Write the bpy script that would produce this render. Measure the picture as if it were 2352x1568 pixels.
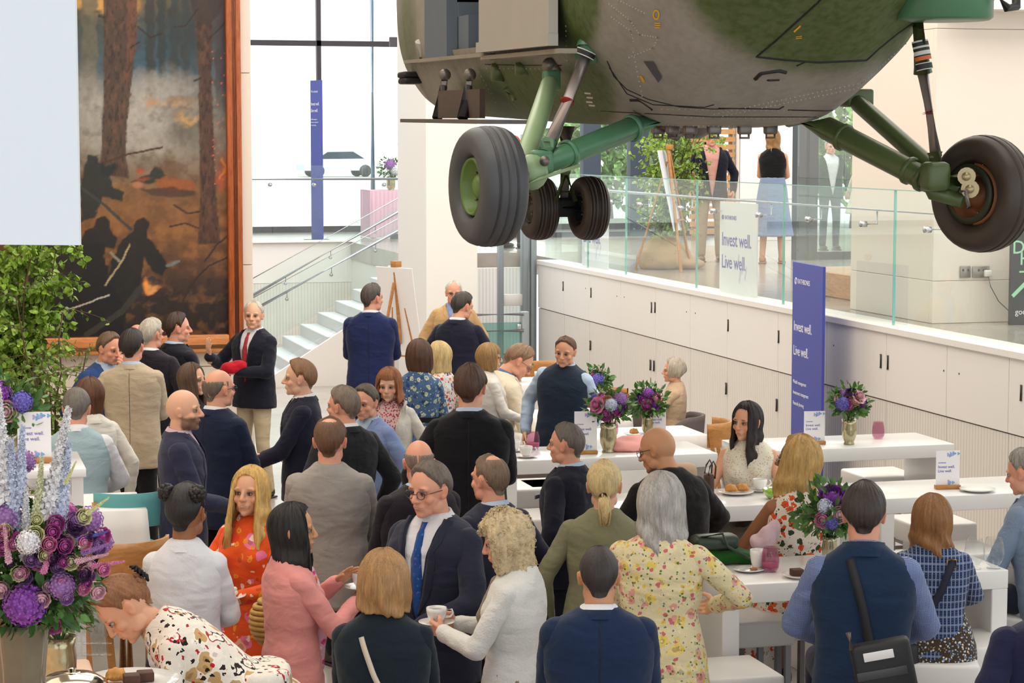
import bpy, bmesh, math, random
import numpy as np
from math import sin, cos, pi, radians as R, sqrt, atan2, tan, exp
from mathutils import Vector, Matrix, Euler
from mathutils.bvhtree import BVHTree

random.seed(7); np.random.seed(7)
for _o in list(bpy.data.objects): bpy.data.objects.remove(_o)
SC = bpy.context.scene
COL = SC.collection

# ------------------------------------------------------------------ camera
F, CX, CY, CH = 5000.0, 1176.0, 784.0, 3.10
YAW, PIT = R(15.15), math.atan(458/5000.0)
cam_d = bpy.data.cameras.new('camera'); cam = bpy.data.objects.new('camera', cam_d); COL.objects.link(cam)
cam.location = (0, 0, CH); cam.rotation_euler = (pi/2-PIT, 0, -YAW)
cam_d.sensor_width = 36; cam_d.lens = 36*F/2352; cam_d.clip_start = .05; cam_d.clip_end = 500
SC.camera = cam
CAM = np.array([0, 0, CH]); 
FW = np.array([sin(YAW)*cos(PIT), cos(YAW)*cos(PIT), -sin(PIT)])
RT = np.array([cos(YAW), -sin(YAW), 0.0]); UPV = np.cross(RT, FW)
def ray(px, py): return FW + (px-CX)/F*RT - (py-CY)/F*UPV
def at(px, py, D): return CAM + D*ray(px, py)
def onX(px, py, X): r = ray(px, py); return CAM + r*(X/r[0])
def onY(px, py, Y): r = ray(px, py); return CAM + r*(Y/r[1])
def onZ(px, py, Z): r = ray(px, py); return CAM + r*((Z-CH)/r[2])
def heading(px): return YAW + math.atan((px-CX)/F)

# ------------------------------------------------------------------ world, lights, exposure
W = bpy.data.worlds.new('sky'); SC.world = W; W.use_nodes = True
_bg = W.node_tree.nodes['Background']; _bg.inputs[0].default_value = (.90, .95, 1.0, 1); _bg.inputs[1].default_value = 1.7
SC.view_settings.view_transform = 'Standard'; SC.view_settings.look = 'None'
SC.view_settings.gamma = 1; SC.view_settings.use_curve_mapping = False
SC.view_settings.exposure = 0.0
def area(name, loc, size, energy, color=(1, 1, 1), rot=(0, 0, 0)):
    l = bpy.data.lights.new(name, 'AREA'); l.shape = 'RECTANGLE'; l.size, l.size_y = size; l.energy = energy; l.color = color
    o = bpy.data.objects.new(name, l); o.location = loc; o.rotation_euler = rot; COL.objects.link(o); return o
area('ceiling_lamp', (2.5, 8.0, 7.6), (7, 5), 330, (1, .93, .83))
area('ceiling_lamp', (4.0, 15.0, 7.6), (7, 6), 480, (1, .93, .83))
area('ceiling_lamp', (3.5, 22.5, 7.6), (7, 5), 430, (1, .96, .9))
area('ceiling_lamp', (11.0, 17.0, 7.4), (4, 10), 500, (1, .97, .93))
area('ceiling_lamp', (10.0, 29.5, 7.4), (6, 7), 600, (1, .98, .96))
area('ceiling_lamp', (3.5, 30.5, 7.4), (6, 5), 350, (.95, .98, 1))
area('ceiling_lamp', (-3.0, 12.0, 7.4), (4, 8), 200, (1, .84, .62))
_sl = bpy.data.lights.new('sun', 'SUN'); _sl.energy = 4.5; _sl.angle = R(3); _sl.color = (1, .97, .92); _so = bpy.data.objects.new('sun', _sl); COL.objects.link(_so); _so.rotation_euler = (R(38), 0, R(12))
SC.cycles.max_bounces = 8; SC.cycles.diffuse_bounces = 3; SC.cycles.glossy_bounces = 3; SC.cycles.transparent_max_bounces = 24; SC.cycles.transmission_bounces = 6
SC.cycles.sample_clamp_indirect = 6; SC.cycles.caustics_reflective = False; SC.cycles.caustics_refractive = False

# ------------------------------------------------------------------ materials
def lin(c):
    if isinstance(c, str):
        c = c.lstrip('#'); c = tuple(int(c[i:i+2], 16)/255 for i in (0, 2, 4))
    return tuple(((v/12.92) if v <= .04045 else ((v+.055)/1.055)**2.4) for v in c[:3]) + (1,)
MATS = {}
class NT:
    """small helper round a node tree"""
    def __init__(s, name):
        s.m = bpy.data.materials.new(name); s.m.use_nodes = True; s.t = s.m.node_tree; s.n = s.t.nodes
        s.b = s.n['Principled BSDF']
    def add(s, typ, **kw):
        x = s.n.new(typ)
        for k, v in kw.items():
            if k.startswith('i_'):
                key = k[2:]; key = int(key) if key.isdigit() else key.replace('_', ' ')
                x.inputs[key].default_value = v
            else: setattr(x, k, v)
        return x
    def L(s, a, b): s.t.links.new(a, b)
    def coord(s, kind='Object', scale=(1, 1, 1), rot=(0, 0, 0)):
        tc = s.add('ShaderNodeTexCoord'); mp = s.add('ShaderNodeMapping')
        mp.inputs['Scale'].default_value = scale; mp.inputs['Rotation'].default_value = rot
        s.L(tc.outputs[kind], mp.inputs[0]); return mp.outputs[0]
    def noise(s, vec, scale=5, detail=3, rough=.5, dist=0):
        x = s.add('ShaderNodeTexNoise'); x.inputs['Scale'].default_value = scale; x.inputs['Detail'].default_value = detail
        x.inputs['Roughness'].default_value = rough; x.inputs['Distortion'].default_value = dist
        s.L(vec, x.inputs['Vector']); return x.outputs['Fac']
    def ramp(s, fac, stops, interp='LINEAR'):
        x = s.add('ShaderNodeValToRGB'); x.color_ramp.interpolation = interp; e = x.color_ramp.elements
        while len(e) < len(stops): e.new(.5)
        for q, (p, c) in zip(e, stops): q.position = p; q.color = lin(c)
        s.L(fac, x.inputs[0]); return x.outputs[0]
    def mix(s, fac, a, b, mode='MIX'):
        x = s.add('ShaderNodeMix', data_type='RGBA', blend_type=mode)
        for k, v in ((0, fac), (6, a), (7, b)):
            if isinstance(v, (int, float)): x.inputs[k].default_value = v
            elif isinstance(v, (tuple, str)): x.inputs[k].default_value = lin(v)
            else: s.L(v, x.inputs[k])
        return x.outputs[2]
    def math(s, op, a, b=0.0, c=None):
        x = s.add('ShaderNodeMath', operation=op)
        for k, v in enumerate((a, b) if c is None else (a, b, c)):
            if isinstance(v, (int, float)): x.inputs[k].default_value = v
            else: s.L(v, x.inputs[k])
        return x.outputs[0]
    def bump(s, h, strength=.3, dist=.01):
        x = s.add('ShaderNodeBump'); x.inputs['Strength'].default_value = strength; x.inputs['Distance'].default_value = dist
        s.L(h, x.inputs['Height']); s.L(x.outputs[0], s.b.inputs['Normal'])
    def col(s, v):
        if isinstance(v, (tuple, str)): s.b.inputs['Base Color'].default_value = lin(v)
        else: s.L(v, s.b.inputs['Base Color'])
    def set(s, **kw):
        for k, v in kw.items(): s.b.inputs[k.replace('_', ' ')].default_value = v

def mat(name, color, rough=.5, metal=0.0, var=.06, vscale=4.0, bump=0.0, bscale=60.0, coat=0.0, spec=None, trans=0.0, ior=1.45):
    key = ('m', name)
    if key in MATS: return MATS[key]
    s = NT(name); s.set(Roughness=rough, Metallic=metal)
    if spec is not None: s.b.inputs['Specular IOR Level'].default_value = spec
    if coat: s.b.inputs['Coat Weight'].default_value = coat
    if trans: s.b.inputs['Transmission Weight'].default_value = trans; s.b.inputs['IOR'].default_value = ior
    v = s.coord()
    if var:
        n = s.noise(v, vscale, 3)
        c = lin(color)[:3]
        r = s.add('ShaderNodeMapRange'); r.inputs['To Min'].default_value = 1-var; r.inputs['To Max'].default_value = 1+var
        s.L(n, r.inputs[0])
        mx = s.add('ShaderNodeVectorMath', operation='SCALE'); mx.inputs[0].default_value = c; s.L(r.outputs[0], mx.inputs['Scale'])
        s.L(mx.outputs[0], s.b.inputs['Base Color'])
    else: s.col(color)
    if bump: s.bump(s.noise(v, bscale, 3), bump, .004)
    MATS[key] = s.m; return s.m
def glassy(name, color, alpha=.12, rough=.02, tint=None):
    """thin architectural glass: mostly see-through with a clear-coat reflection"""
    key = ('g', name)
    if key in MATS: return MATS[key]
    s = NT(name); t = s.add('ShaderNodeBsdfTransparent'); t.inputs[0].default_value = lin(tint or color)
    g = s.add('ShaderNodeBsdfGlossy'); g.inputs['Roughness'].default_value = rough; g.inputs[0].default_value = (1, 1, 1, 1)
    fr = s.add('ShaderNodeFresnel'); fr.inputs[0].default_value = 1.45
    d = s.add('ShaderNodeBsdfDiffuse'); d.inputs[0].default_value = lin(color)
    m1 = s.add('ShaderNodeMixShader'); m1.inputs[0].default_value = alpha; s.L(t.outputs[0], m1.inputs[1]); s.L(d.outputs[0], m1.inputs[2])
    ge = s.add('ShaderNodeNewGeometry'); ff = s.math('MULTIPLY', fr.outputs[0], s.math('SUBTRACT', 1.0, ge.outputs['Backfacing']))
    m2 = s.add('ShaderNodeMixShader'); s.L(ff, m2.inputs[0]); s.L(m1.outputs[0], m2.inputs[1]); s.L(g.outputs[0], m2.inputs[2])
    s.L(m2.outputs[0], s.n['Material Output'].inputs[0]); MATS[key] = s.m; return s.m

# ------------------------------------------------------------------ objects
def tag(o, label=None, cat=None, group=None, kind=None):
    if label: o['label'] = label
    if cat: o['category'] = cat
    if group: o['group'] = group
    if kind: o['kind'] = kind
    return o
def thing(name, label, cat, loc=(0, 0, 0), rz=0.0, group=None, kind=None, M=None):
    o = bpy.data.objects.new(name, None); COL.objects.link(o); o.empty_display_size = .1
    o.matrix_world = M if M is not None else (Matrix.Translation(Vector(loc)) @ Matrix.Rotation(rz, 4, 'Z'))
    return tag(o, label, cat, group, kind)
def wmat(o):
    m = o.matrix_basis.copy()
    while o.parent is not None:
        o = o.parent; m = o.matrix_basis @ m
    return m
def obj_from(name, V, Fc, mats, parent=None, smooth=True, world=False, mi=None, attrs=None, loc=None):
    """mesh object from arrays; world=True means V is given in world coordinates"""
    me = bpy.data.meshes.new(name)
    V = np.asarray(V, float)
    if world and parent is not None:
        Mi = np.array(wmat(parent).inverted()); V = V @ Mi[:3, :3].T + Mi[:3, 3]
    me.from_pydata(V.tolist(), [], Fc if isinstance(Fc, list) else Fc.tolist())
    if not isinstance(mats, (list, tuple)): mats = [mats]
    for m in mats: me.materials.append(m)
    if mi is not None: me.polygons.foreach_set('material_index', np.asarray(mi, np.int32))
    if smooth is True: me.polygons.foreach_set('use_smooth', np.ones(len(me.polygons), bool))
    elif smooth is not False: me.polygons.foreach_set('use_smooth', np.asarray(smooth, bool))
    if attrs:
        for k, a in attrs.items():
            at_ = me.attributes.new(k, 'FLOAT', 'POINT'); at_.data.foreach_set('value', np.asarray(a, np.float32))
    me.update()
    o = bpy.data.objects.new(name, me); COL.objects.link(o)
    if parent is not None: o.parent = parent
    if loc is not None: o.location = loc
    return o
def copy_tree(o, parent=None):
    c = o.copy(); COL.objects.link(c); c.parent = parent
    for ch in list(o.children): copy_tree(ch, c)
    return c
def frame_of(d, hint=(0, 0, 1)):
    d = np.asarray(d, float); d = d/(np.linalg.norm(d)+1e-12); h = np.asarray(hint, float)
    if abs(d@h) > .97: h = np.array([1., 0, 0]) if abs(d[0]) < .9 else np.array([0, 1., 0])
    a = np.cross(d, h); a /= np.linalg.norm(a); b = np.cross(a, d); return a, b, d

class MB:
    """collects simple shapes into one mesh"""
    def __init__(s): s.v = []; s.f = []; s.m = []; s.s = []; s.n = 0
    def add(s, V, Fs, m=0, smooth=False):
        V = np.asarray(V, float); s.v.append(V)
        for f in Fs: s.f.append([int(i)+s.n for i in f]); s.m.append(m); s.s.append(smooth)
        s.n += len(V); return s
    def box(s, lo, hi, m=0, M=None):
        x0, y0, z0 = lo; x1, y1, z1 = hi
        V = np.array([(x0, y0, z0), (x1, y0, z0), (x1, y1, z0), (x0, y1, z0), (x0, y0, z1), (x1, y0, z1), (x1, y1, z1), (x0, y1, z1)], float)
        if M is not None: V = xf(V, M)
        return s.add(V, [(0, 3, 2, 1), (4, 5, 6, 7), (0, 1, 5, 4), (1, 2, 6, 5), (2, 3, 7, 6), (3, 0, 4, 7)], m)
    def rbox(s, lo, hi, r=.01, m=0, M=None, seg=2, smooth=True):
        lo = np.array(lo, float); hi = np.array(hi, float); c = (lo+hi)/2; h = (hi-lo)/2; r = min(r, *(h*.99))
        bm = bmesh.new(); bmesh.ops.create_cube(bm, size=2)
        for q in bm.verts: q.co = Vector(c + np.array(q.co)*h)
        bmesh.ops.bevel(bm, geom=list(bm.edges), offset=r, segments=seg, affect='EDGES', profile=.5)
        V = np.array([q.co[:] for q in bm.verts]); bm.verts.index_update(); Fs = [[q.index for q in f.verts] for f in bm.faces]; bm.free()
        if M is not None: V = xf(V, M)
        return s.add(V, Fs, m, smooth)
    def bar(s, p, q, w, h, hint=(0, 0, 1), m=0):
        p = np.asarray(p, float); q = np.asarray(q, float); a, b, d = frame_of(q-p, hint)
        V = [P + a*i*w/2 + b*j*h/2 for P in (p, q) for i, j in ((-1, -1), (1, -1), (1, 1), (-1, 1))]
        return s.add(V, [(0, 1, 2, 3), (7, 6, 5, 4), (0, 4, 5, 1), (1, 5, 6, 2), (2, 6, 7, 3), (3, 7, 4, 0)], m)
    def tube(s, pts, r, n=10, m=0, cap=True, smooth=True, closed=False):
        pts = [np.asarray(p, float) for p in pts]; k = len(pts)
        rs = list(r) if hasattr(r, '__len__') else [r]*k
        V = []; a = None
        for i, p in enumerate(pts):
            d = (pts[(i+1) % k] - pts[i-1]) if closed else (pts[min(i+1, k-1)] - pts[max(i-1, 0)])
            d = d/(np.linalg.norm(d)+1e-12)
            if a is None: a, b, _ = frame_of(d)
            else:
                a = a - d*(a@d); a /= (np.linalg.norm(a)+1e-12); b = np.cross(d, a)
            for j in range(n):
                t = 2*pi*j/n; V.append(p + (a*cos(t)+b*sin(t))*rs[i])
        Fs = []
        for i in range(k if closed else k-1):
            for j in range(n):
                Fs.append((i*n+j, i*n+(j+1) % n, ((i+1) % k)*n+(j+1) % n, ((i+1) % k)*n+j))
        s.add(V, Fs, m, smooth)
        if cap and not closed: s.f.append([s.n-len(V)+j for j in range(n)][::-1]); s.f.append([s.n-n+j for j in range(n)]); s.m += [m, m]; s.s += [False, False]
        return s
    def lathe(s, prof, c=(0, 0, 0), n=24, m=0, axis=(0, 0, 1), smooth=True, cap=False):
        """prof: (radius, height) pairs along axis"""
        a, b, d = frame_of(axis, (0, 1, 0) if abs(axis[2]) > .9 else (0, 0, 1)); c = np.asarray(c, float); V = []
        for r, h in prof:
            for j in range(n): t = 2*pi*j/n; V.append(c + d*h + (a*cos(t)+b*sin(t))*r)
        Fs = [(i*n+j, i*n+(j+1) % n, (i+1)*n+(j+1) % n, (i+1)*n+j) for i in range(len(prof)-1) for j in range(n)]
        s.add(V, Fs, m, smooth)
        if cap: s.f.append([s.n-len(V)+j for j in range(n)][::-1]); s.f.append([s.n-n+j for j in range(n)]); s.m += [m, m]; s.s += [False, False]
        return s
    def ell(s, c, r, m=0, nu=12, nv=8, M=None):
        c = np.asarray(c, float); r = np.asarray(r, float)*np.ones(3); V = [(0, 0, 1)]
        for i in range(1, nv):
            for j in range(nu): a = pi*i/nv; t = 2*pi*j/nu; V.append((sin(a)*cos(t), sin(a)*sin(t), cos(a)))
        V.append((0, 0, -1)); V = np.array(V)*r
        if M is not None: V = V @ np.array(M)[:3, :3].T
        V = V + c; e = len(V)-1
        Fs = [(0, 1+j, 1+(j+1) % nu) for j in range(nu)] + [(e, e-nu+(j+1) % nu, e-nu+j) for j in range(nu)]
        Fs += [(1+i*nu+j, 1+(i+1)*nu+j, 1+(i+1)*nu+(j+1) % nu, 1+i*nu+(j+1) % nu) for i in range(nv-2) for j in range(nu)]
        return s.add(V, Fs, m, True)
    def cap2(s, p, q, r0, r1, m=0, nu=12, nv=4):
        """tapered capsule"""
        p = np.asarray(p, float); q = np.asarray(q, float); a, b, d = frame_of(q-p)
        prof = [(r0*sin(t), -r0*cos(t)) for t in [.25+ (pi/2-.25)*i/nv for i in range(nv+1)]]
        L = np.linalg.norm(q-p); prof += [(r1*cos(t), L+r1*sin(t)) for t in [(pi/2-.25)*i/nv for i in range(nv+1)]]
        return s.lathe(prof, p, nu, m, d, True, True)
    def prism(s, poly, z0, z1, m=0, M=None):
        """extrude a 2-D polygon (x, y) from z0 to z1"""
        k = len(poly); V = np.array([(x, y, z0) for x, y in poly]+[(x, y, z1) for x, y in poly], float)
        if M is not None: V = xf(V, M)
        return s.add(V, [list(range(k))[::-1], list(range(k, 2*k))]+[(i, (i+1) % k, k+(i+1) % k, k+i) for i in range(k)], m)
    def grid(s, G, m=0, smooth=True, wrap=False):
        """G: rows x cols x 3"""
        G = np.asarray(G, float); r, c = G.shape[:2]; cc = c if wrap else c-1
        return s.add(G.reshape(-1, 3), [(i*c+j, i*c+(j+1) % c, (i+1)*c+(j+1) % c, (i+1)*c+j) for i in range(r-1) for j in range(cc)], m, smooth)
    def arr(s): return np.concatenate(s.v) if s.v else np.zeros((0, 3))
    def build(s, name, mats, parent=None, world=False, loc=None):
        return obj_from(name, s.arr(), s.f, mats, parent, s.s, world, s.m, None, loc)
def xf(V, M):
    M = np.array(M); return np.asarray(V) @ M[:3, :3].T + M[:3, 3]
def struct(name, mb, m, parent=None):
    o = mb.build(name, m, parent)
    if parent is None: o['kind'] = 'structure'
    return o
def text(body, size, m, M, parent, name='lettering', align='LEFT', depth=.0006, spacing=1.0):
    """flat lettering; M = local matrix in parent space (x along the line, z = normal)"""
    c = bpy.data.curves.new(name, 'FONT'); c.body = body; c.size = size; c.align_x = align; c.extrude = depth; c.space_character = spacing
    c.resolution_u = 3; c.offset = size*.004
    tmp = bpy.data.objects.new(name, c); COL.objects.link(tmp); me = bpy.data.meshes.new_from_object(tmp.evaluated_get(bpy.context.evaluated_depsgraph_get())); bpy.data.objects.remove(tmp)
    me.materials.clear(); me.materials.append(m); o = bpy.data.objects.new(name, me); COL.objects.link(o); o.parent = parent; o.matrix_local = M; return o
# ================================================================== setting
MZ = 1.56                      # upper floor level
white = mat('white_plaster', '#f1ede8', .6, var=.02, vscale=.7)
warmwhite = mat('warm_plaster', '#f0e4d6', .6, var=.02, vscale=.7)
panelm = mat('panel_white', '#f0ebe6', .45, var=.02, vscale=1.2)
steel = mat('brushed_steel', '#c9ccd0', .25, 1.0, var=.05, vscale=30)
dark = mat('dark_frame', '#39353b', .45, var=.1)
seam = mat('dark_gap', '#4a443f', .8, var=0)
greensteel = mat('glass_edge', '#7fc2b2', .15, var=0)
glass = glassy('pane_glass', '#e9f3f2', .03, .01, '#fafefd')
rib = NT('ribbed_panel'); _v = rib.coord(scale=(1, 1, 1))
_w = rib.add('ShaderNodeTexWave', wave_type='BANDS', bands_direction='DIAGONAL', wave_profile='SIN'); _w.inputs['Scale'].default_value = 13; 
_mp = rib.add('ShaderNodeMapping'); _mp.inputs['Scale'].default_value = (1, 1, 0); rib.L(_v, _mp.inputs[0]); rib.L(_mp.outputs[0], _w.inputs[0])
rib.col(rib.mix(_w.outputs[1], '#dcd5cd', '#ece6df')); rib.set(Roughness=.5); rib.bump(_w.outputs[1], .3, .006); rib = rib.m
flr = NT('polished_concrete'); _v = flr.coord()
flr.col(flr.ramp(flr.noise(_v, 1.3, 5, .6), [(.3, '#a39b94'), (.7, '#bdb5ae')])); flr.set(Roughness=.22); flr.bump(flr.noise(_v, 30, 3), .05, .003); flr = flr.m
flm = NT('grey_stone_floor'); _v = flm.coord()
flm.col(flm.ramp(flm.noise(_v, 2.0, 5, .6), [(.3, '#968d84'), (.7, '#b3aaa1')])); flm.set(Roughness=.18); flm = flm.m

struct('floor', MB().box((-7, -3, -.2), (8.1, 42, 0)), flr)
struct('ceiling', MB().box((-7, -9, 8.0), (16, 37, 8.2)), white)  # unseen stretch behind the camera added to keep sun off the floor
struct('wall_left', MB().box((-7.2, -2, 0), (-7, 38, 8)), warmwhite)

# painting wall: one pier of cream stone courses
pw = struct('wall_painting', MB().box((-7, 20.43, 0), (2.99, 20.95, 8)), warmwhite)
_zs = [0, 1.0, onY(580, 608, 20.4)[2], onY(580, 168, 20.4)[2], 5.6, 7.4, 8]
for a, b in zip(_zs, _zs[1:]):
    for x0, x1 in ((-7, -4.0), (-4.0, .62), (.62, 3.0)):
        MB().rbox((x0+.003, 20.40, a+.003), (x1-.003, 20.46, b-.003), .004, seg=1, smooth=False).build('stone_slab', warmwhite, pw)

# right wall with cupboard panels
XR = 7.8; Y1 = 27.5
wr = struct('wall_right', MB().box((XR+.035, 3, 0), (XR+.3, Y1, 1.5)), seam)
jx = [1237, 1296, 1354, 1427, 1508, 1588, 1674, 1792, 1905, 2043, 2184]
jy = [Y1]+[onX(p, 326, XR)[1] for p in jx[1:]]
while jy[-1] > 4: jy.append(jy[-1]-1.02)
for i, (a, b) in enumerate(zip(jy, jy[1:])):
    MB().rbox((XR, b+.004, .935), (XR+.05, a-.004, 1.5), .003, seg=1, smooth=False).build('door_panel', panelm, wr)
    MB().box((XR+.008, b+.004, .02), (XR+.05, a-.004, .925)).build('ribbed_panel', rib, wr)
hm = mat('hinge_steel', '#55504b', .35, .8)
def hinge(px, py):
    p = onX(px, py, XR)
    MB().rbox((XR-.008, p[1]-.013, p[2]-.06), (XR+.004, p[1]+.013, p[2]+.06), .003, seg=1).tube([p+(-.008, 0, -.06), p+(-.008, 0, .06)], .006, 6).build('hinge', hm, wr)
for px, py in [(1294, 657), (1358, 672), (1497, 706), (1505, 706), (1673, 747), (1789, 773), (1356, 793), (1494, 838), (1502, 840), (1668, 892), (1784, 930), (2024, 829), (2040, 832), (2346, 902)]: hinge(px, py)
for px, py in [(1345, 662), (1417, 680), (1434, 682), (1577, 716), (1597, 719), (1915, 793), (2168, 851), (2203, 858)]:
    p = onX(px, py, XR); MB().lathe([(.0, -.004), (.008, -.003), (.008, .004)], p, 8, 0, (1, 0, 0)).build('finger_hole', dark, wr)
struct('trim_1', MB().rbox((XR-.02, 3, 1.5), (XR+.3, Y1, MZ), .006, seg=1, smooth=False), panelm)
struct('floor_upper', MB().box((XR+.28, -2, 1.3), (16, 42, MZ-.001)).box((-7, 33.35, 1.3), (XR+.3, 42, MZ-.001)).box((XR-1.4, 29.4, 1.3), (XR+.3, 33.4, MZ-.001)), flm)
# landing front wall (behind the stair)
lw = struct('wall_landing', MB().box((-7, 33.2, .94), (6.5, 33.4, MZ)), panelm)
MB().box((-7, 33.19, 0), (6.5, 33.35, .935)).build('ribbed_panel', rib, lw)
MB().rbox((-7, 33.15, MZ), (6.5, 33.4, MZ+.03), .004, seg=1, smooth=False).build('coping', panelm, lw)
# column
struct('column', MB().box((5.74, 25.07, 0), (6.36, 26.65, 8)), white)
struct('wall_core', MB().box((6.42, 26.0, 0), (6.6, 33.2, 1.3)).box((6.5, 29.4, 0), (6.6, 33.2, 1.3)), white)

# glass balustrade on the right wall: each pane is a piece
bal = thing('glass_balustrade', 'clear glass balustrade with green edges along the upper floor above the white cupboards', 'balustrade', (XR+.1, 20, MZ))
gx = [1237, 1352, 1440, 1603, 1804, 2060]; gy = [Y1]+[onX(p, 326, XR+.1)[1] for p in gx[1:]]
while gy[-1] > 6: gy.append(gy[-1]-3.3)
for a, b in zip(gy, gy[1:]):
    g = MB().box((XR+.09, b+.012, MZ), (XR+.11, a-.004, 2.70)).build('pane', glass, bal, world=True)
    MB().box((XR+.089, b+.004, MZ), (XR+.111, b+.014, 2.70)).build('pane_edge', greensteel, g, world=True)
MB().box((XR+.085, gy[-1], 2.695), (XR+.115, Y1, 2.703)).build('top_edge', glassy('edge_glass', '#a9d6cb', .5), bal, world=True)
MB().tube([(XR+.22, Y1, 2.51), (XR+.22, gy[-1], 2.51)], .021, 10).build('handrail', steel, bal, world=True)
for px, py in [(1409, 470), (1476, 468), (1570, 480), (1645, 490), (1750, 493), (1864, 503), (1990, 515), (2138, 527)]:
    y = onX(px, py, XR+.12)[1]
    MB().lathe([(0, -.03), (.026, -.03), (.026, .03), (0, .03)], (XR+.09, y, 2.39), 14, 0, (1, 0, 0)).tube([(XR+.12, y, 2.39), (XR+.22, y, 2.39), (XR+.22, y, 2.5)], .008, 6).build('bracket', steel, bal, world=True)

# stair
NS = 10; X0 = 4.22; TR = .245; RS = MZ/NS
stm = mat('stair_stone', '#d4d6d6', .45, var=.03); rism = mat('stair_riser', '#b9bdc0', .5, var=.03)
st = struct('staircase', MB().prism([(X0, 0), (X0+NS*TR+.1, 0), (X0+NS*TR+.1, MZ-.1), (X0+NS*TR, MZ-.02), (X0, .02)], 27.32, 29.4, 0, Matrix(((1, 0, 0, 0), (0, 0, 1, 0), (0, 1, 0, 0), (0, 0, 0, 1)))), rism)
for i in range(NS):
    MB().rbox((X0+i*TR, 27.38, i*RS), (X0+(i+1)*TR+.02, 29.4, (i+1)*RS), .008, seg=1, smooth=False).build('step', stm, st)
sw = [(X0-.25, 0), (X0+NS*TR, 0), (X0+NS*TR, MZ+.1), (X0-.02, .12), (X0-.25, .0)]
_Mx = Matrix(((1, 0, 0, 0), (0, 0, 1, 0), (0, 1, 0, 0), (0, 0, 0, 1)))
MB().prism(sw[:4], 27.27, 27.33, 0, _Mx).build('stringer', white, st)
for nm, Y, a, b, zz in (('stair_balustrade', 27.30, (601, 673), (913, 503), 0), ('stair_balustrade', 29.45, (601, 628), (913, 456), 1)):
    A = onY(*a, Y); B = onY(*b, Y); A = A+(A-B)*.15
    sb = thing(nm, 'glass stair balustrade with steel handrail, %s of the two beside the white steps' % ('front' if not zz else 'rear'), 'balustrade', (A[0], Y, 0))
    h = .98
    k = 3
    for i in range(k):
        p = A+(B-A)*i/k; q = A+(B-A)*(i+1)/k
        MB().prism([(p[0]+.004, p[2]-h), (q[0]-.004, q[2]-h), (q[0]-.004, q[2]), (p[0]+.004, p[2])], Y-.007, Y+.007, 0, _Mx).build('pane', glass, sb, world=True)
    MB().tube([A, B], .009, 6).build('top_edge', steel, sb, world=True)
    if not zz: C0, C1 = onY(605, 699, Y-.06), onY(913, 530, Y-.06)
    else: C0, C1 = onY(601, 666, Y-.06), onY(913, 487, Y-.06)
    C0 = C0+(C0-C1)*.1
    hr = MB().tube([C0, C1], .026, 12).build('handrail', steel, sb, world=True)
    for t in (.25, .55, .85):
        p = C0+(C1-C0)*t
        MB().tube([p, p+(0, 0, -.07), p+(0, .05, -.07)], .006, 6).lathe([(0, -.012), (.022, -.012), (.022, .012), (0, .012)], p+(0, .03, -.1), 12, 0, (0, 1, 0)).build('bracket', steel, sb, world=True)
# landing balustrade
lb = thing('landing_balustrade', 'glass balustrade with steel rail at the front of the landing before the tall window', 'balustrade', (3, 33.3, MZ))
for i in range(5):
    MB().box((1.0+i*1.4+.005, 33.29, MZ), (1.0+(i+1)*1.4-.005, 33.31, 2.74)).build('pane', glass, lb, world=True)
MB().tube([(.5, 33.2, 2.53), (8, 33.2, 2.53)], .024, 10).build('handrail', steel, lb, world=True)
for px in (722, 882, 620):
    p = onY(px, 424, 33.25); MB().lathe([(0, -.03), (.03, -.03), (.03, .05), (0, .05)], p, 14, 0, (0, 1, 0)).build('bracket', steel, lb, world=True)

# tall window behind the landing
YW = 37.0
wn = struct('window_1', MB().box((-3, YW-.04, MZ), (14, YW+.04, MZ+.1)).box((-3, YW-.04, 7.9), (14, YW+.04, 8)), dark)
def vm(px0, px1, Y, z0, z1, m=dark, parent=wn, name='mullion', d=.12):
    a = onY(px0, 326, Y)[0]; b = onY(px1, 326, Y)[0]
    return MB().box((a, Y-d/2, z0), (b, Y+d/2, z1)).build(name, m, parent)
vm(728, 738, YW, MZ, 8)
zt = onY(760, 100, YW)[2]
MB().box((-3, YW-.06, zt-.045), (8.8, YW+.06, zt+.045)).build('transom', dark, wn)
a = onY(728, 326, YW)[0]
for x0, x1 in ((-3, a), (a+.07, 8.8)):
    for z0, z1 in ((MZ+.1, zt), (zt, 7.9)): MB().box((x0+.02, YW-.005, z0+.02), (x1-.02, YW+.005, z1-.02)).build('pane', glass, wn)
cb = mat('street_column', '#a9c3e0', .6, var=.05)
vmc = onY(856, 326, 39)
tag(MB().tube([(vmc[0], 39, -1), (vmc[0], 39, 9)], .085, 16).build('street_column', cb), 'tall pale blue column outside the window beside the street', 'column')
# right-hand glazing of the upper floor
wn2 = struct('window_2', MB().box((7.2, 33.96, MZ), (14.5, 34.04, MZ+.08)).box((7.2, 33.96, 4.6), (14.5, 34.04, 4.75)), dark)
dk = mat('blue_grey_post', '#3d4a57', .5, var=.08)
for a, b in ((1336, 1376), (1444, 1486), (1215, 1222), (1560, 1572)):
    xa = onY(a, 326, 34)[0]; xb = onY(b, 326, 34)[0]; MB().box((xa, 33.9, MZ), (xb, 34.1, 8)).build('mullion', dk, wn2)
for a, b in ((1095, 1215), (1222, 1336), (1376, 1444), (1486, 1560)):
    xa = onY(a, 326, 34)[0]; xb = onY(b, 326, 34)[0]; MB().box((xa+.01, 33.99, MZ+.08), (xb-.01, 34.01, 4.6)).build('pane', glass, wn2)
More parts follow.
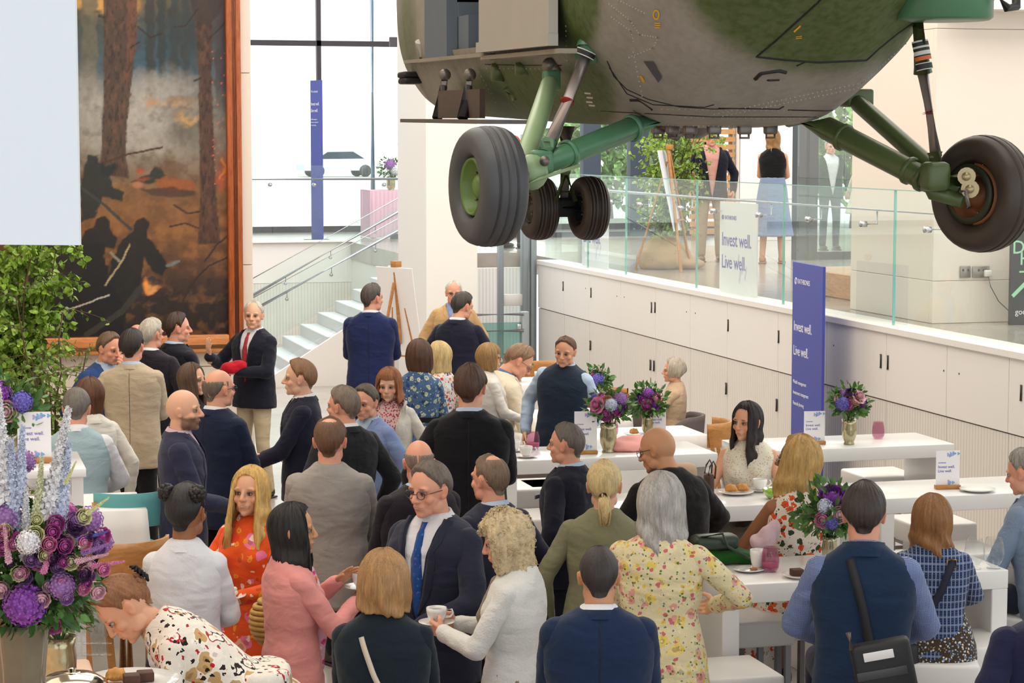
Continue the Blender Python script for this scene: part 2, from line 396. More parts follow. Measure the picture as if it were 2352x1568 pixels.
# white wall stretch behind the woman upstairs, wooden slats left of it
xa = onY(1700, 326, 32)[0]; xb = onY(1834, 326, 32)[0]
wb = struct('wall_back', MB().box((xa, 32.0, MZ), (xb, 32.5, 8)), white)
MB().rbox((xa, 31.98, MZ), (xb, 32.02, 2.2), .003, seg=1, smooth=False).build('wall_board', white, wb)
MB().rbox((xa, 31.98, 2.21), (xb, 32.02, 4.6), .003, seg=1, smooth=False).build('wall_board', white, wb)
wood = NT('oak_wood'); _v = wood.coord(scale=(1.5, 1.5, 9)); wood.col(wood.ramp(wood.noise(_v, 3, 4, .6, 1.5), [(.3, '#b07f4e'), (.7, '#cf9f6c')])); wood.set(Roughness=.45); wood = wood.m
xs0 = onY(1585, 326, 32.2)[0]
sl = thing('slatted_screen', 'orange wooden slatted screen behind the man in the checked shirt upstairs', 'screen', (xs0, 32.2, MZ))
for k in range(26):
    MB().rbox((xs0, 32.15, MZ+.1+k*.12), (xa-.02, 32.2, MZ+.18+k*.12), .004, seg=1, smooth=False).build('slat', wood, sl, world=True)
for x in (xs0+.05, xa-.1): MB().box((x, 32.2, MZ), (x+.05, 32.26, MZ+3.3)).build('post', wood, sl, world=True)
# dark door posts and glazed entrance (D ~ 27..)
wn3 = struct('door_1', MB().box((onY(1834, 326, 26.5)[0], 26.5, MZ), (onY(1852, 326, 26.5)[0], 26.7, 8)).box((onY(1860, 326, 26.5)[0], 26.5, MZ), (onY(1880, 326, 26.5)[0], 26.7, 8)), mat('charcoal_post', '#35363b', .5))
for a, b in ((1882, 1938), (1942, 2068)):
    xa_ = onY(a, 326, 26.6)[0]; xb_ = onY(b, 326, 26.6)[0]
    MB().box((xa_, 26.59, MZ+.1), (xb_, 26.61, 5)).build('pane', glass, wn3)
    MB().box((xa_, 26.57, MZ), (xb_, 26.63, MZ+.1)).build('bottom_rail', dark, wn3)
MB().box((onY(1983, 326, 26.6)[0], 26.55, MZ), (onY(1990, 326, 26.6)[0], 26.65, 6)).build('door_stile', steel, wn3)
MB().box((onY(2008, 326, 26.6)[0], 26.55, MZ), (onY(2022, 326, 26.6)[0], 26.65, 6)).build('door_stile', steel, wn3)
# side wall far right (white) with an opening
# piers at right
pr = struct('wall_pier', MB().box((8.30, 16.95, MZ), (16, 17.6, 8)).box((8.30, 17.5, MZ), (8.9, 18.6, 8)), warmwhite)
zj = onY(2250, 660, 16.9)[2]
for z0, z1 in ((MZ, MZ+.36), (MZ+.363, 4.05), (4.053, 8)):
    MB().rbox((8.28, 16.9, z0), (12, 16.96, z1), .004, seg=1, smooth=False).build('wall_board', warmwhite, pr)
    MB().rbox((8.281, 16.962, z0), (8.31, 18.6, z1), .004, seg=1, smooth=False).build('wall_board', warmwhite, pr)
struct('beam', MB().box((8.3, 16.6, 4.20), (16, 16.95, 8)), white)
# wall sockets
def sockets():
    for px, w, lab in ((2216, .10, 'small grey steel double switch plate on the white pier'), (2252, .16, 'grey steel double socket plate with a white plug in it on the white pier')):
        p = onY(px, 624, 16.9)
        t = thing('socket_plate', lab, 'socket', p)
        MB().rbox((p[0]-w/2, 16.885, p[2]-.05), (p[0]+w/2, 16.9, p[2]+.05), .004, seg=1).build('plate', mat('plate_steel', '#9b958c', .35, .7), t, world=True)
        for dx in (-.02, .02): MB().box((p[0]+dx*1.2-.008, 16.88, p[2]+.005), (p[0]+dx*1.2+.008, 16.886, p[2]+.025)).build('rocker', dark, t, world=True)
    t = thing('plug', 'white plug with a thin dark cable running down to the floor', 'plug', (p[0]+.05, 16.86, p[2]))
    MB().rbox((p[0]+.02, 16.84, p[2]-.04), (p[0]+.08, 16.885, p[2]+.015), .008).build('plug_body', white, t, world=True)
    q = onY(2324, 722, 16.85)
    MB().tube([(p[0]+.05, 16.85, p[2]-.04), (p[0]+.06, 16.83, p[2]-.12), (p[0]+.14, 16.83, p[2]-.25), (q[0], 16.83, q[2])], .004, 6).build('cable', dark, t, world=True)
sockets()
# display case
def display_case():
    x0, x1, y0, y1 = 8.72, 9.6, 18.9, 21.0
    t = thing('display_case', 'glass display case with an orange oak plinth and tall oak edge post', 'display case', (x0, y0, MZ))
    MB().rbox((x0, y0, MZ), (x1, y1, MZ+.25), .01, seg=1, smooth=False).build('plinth', wood, t, world=True)
    MB().rbox((x0-.02, y0-.02, MZ), (x0+.05, y0+.06, 5.0), .004, seg=1, smooth=False).build('corner_post', wood, t, world=True)
    MB().box((x0+.02, y0+.05, MZ+.25), (x0+.03, y1, 4.8)).build('pane', glass, t, world=True)
    MB().rbox((x0, y0, 4.8), (x1, y1, 5.0), .01, seg=1, smooth=False).build('lid', wood, t, world=True)
    return (x0+x1)/2, (y0+y1)/2
DCX, DCY = display_case()

# outside: street, planting, building
struct('ground_outside', MB().box((-60, 41.5, .9), (90, 160, 1.2)), mat('pavement', '#b9b6b0', .8, var=.05))
struct('ground_side', MB().box((16, -5, .9), (60, 42, 1.2)), mat('pavement', '#b9b6b0', .8, var=.05))
# lift shaft beside the column
def lift():
    t = thing('glass_lift', 'glazed platform lift with grey steel posts beyond the white column', 'lift', (6.9, 27.6, 0))
    for px, w in ((1148, 10), (1203, 13), (1222, 14)):
        x = onY(px, 326, 27.7)[0]; ww = w*.0055/1.0
        MB().rbox((x-ww/2, 27.6, 0), (x+ww/2, 27.75, 3.2), .004, seg=1).build('post', mat('lift_steel', '#9ea6aa', .4, .5), t, world=True)
    x0 = onY(1150, 326, 27.7)[0]; x1 = onY(1200, 326, 27.7)[0]
    MB().box((x0, 27.66, .05), (x1, 27.68, .95)).box((x0, 27.66, 1.1), (x1, 27.68, 2.1)).build('pane', glass, t, world=True)
    MB().rbox((x0, 27.63, .95), (x1, 27.72, 1.1), .004, seg=1).build('crossbar', white, t, world=True); MB().rbox((x0, 27.63, 2.1), (x1, 27.72, 2.2), .004, seg=1).build('crossbar', white, t, world=True)
    # low gate in front
    g = thing('glass_gate', 'low glass gate with two steel rails and a square post before the lift', 'gate', (6.7, 24.5, 0))
    a = onY(1092, 730, 24.5); b = onY(1200, 730, 24.5); c = onY(1209, 730, 24.5)
    MB().box((a[0]-.1, 24.49, .04), (b[0], 24.51, 1.0)).build('pane', glassy('green_pane', '#9fc6c2', .18, .02, '#cfe6e3'), g, world=True)
    for y in (722, 760): p = onY(1100, y, 24.5); MB().tube([(a[0]-.1, 24.45, p[2]), (b[0], 24.45, p[2])], .022, 8).build('rail', steel, g, world=True)
    MB().rbox((b[0]-.02, 24.45, 0), (c[0]+.02, 24.56, onY(1205, 715, 24.5)[2]), .006).build('post', mat('lift_steel', '#9ea6aa', .4, .5), g, world=True)
    MB().rbox((b[0]-.08, 24.43, .92), (b[0]-.03, 24.46, .98), .008).build('latch', steel, g, world=True)
    struct('wall_lift', MB().box((6.6, 29.2, 0), (8.1, 29.3, MZ-.2)), rib)
lift()
# ================================================================== helicopter
FH = np.array([sin(YAW), cos(YAW), 0.0])
hdir = FH - .18*RT; hdir /= np.linalg.norm(hdir); sdir = np.array([hdir[1], -hdir[0], 0.0])
O0 = CAM*[1, 1, 0] + FH*9.3 + RT*.98
def HP(u, v, z): return O0 + hdir*u + sdir*v + np.array([0, 0, z+.024*max(u, 0)])
heli = thing('helicopter', 'green and grey camouflage military helicopter hanging above the guests on three wheels of landing gear', 'helicopter', O0+np.array([0, 0, 3.15]))
def _half(u):
    # (half width scale, bottom z, top z)
    ks = [(-4.6, .14, 4.25, 4.62), (-1.9, .24, 4.02, 4.75), (-1.25, .40, 3.80, 4.9), (-.85, .58, 3.58, 4.95), (-.5, .71, 3.38, 5.0), (-.2, .77, 3.24, 5.0), (.1, .80, 3.165, 5.0),
          (.5, .80, 3.15, 5.0), (5.1, .80, 3.15, 5.0), (5.7, .76, 3.19, 4.95), (6.2, .62, 3.30, 4.7), (6.6, .38, 3.48, 4.3), (6.8, .06, 3.75, 4.0)]
    for a, b in zip(ks, ks[1:]):
        if a[0] <= u <= b[0]:
            t = (u-a[0])/(b[0]-a[0]); return [a[i]+(b[i]-a[i])*t for i in (1, 2, 3)]
    return ks[-1][1:]
_prof = [(0, 0), (.30, .003), (.48, .022), (.62, .060), (.76, .115), (.88, .175), (.965, .26), (1.0, .40), (1.0, .72), (.93, .86), (.7, .95), (.35, .99), (0, 1.0)]
def _prof_at(t):
    k = t*(len(_prof)-1); i = min(int(k), len(_prof)-2); f = k-i
    p = [np.array(_prof[min(max(j, 0), len(_prof)-1)]) for j in (i-1, i, i+1, i+2)]
    return .5*((2*p[1])+(-p[0]+p[2])*f+(2*p[0]-5*p[1]+4*p[2]-p[3])*f*f+(-p[0]+3*p[1]-3*p[2]+p[3])*f**3)
us = np.concatenate([np.linspace(-4.6, -2, 12), np.linspace(-1.9, 6.8, 140)])
NP = 34; G = []
for u in us:
    hw, zb, zt = _half(u); row = []
    for sgn in (1, -1):
        for k in range(NP):
            t = k/(NP-1) if sgn > 0 else 1-k/(NP-1)
            if sgn < 0 and k in (0, NP-1): continue
            x, z = _prof_at(t); b_ = float(np.clip((u-.2)/1.5, 0, 1)); x = max(x, 0)**(1-.5*b_); row.append(HP(u, sgn*x*hw, zb+z*(zt-zb)*(1 if zt-zb < 1.5 else 1)))
    G.append(row)
G = np.array(G)
def topix(P):
    d = np.asarray(P)-CAM; D = d@FW; return CX+F*(d@RT)/D, CY-F*(d@UPV)/D
def sstep(a, b, x): t = np.clip((x-a)/(b-a), 0, 1); return t*t*(3-2*t)
px, py = topix(G.reshape(-1, 3)); uu = (G.reshape(-1, 3)-O0)@hdir; vv = (G.reshape(-1, 3)-O0)@sdir
# green camouflage patches as a smooth mask painted on the skin
def patch(cx, cy, rx, ry, s=.16): q = np.sqrt(((px-cx)/rx)**2+((py-cy)/ry)**2); return 1-sstep(1-s, 1+s, q)
camo = np.maximum.reduce([patch(1880, -120, 330, 285, .1), patch(2180, -60, 260, 260), patch(1328, -40, 55, 180, .25)*(uu > -.7), patch(1345, 240, 70, 110, .3), patch(1190, 200, 105, 62, .25), patch(700, 100, 120, 300),
     patch(1175, 225, 125, 72, .2), .6*patch(935, 90, 22, 110, .4)])
camo = np.where((py < -300) | (vv > .6), .5+.5*np.sin(uu*1.7+vv*2), camo)
hm_ = NT('camouflage_paint'); _v = hm_.coord()
_at = hm_.add('ShaderNodeAttribute', attribute_name='camo'); 
_n = hm_.noise(_v, 6, 4); _gr = hm_.mix(_n, '#89837a', '#a49e94'); _gn = hm_.mix(_n, '#3f4f24', '#566634')
hm_.col(hm_.mix(hm_.mix(.12, hm_.mix(_at.outputs['Fac'], _gr, _gn), hm_.ramp(hm_.noise(_v, 30, 3), [(.35, '#3c3a30'), (.6, '#a5a090')])), 0, 0) if False else hm_.mix(.10, hm_.mix(_at.outputs['Fac'], _gr, _gn), hm_.ramp(hm_.noise(_v, 30, 3), [(.35, '#3c3a30'), (.6, '#a5a090')])))
hm_.set(Roughness=.6); hm_.b.inputs['Specular IOR Level'].default_value = .18; hm_.bump(hm_.noise(_v, 9, 3), .12, .02); heli_m = hm_.m
C = G.shape[1]; Fs = []
for i in range(len(us)-1):
    um = (us[i]+us[i+1])/2
    for j in range(C):
        j2 = (j+1) % C; c4 = (G[i, j]+G[i, j2]+G[i+1, j]+G[i+1, j2])/4
        v_ = (c4-O0)@sdir
        if 1.85 < um < 4.05 and v_ < -.5 and 3.52 < c4[2]-.024*um < 4.75: continue       # open cabin door
        Fs.append((i*C+j, i*C+j2, (i+1)*C+j2, (i+1)*C+j))
fus = obj_from('fuselage', G.reshape(-1, 3), Fs, heli_m, heli, True, True, None, {'camo': camo})
fbvh = BVHTree.FromPolygons(G.reshape(-1, 3).tolist(), [f for f in Fs])
def body(px_, py_, off=.004):
    r = ray(px_, py_); h = fbvh.ray_cast(Vector(CAM), Vector(r).normalized())
    if h[0] is None: return None
    return np.array(h[0]) - (r/np.linalg.norm(r))*off
inter = mat('cabin_black', '#17151a', .7, var=.2); bluegrey = mat('cabin_blue_grey', '#5d6873', .55, var=.12); lgrey = mat('light_grey_paint', '#a8a398', .45, var=.08)
blk = mat('black_rubber', '#1b1a1b', .55, var=.25, vscale=14, bump=.12, bscale=40); grn = mat('gear_green', '#4d7d5c', .35, var=.12, vscale=12); olv = mat('olive_gear', '#4c5b32', .38, var=.12, vscale=12)
lgn = mat('pale_green_gear', '#8da67c', .35, var=.1, vscale=10); chrome = mat('oleo_chrome', '#ddd4d4', .34, .8, var=.03); metal = mat('dull_metal', '#77716a', .4, .6, var=.2, vscale=20)
def hbox(u0, u1, v0, v1, z0, z1):
    P = [HP(u, v, z) for z in (z0, z1) for u, v in ((u0, v0), (u0, v1), (u1, v1), (u1, v0))]
    return P, [(0, 3, 2, 1), (4, 5, 6, 7), (0, 1, 5, 4), (1, 2, 6, 5), (2, 3, 7, 6), (3, 0, 4, 7)]
def hb(mb, *a, m=0): P, f = hbox(*a); return mb.add(P, f, m)
cab = hb(hb(MB(), 1.7, 4.2, -.3, -.25, 3.4, 4.85), 4.1, 4.15, -.72, -.2, 3.5, 4.85)
hb(cab, 1.75, 4.1, -.74, -.2, 3.49, 3.51); cab.build('cabin_interior', inter, heli, world=True)
hb(MB(), 3.15, 4.04, -.80, -.74, 3.5, 4.78).build('door_frame', bluegrey, heli, world=True)
hb(hb(MB(), 2.75, 3.2, -.74, -.45, 3.5, 3.72), 3.1, 3.2, -.74, -.60, 3.5, 3.80).build('cabin_seat', bluegrey, heli, world=True)
hb(hb(MB(), .03, 1.83, -.835, -.795, 3.53, 4.78), .0, 1.86, -.845, -.80, 3.50, 3.55).build('sliding_door', lgrey, heli, world=True)
hb(hb(MB(), 1.8, 4.9, -.815, -.74, 3.48, 3.50), -.1, 1.9, -.815, -.74, 3.465, 3.485).build('door_sill', mat('sill_paint', '#8f8675', .45, var=.2), heli, world=True)
# cabin clutter hanging in the opening
cm = MB()
for k in range(7): cm.tube([HP(1.95+.1*k, -.6, 4.7), HP(2.0+.1*k, -.62, 4.2-.05*k), HP(1.9+.12*k, -.6, 3.85+.05*k)], .02, 6)
cm.build('harness', mat('webbing', '#3a352c', .8), heli, world=True)
# side step
stp = MB(); a = body(1000, 282); 
P0, P1 = at(962, 277, 12.6), at(1160, 280, 10.4)
MB().bar(P0, P1, .22, .02).build('side_step', metal, heli, world=True)
for x0, x1, D in ((1022, 1004, 12.2), (1079, 1062, 11.4)):
    g = MB().tube([at(x0, 172, D+.1), at(x0-3, 200, D+.05)], .018, 8, 1).tube([at(x0-3, 198, D+.05), at(x1, 272, D)], [.022, .03], 8)
    g.ell(at(x0, 172, D+.08), .035, 1); g.build('step_strut', [blk, metal], heli, world=True)
MB().bar(at(1012, 240, 12.0), at(1108, 238, 11.2), .03, .15).build('step_bracket', mat('rust_brown', '#4f4038', .6, var=.3, vscale=30), heli, world=True)
# side fittings
for px_, py_, r, nm in ((1147, 166, .045, 'lamp_fitting'), (1203, 158, .03, 'lamp_fitting')):
    p = body(px_, py_)
    if p is not None: MB().lathe([(0, -.04), (r, -.04), (r*1.1, .02), (r*.6, .03)], p, 14, 0, sdir).build(nm, olv, heli, world=True)
MB().tube([body(1166, 200), body(1180, 225, .03), body(1205, 262, .03), body(1222, 282, .01)], [.03, .02, .02, .012], 8).build('drain_pipe', olv, heli, world=True)
p = body(964, 95) 
if p is not None: MB().tube([p, body(972, 150, .02)], [.03, .015], 8).build('pitot_fitting', lgrey, heli, world=True)
MB().rbox((-.06, -.1, -.02), (.06, .1, .02), .015, M=Matrix.Translation(Vector(at(940, 172, 14)))).rbox((-.06, -.1, -.02), (.06, .1, .02), .015, M=Matrix.Translation(Vector(at(942, 186, 14)))).build('aerial_blade', blk, heli, world=True)
# panel lines, hatch outlines, rivets, small marks: all laid on the skin
def line(pts, r=.004, m=None, name='panel_line', n=10):
    P = []
    for (a, b) in zip(pts, pts[1:]):
        for k in range(n):
            q = body(a[0]+(b[0]-a[0])*k/n, a[1]+(b[1]-a[1])*k/n, .001)
            if q is not None: P.append(q)
    q = body(*pts[-1], .001)
    if q is not None: P.append(q)
    if len(P) > 1: MB().tube(P, r, 5).build(name, m or inter, heli, world=True)
line([(1885, 0), (1830, 50), (1780, 95), (1738, 130), (1800, 137), (1880, 143), (1990, 138), (2018, 112), (2060, 78), (2100, 50)], .005)
line([(1395, 140), (1410, 175), (1440, 205), (1490, 228), (1560, 245), (1640, 250), (1720, 248)], .003)
line([(1400, 155), (1440, 215), (1500, 240), (1618, 246), (1640, 240)], .003)
line([(1650, 248), (1790, 250), (1800, 244)], .004); line([(1810, 252), (1900, 254), (1960, 246)], .004)
line([(1735, 181), (1748, 168), (1790, 162), (1805, 166)], .01, blk, 'grab_handle')
line([(1762, 184), (1790, 183)], .006, blk, 'grab_handle')
line([(1830, 151), (1850, 142)], .004)
line([(1115, 148), (1200, 150), (1290, 150)], .003)
line([(960, 230), (1000, 262), (1080, 272)], .003)
line([(1380, 255), (1640, 268), (1900, 268)], .003)
line([(1128, 0), (1128, 60), (1128, 138)], .003)
rv = MB()
def rivets(a, b, n, r=.0045):
    for k in range(n):
        q = body(a[0]+(b[0]-a[0])*k/(n-1), a[1]+(b[1]-a[1])*k/(n-1), 0)
        if q is not None: rv.ell(q, r, 0, 5, 3)
for a, b, n in (((1400, 10), (1448, 48), 10), ((1448, 48), (1470, 80), 7), ((1470, 80), (1512, 86), 8), ((1512, 86), (1500, 110), 5), ((1500, 110), (1445, 132), 9), ((1420, 0), (1480, 30), 10), ((1405, 40), (1450, 72), 9), ((1450, 72), (1455, 95), 4),
                ((1520, 250), (1800, 254), 22), ((1560, 268), (1850, 272), 22), ((1640, 262), (1980, 190), 34), ((1660, 266), (1990, 198), 34), ((1980, 190), (2080, 100), 16), ((975, 155), (1270, 158), 30), ((970, 200), (1000, 255), 8),
                ((1300, 60), (1302, 138), 8), ((1150, 278), (1300, 284), 16), ((1420, 285), (1800, 292), 34), ((1130, 118), (1280, 124), 24), ((1100, 165), (1140, 235), 8), ((1455, 120), (1475, 220), 10)):
    rivets(a, b, n)
rv.build('rivets', lgrey, heli, world=True)['kind'] = 'stuff'
yel = mat('yellow_marking', '#d9a520', .5, var=.1)
def decal(poly, m, name='marking', off=.006):
    P = [body(x, y, off) for x, y in poly]
    if all(p is not None for p in P): obj_from(name, P, [list(range(len(P)))], m, heli, False, True)
_ring = []
for k in range(16):
    t = 2*pi*k/16; t2 = 2*pi*(k+1)/16
    decal([(1507+8*cos(t), 34+12*sin(t)), (1507+8*cos(t2), 34+12*sin(t2)), (1507+5*cos(t2), 34+8*sin(t2)), (1507+5*cos(t), 34+8*sin(t))], yel, 'ring_marking')
for k in range(3): decal([(1503, 52+k*5), (1516, 52+k*5), (1517, 55+k*5), (1504, 55+k*5)], yel)
decal([(1468, 174), (1474, 174), (1482, 188), (1476, 190)], yel); 
for k in range(2): decal([(1828, 84+k*4), (1842, 82+k*4), (1842, 84+k*4), (1828, 86+k*4)], yel)
decal([(1822, 72), (1838, 58), (1840, 61), (1825, 75)], yel)
wm_ = mat('white_marking', '#c9c8b8', .6)
for a in ((1342, 212), (1347, 222), (1346, 232), (1352, 240)): decal([(a[0], a[1]), (a[0]+14, a[1]+1), (a[0]+15, a[1]+5), (a[0]+1, a[1]+4)], wm_)
decal([(1208, -5), (1226, -3), (1225, 7), (1209, 5)], mat('placard_dark', '#40301c', .5))
# recessed scoops on the rear skin
decal([(1478, 141), (1500, 142), (1520, 178), (1512, 190)], mat('scoop_dark', '#4b4c50', .6), 'air_scoop', .012)
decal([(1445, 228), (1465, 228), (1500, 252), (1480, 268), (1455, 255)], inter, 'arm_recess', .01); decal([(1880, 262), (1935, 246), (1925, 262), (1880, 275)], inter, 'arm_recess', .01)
for px_ in (1195, 1218, 1340, 1360, 1382, 1512, 1545, 1585, 1640, 1710, 1770):
    q = body(px_, 290, 0)
    if q is not None: MB().rbox(q+(-.03, -.02, -.035), q+(.03, .02, .01), .01).tube([q+(-.02, 0, -.02), q+(-.02, 0, -.05), q+(.02, 0, -.05), q+(.02, 0, -.02)], .006, 6).build('belly_fitting', metal, heli, world=True)
q = at(1595, 300, 9.9); MB().lathe([(.085, .05), (.085, 0), (.06, -.02), (.03, -.035), (0, -.035)], q, 18, 0, (0, 0, 1)).build('belly_beacon', metal, heli, world=True)
q = at(1545, 305, 9.6); MB().tube([q+(-.05, 0, .04), q, q+(.03, 0, -.02)], [.03, .03, .022], 10).build('belly_pipe', metal, heli, world=True)

def wheel(px_, py_, D, dia, width, yawr, m_t, m_h, name, grooves=3, hubr=.5, side=-1):
    """tyre with grooves round an axle; yawr: how far the axle swings towards the camera"""
    c = at(px_, py_, D); fh = FH; ax = side*(RT*cos(yawr)) - fh*sin(yawr)
    ro, w = dia/2, width/2
    prof = []
    hub = ro*hubr
    for k in range(141):
        t = k/140; a = -pi*.92 + 2*pi*.92*t        # section round the tyre
        x = w*np.sign(sin(a))*abs(sin(a))**.8 if False else w*max(-1, min(1, 1.12*sin(a)))
        x = w*(abs(sin(a))**.85)*np.sign(sin(a)); r = (ro+hub)/2 + (ro-hub)/2*(abs(cos(a))**.8)*np.sign(cos(a))
        if abs(a) < 1.0:
            for g in np.linspace(-1, 1, grooves+2)[1:-1]:
                if abs(x/w-g*.78) < .05: r -= .013
        prof.append((r, x))
    wo = thing(name[0], None, None, c); wo.parent = None
    t = MB().lathe(prof, c, 40, 0, ax); o = t.build('tyre', m_t, heli, world=True)
    h = MB().lathe([(hub*1.06, w*.62), (hub*1.0, w*.8), (hub*.94, w*.7), (hub*.86, w*.3), (hub*.5, w*.18), (hub*.45, w*.45), (hub*.25, w*.6), (0, w*.62)], c, 28, 0, ax)
    h.lathe([(hub*1.06, -w*.62), (hub*1.0, -w*.8), (hub*.94, -w*.7), (hub*.86, -w*.3), (hub*.3, -w*.2), (0, -w*.2)], c, 28, 0, ax)
    a_, b_, d_ = frame_of(ax)
    for k in range(8):
        tt = 2*pi*k/8; h.ell(c+ax*w*.32+(a_*cos(tt)+b_*sin(tt))*hub*.65, .008, 1, 6, 4)
    h.build('wheel_hub', [m_h, metal], o, world=True) if False else h.build('wheel_hub', [m_h, metal], heli, world=True)
    bpy.data.objects.remove(wo)
    return c, ax
grey_t = mat('grey_tyre', '#454649', .5, var=.3, vscale=7, bump=.1, bscale=60); brn_t = mat('brown_black_tyre', '#3a3029', .5, var=.3, vscale=9, bump=.1, bscale=60)
hubg = mat('hub_green', '#5d7a36', .4, var=.1); hubo = mat('hub_orange', '#7b4a26', .5, var=.15)
cL, axL = wheel(1121, 428, 8.85, .492, .20, R(22), grey_t, hubg, ('main_wheel',), 3, .46)
cR, axR = wheel(2257, 445, 9.1, .492, .17, R(36), brn_t, hubo, ('main_wheel',), 3, .50)
cA, axA = wheel(1237, 478, 12.5, .367, .155, R(20), brn_t, mat('hub_brown', '#3d3524', .5), ('nose_wheel',), 6, .42)
cB, axB = wheel(1352, 478, 12.45, .367, .155, R(20), brn_t, inter, ('nose_wheel',), 6, .42)
# nose leg
n = MB(); ctr = at(1295, 474, 12.5)
n.tube([cA, cB], .03, 10); n.rbox(ctr+(-.07, -.05, -.06), ctr+(.07, .05, .05), .02)
n.build('nose_axle', inter, heli, world=True)
MB().tube([at(1300, 292, 12.6), at(1299, 345, 12.6)], [.07, .05], 12).tube([at(1299, 345, 12.6), at(1296, 470, 12.5)], .026, 10).build('nose_leg', [metal], heli, world=True)
MB().tube([at(1300, 395, 12.35), at(1322, 462, 12.35)], .014, 6).tube([at(1300, 395, 12.35), at(1276, 462, 12.35)], .014, 6).tube([at(1278, 440, 12.35), at(1320, 440, 12.35)], .01, 6).ell(at(1300, 392, 12.35), .03).build('torque_link', olv, heli, world=True)
# left main gear
gl = lambda *a: at(*a)
MB().tube([gl(1402, -40, 9.25), gl(1345, 132, 9.1)], .048, 16).lathe([(.052, 0), (.052, .03)], gl(1349, 118, 9.11), 16, 0, gl(1402, -40, 9.25)-gl(1345, 132, 9.1)).build('shock_strut', grn, heli, world=True)
MB().tube([gl(1345, 130, 9.1), gl(1262, 332, 9.0)], .030, 16).build('oleo_piston', chrome, heli, world=True)
MB().tube([gl(1303, 232, 9.055), gl(1302, 235, 9.052)], .0306, 16).build('red_band', mat('red_band', '#b02c2c', .4), heli, world=True)
MB().tube([gl(1262, 325, 9.0), gl(1252, 352, 8.98)], [.036, .034], 12).rbox(gl(1243, 372, 8.97)-np.array([.05, .03, .05]), gl(1243, 372, 8.97)+np.array([.05, .03, .05]), .02).build('strut_fork', grn, heli, world=True)
MB().cap2(gl(1262, 195, 9.55), gl(1202, 380, 9.0), .040, .046).build('forward_arm', lgn, heli, world=True)
MB().rbox(gl(1266, 182, 9.6)-np.array([.035, .04, .05]), gl(1266, 182, 9.6)+np.array([.035, .04, .04]), .012).ell(gl(1262, 150, 9.7), .035, 1).ell(gl(1275, 158, 9.7), .03, 1).build('arm_bracket', [grn, metal], heli, world=True)
ra = MB().tube([gl(1545, 262, 9.5), gl(1462, 290, 9.35), gl(1300, 355, 9.05), gl(1222, 385, 8.97)], [.052, .05, .048, .05], 16)
for x, y, D in ((1452, 294, 9.33), (1305, 353, 9.06)): ra.lathe([(.051, -.012), (.06, -.008), (.06, .008), (.051, .012)], gl(x, y, D), 16, 0, gl(1545, 262, 9.5)-gl(1300, 355, 9.05))
ra.build('radius_arm', grn, heli, world=True)
MB().ell(gl(1222, 395, 8.95), (.07, .06, .075)).tube([gl(1190, 372, 8.95), gl(1215, 395, 8.95), gl(1235, 430, 8.95)], [.045, .06, .02], 12).ell(gl(1196, 372, 8.9), .022, 1).ell(gl(1206, 400, 8.88), .018, 1).ell(gl(1251, 370, 8.88), .022, 1).build('gear_junction', [lgn, metal], heli, world=True)
MB().tube([cL, gl(1195, 408, 8.93)], .035, 12).tube([gl(1193, 395, 8.9), gl(1193, 432, 8.9), gl(1190, 462, 8.9)], [.03, .026, .018], 10).build('axle', chrome, heli, world=True)
MB().tube([gl(1200, 428, 8.88), gl(1240, 410, 8.9), gl(1330, 380, 9.0)], .008, 6).build('brake_pipe', lgn, heli, world=True)
# right main gear
MB().tube([gl(2098, -40, 8.85), gl(2120, 168, 8.95)], .039, 16).build('shock_strut', olv, heli, world=True)
MB().tube([gl(2120, 165, 8.95), gl(2150, 360, 9.0)], .026, 16).build('oleo_piston', chrome, heli, world=True)
MB().tube([gl(2131, 256, 8.97), gl(2132, 259, 8.97)], .0266, 16).build('red_band', mat('red_band', '#b02c2c', .4), heli, world=True)
MB().tube([gl(2147, 350, 9.0), gl(2152, 400, 9.0)], [.033, .045], 12).build('strut_fork', olv, heli, world=True)
ra = MB().tube([gl(1815, 272, 9.6), gl(1900, 295, 9.4), gl(2100, 398, 9.1), gl(2205, 448, 9.0)], [.04, .052, .05, .055], 16)
for x, y, D in ((1937, 315, 9.35), (2090, 392, 9.12), (2120, 408, 9.08)): ra.lathe([(.052, -.012), (.061, -.008), (.061, .008), (.052, .012)], gl(x, y, D), 16, 0, gl(2100, 398, 9.1)-gl(1900, 295, 9.4))
ra.build('radius_arm', olv, heli, world=True)
MB().cap2(gl(1972, 238, 9.7), gl(2138, 384, 9.1), .038, .04).build('forward_arm', olv, heli, world=True)
MB().rbox(gl(1965, 225, 9.75)-np.array([.06, .05, .04]), gl(1965, 225, 9.75)+np.array([.07, .05, .04]), .012).build('arm_bracket', olv, heli, world=True)
MB().rbox(gl(2150, 405, 8.95)-np.array([.06, .05, .06]), gl(2150, 405, 8.95)+np.array([.05, .05, .06]), .025).tube([gl(2150, 405, 8.97), gl(2210, 420, 9.0)], .05, 12).tube([gl(2110, 425, 9.0), gl(2140, 440, 9.0), gl(2212, 462, 8.95)], [.02, .035, .03], 10).build('gear_junction', olv, heli, world=True)
for x, y in ((2220, 405), (2228, 434)): MB().tube([gl(x, y, 8.88), gl(x+2, y-1, 8.99)], .037, 14).lathe([(0, 0), (.018, .0), (.018, .012)], gl(x, y, 8.87), 10, 0, FW).build('brake_cylinder', mat('brake_bronze', '#a49470', .3, .6, var=.15, vscale=30), heli, world=True)
MB().lathe([(.125, -.01), (.13, 0), (.125, .012), (.10, .012)], cR-RT*.065+np.array([0, -.02, 0]), 26, 0, axR).build('brake_disc', mat('dark_olive', '#2f3320', .5, .3), heli, world=True)
MB().tube([gl(2205, 440, 8.85), gl(2218, 437, 8.83), gl(2222, 460, 8.84), gl(2226, 472, 8.86)], .008, 6).build('brake_pipe', metal, heli, world=True)
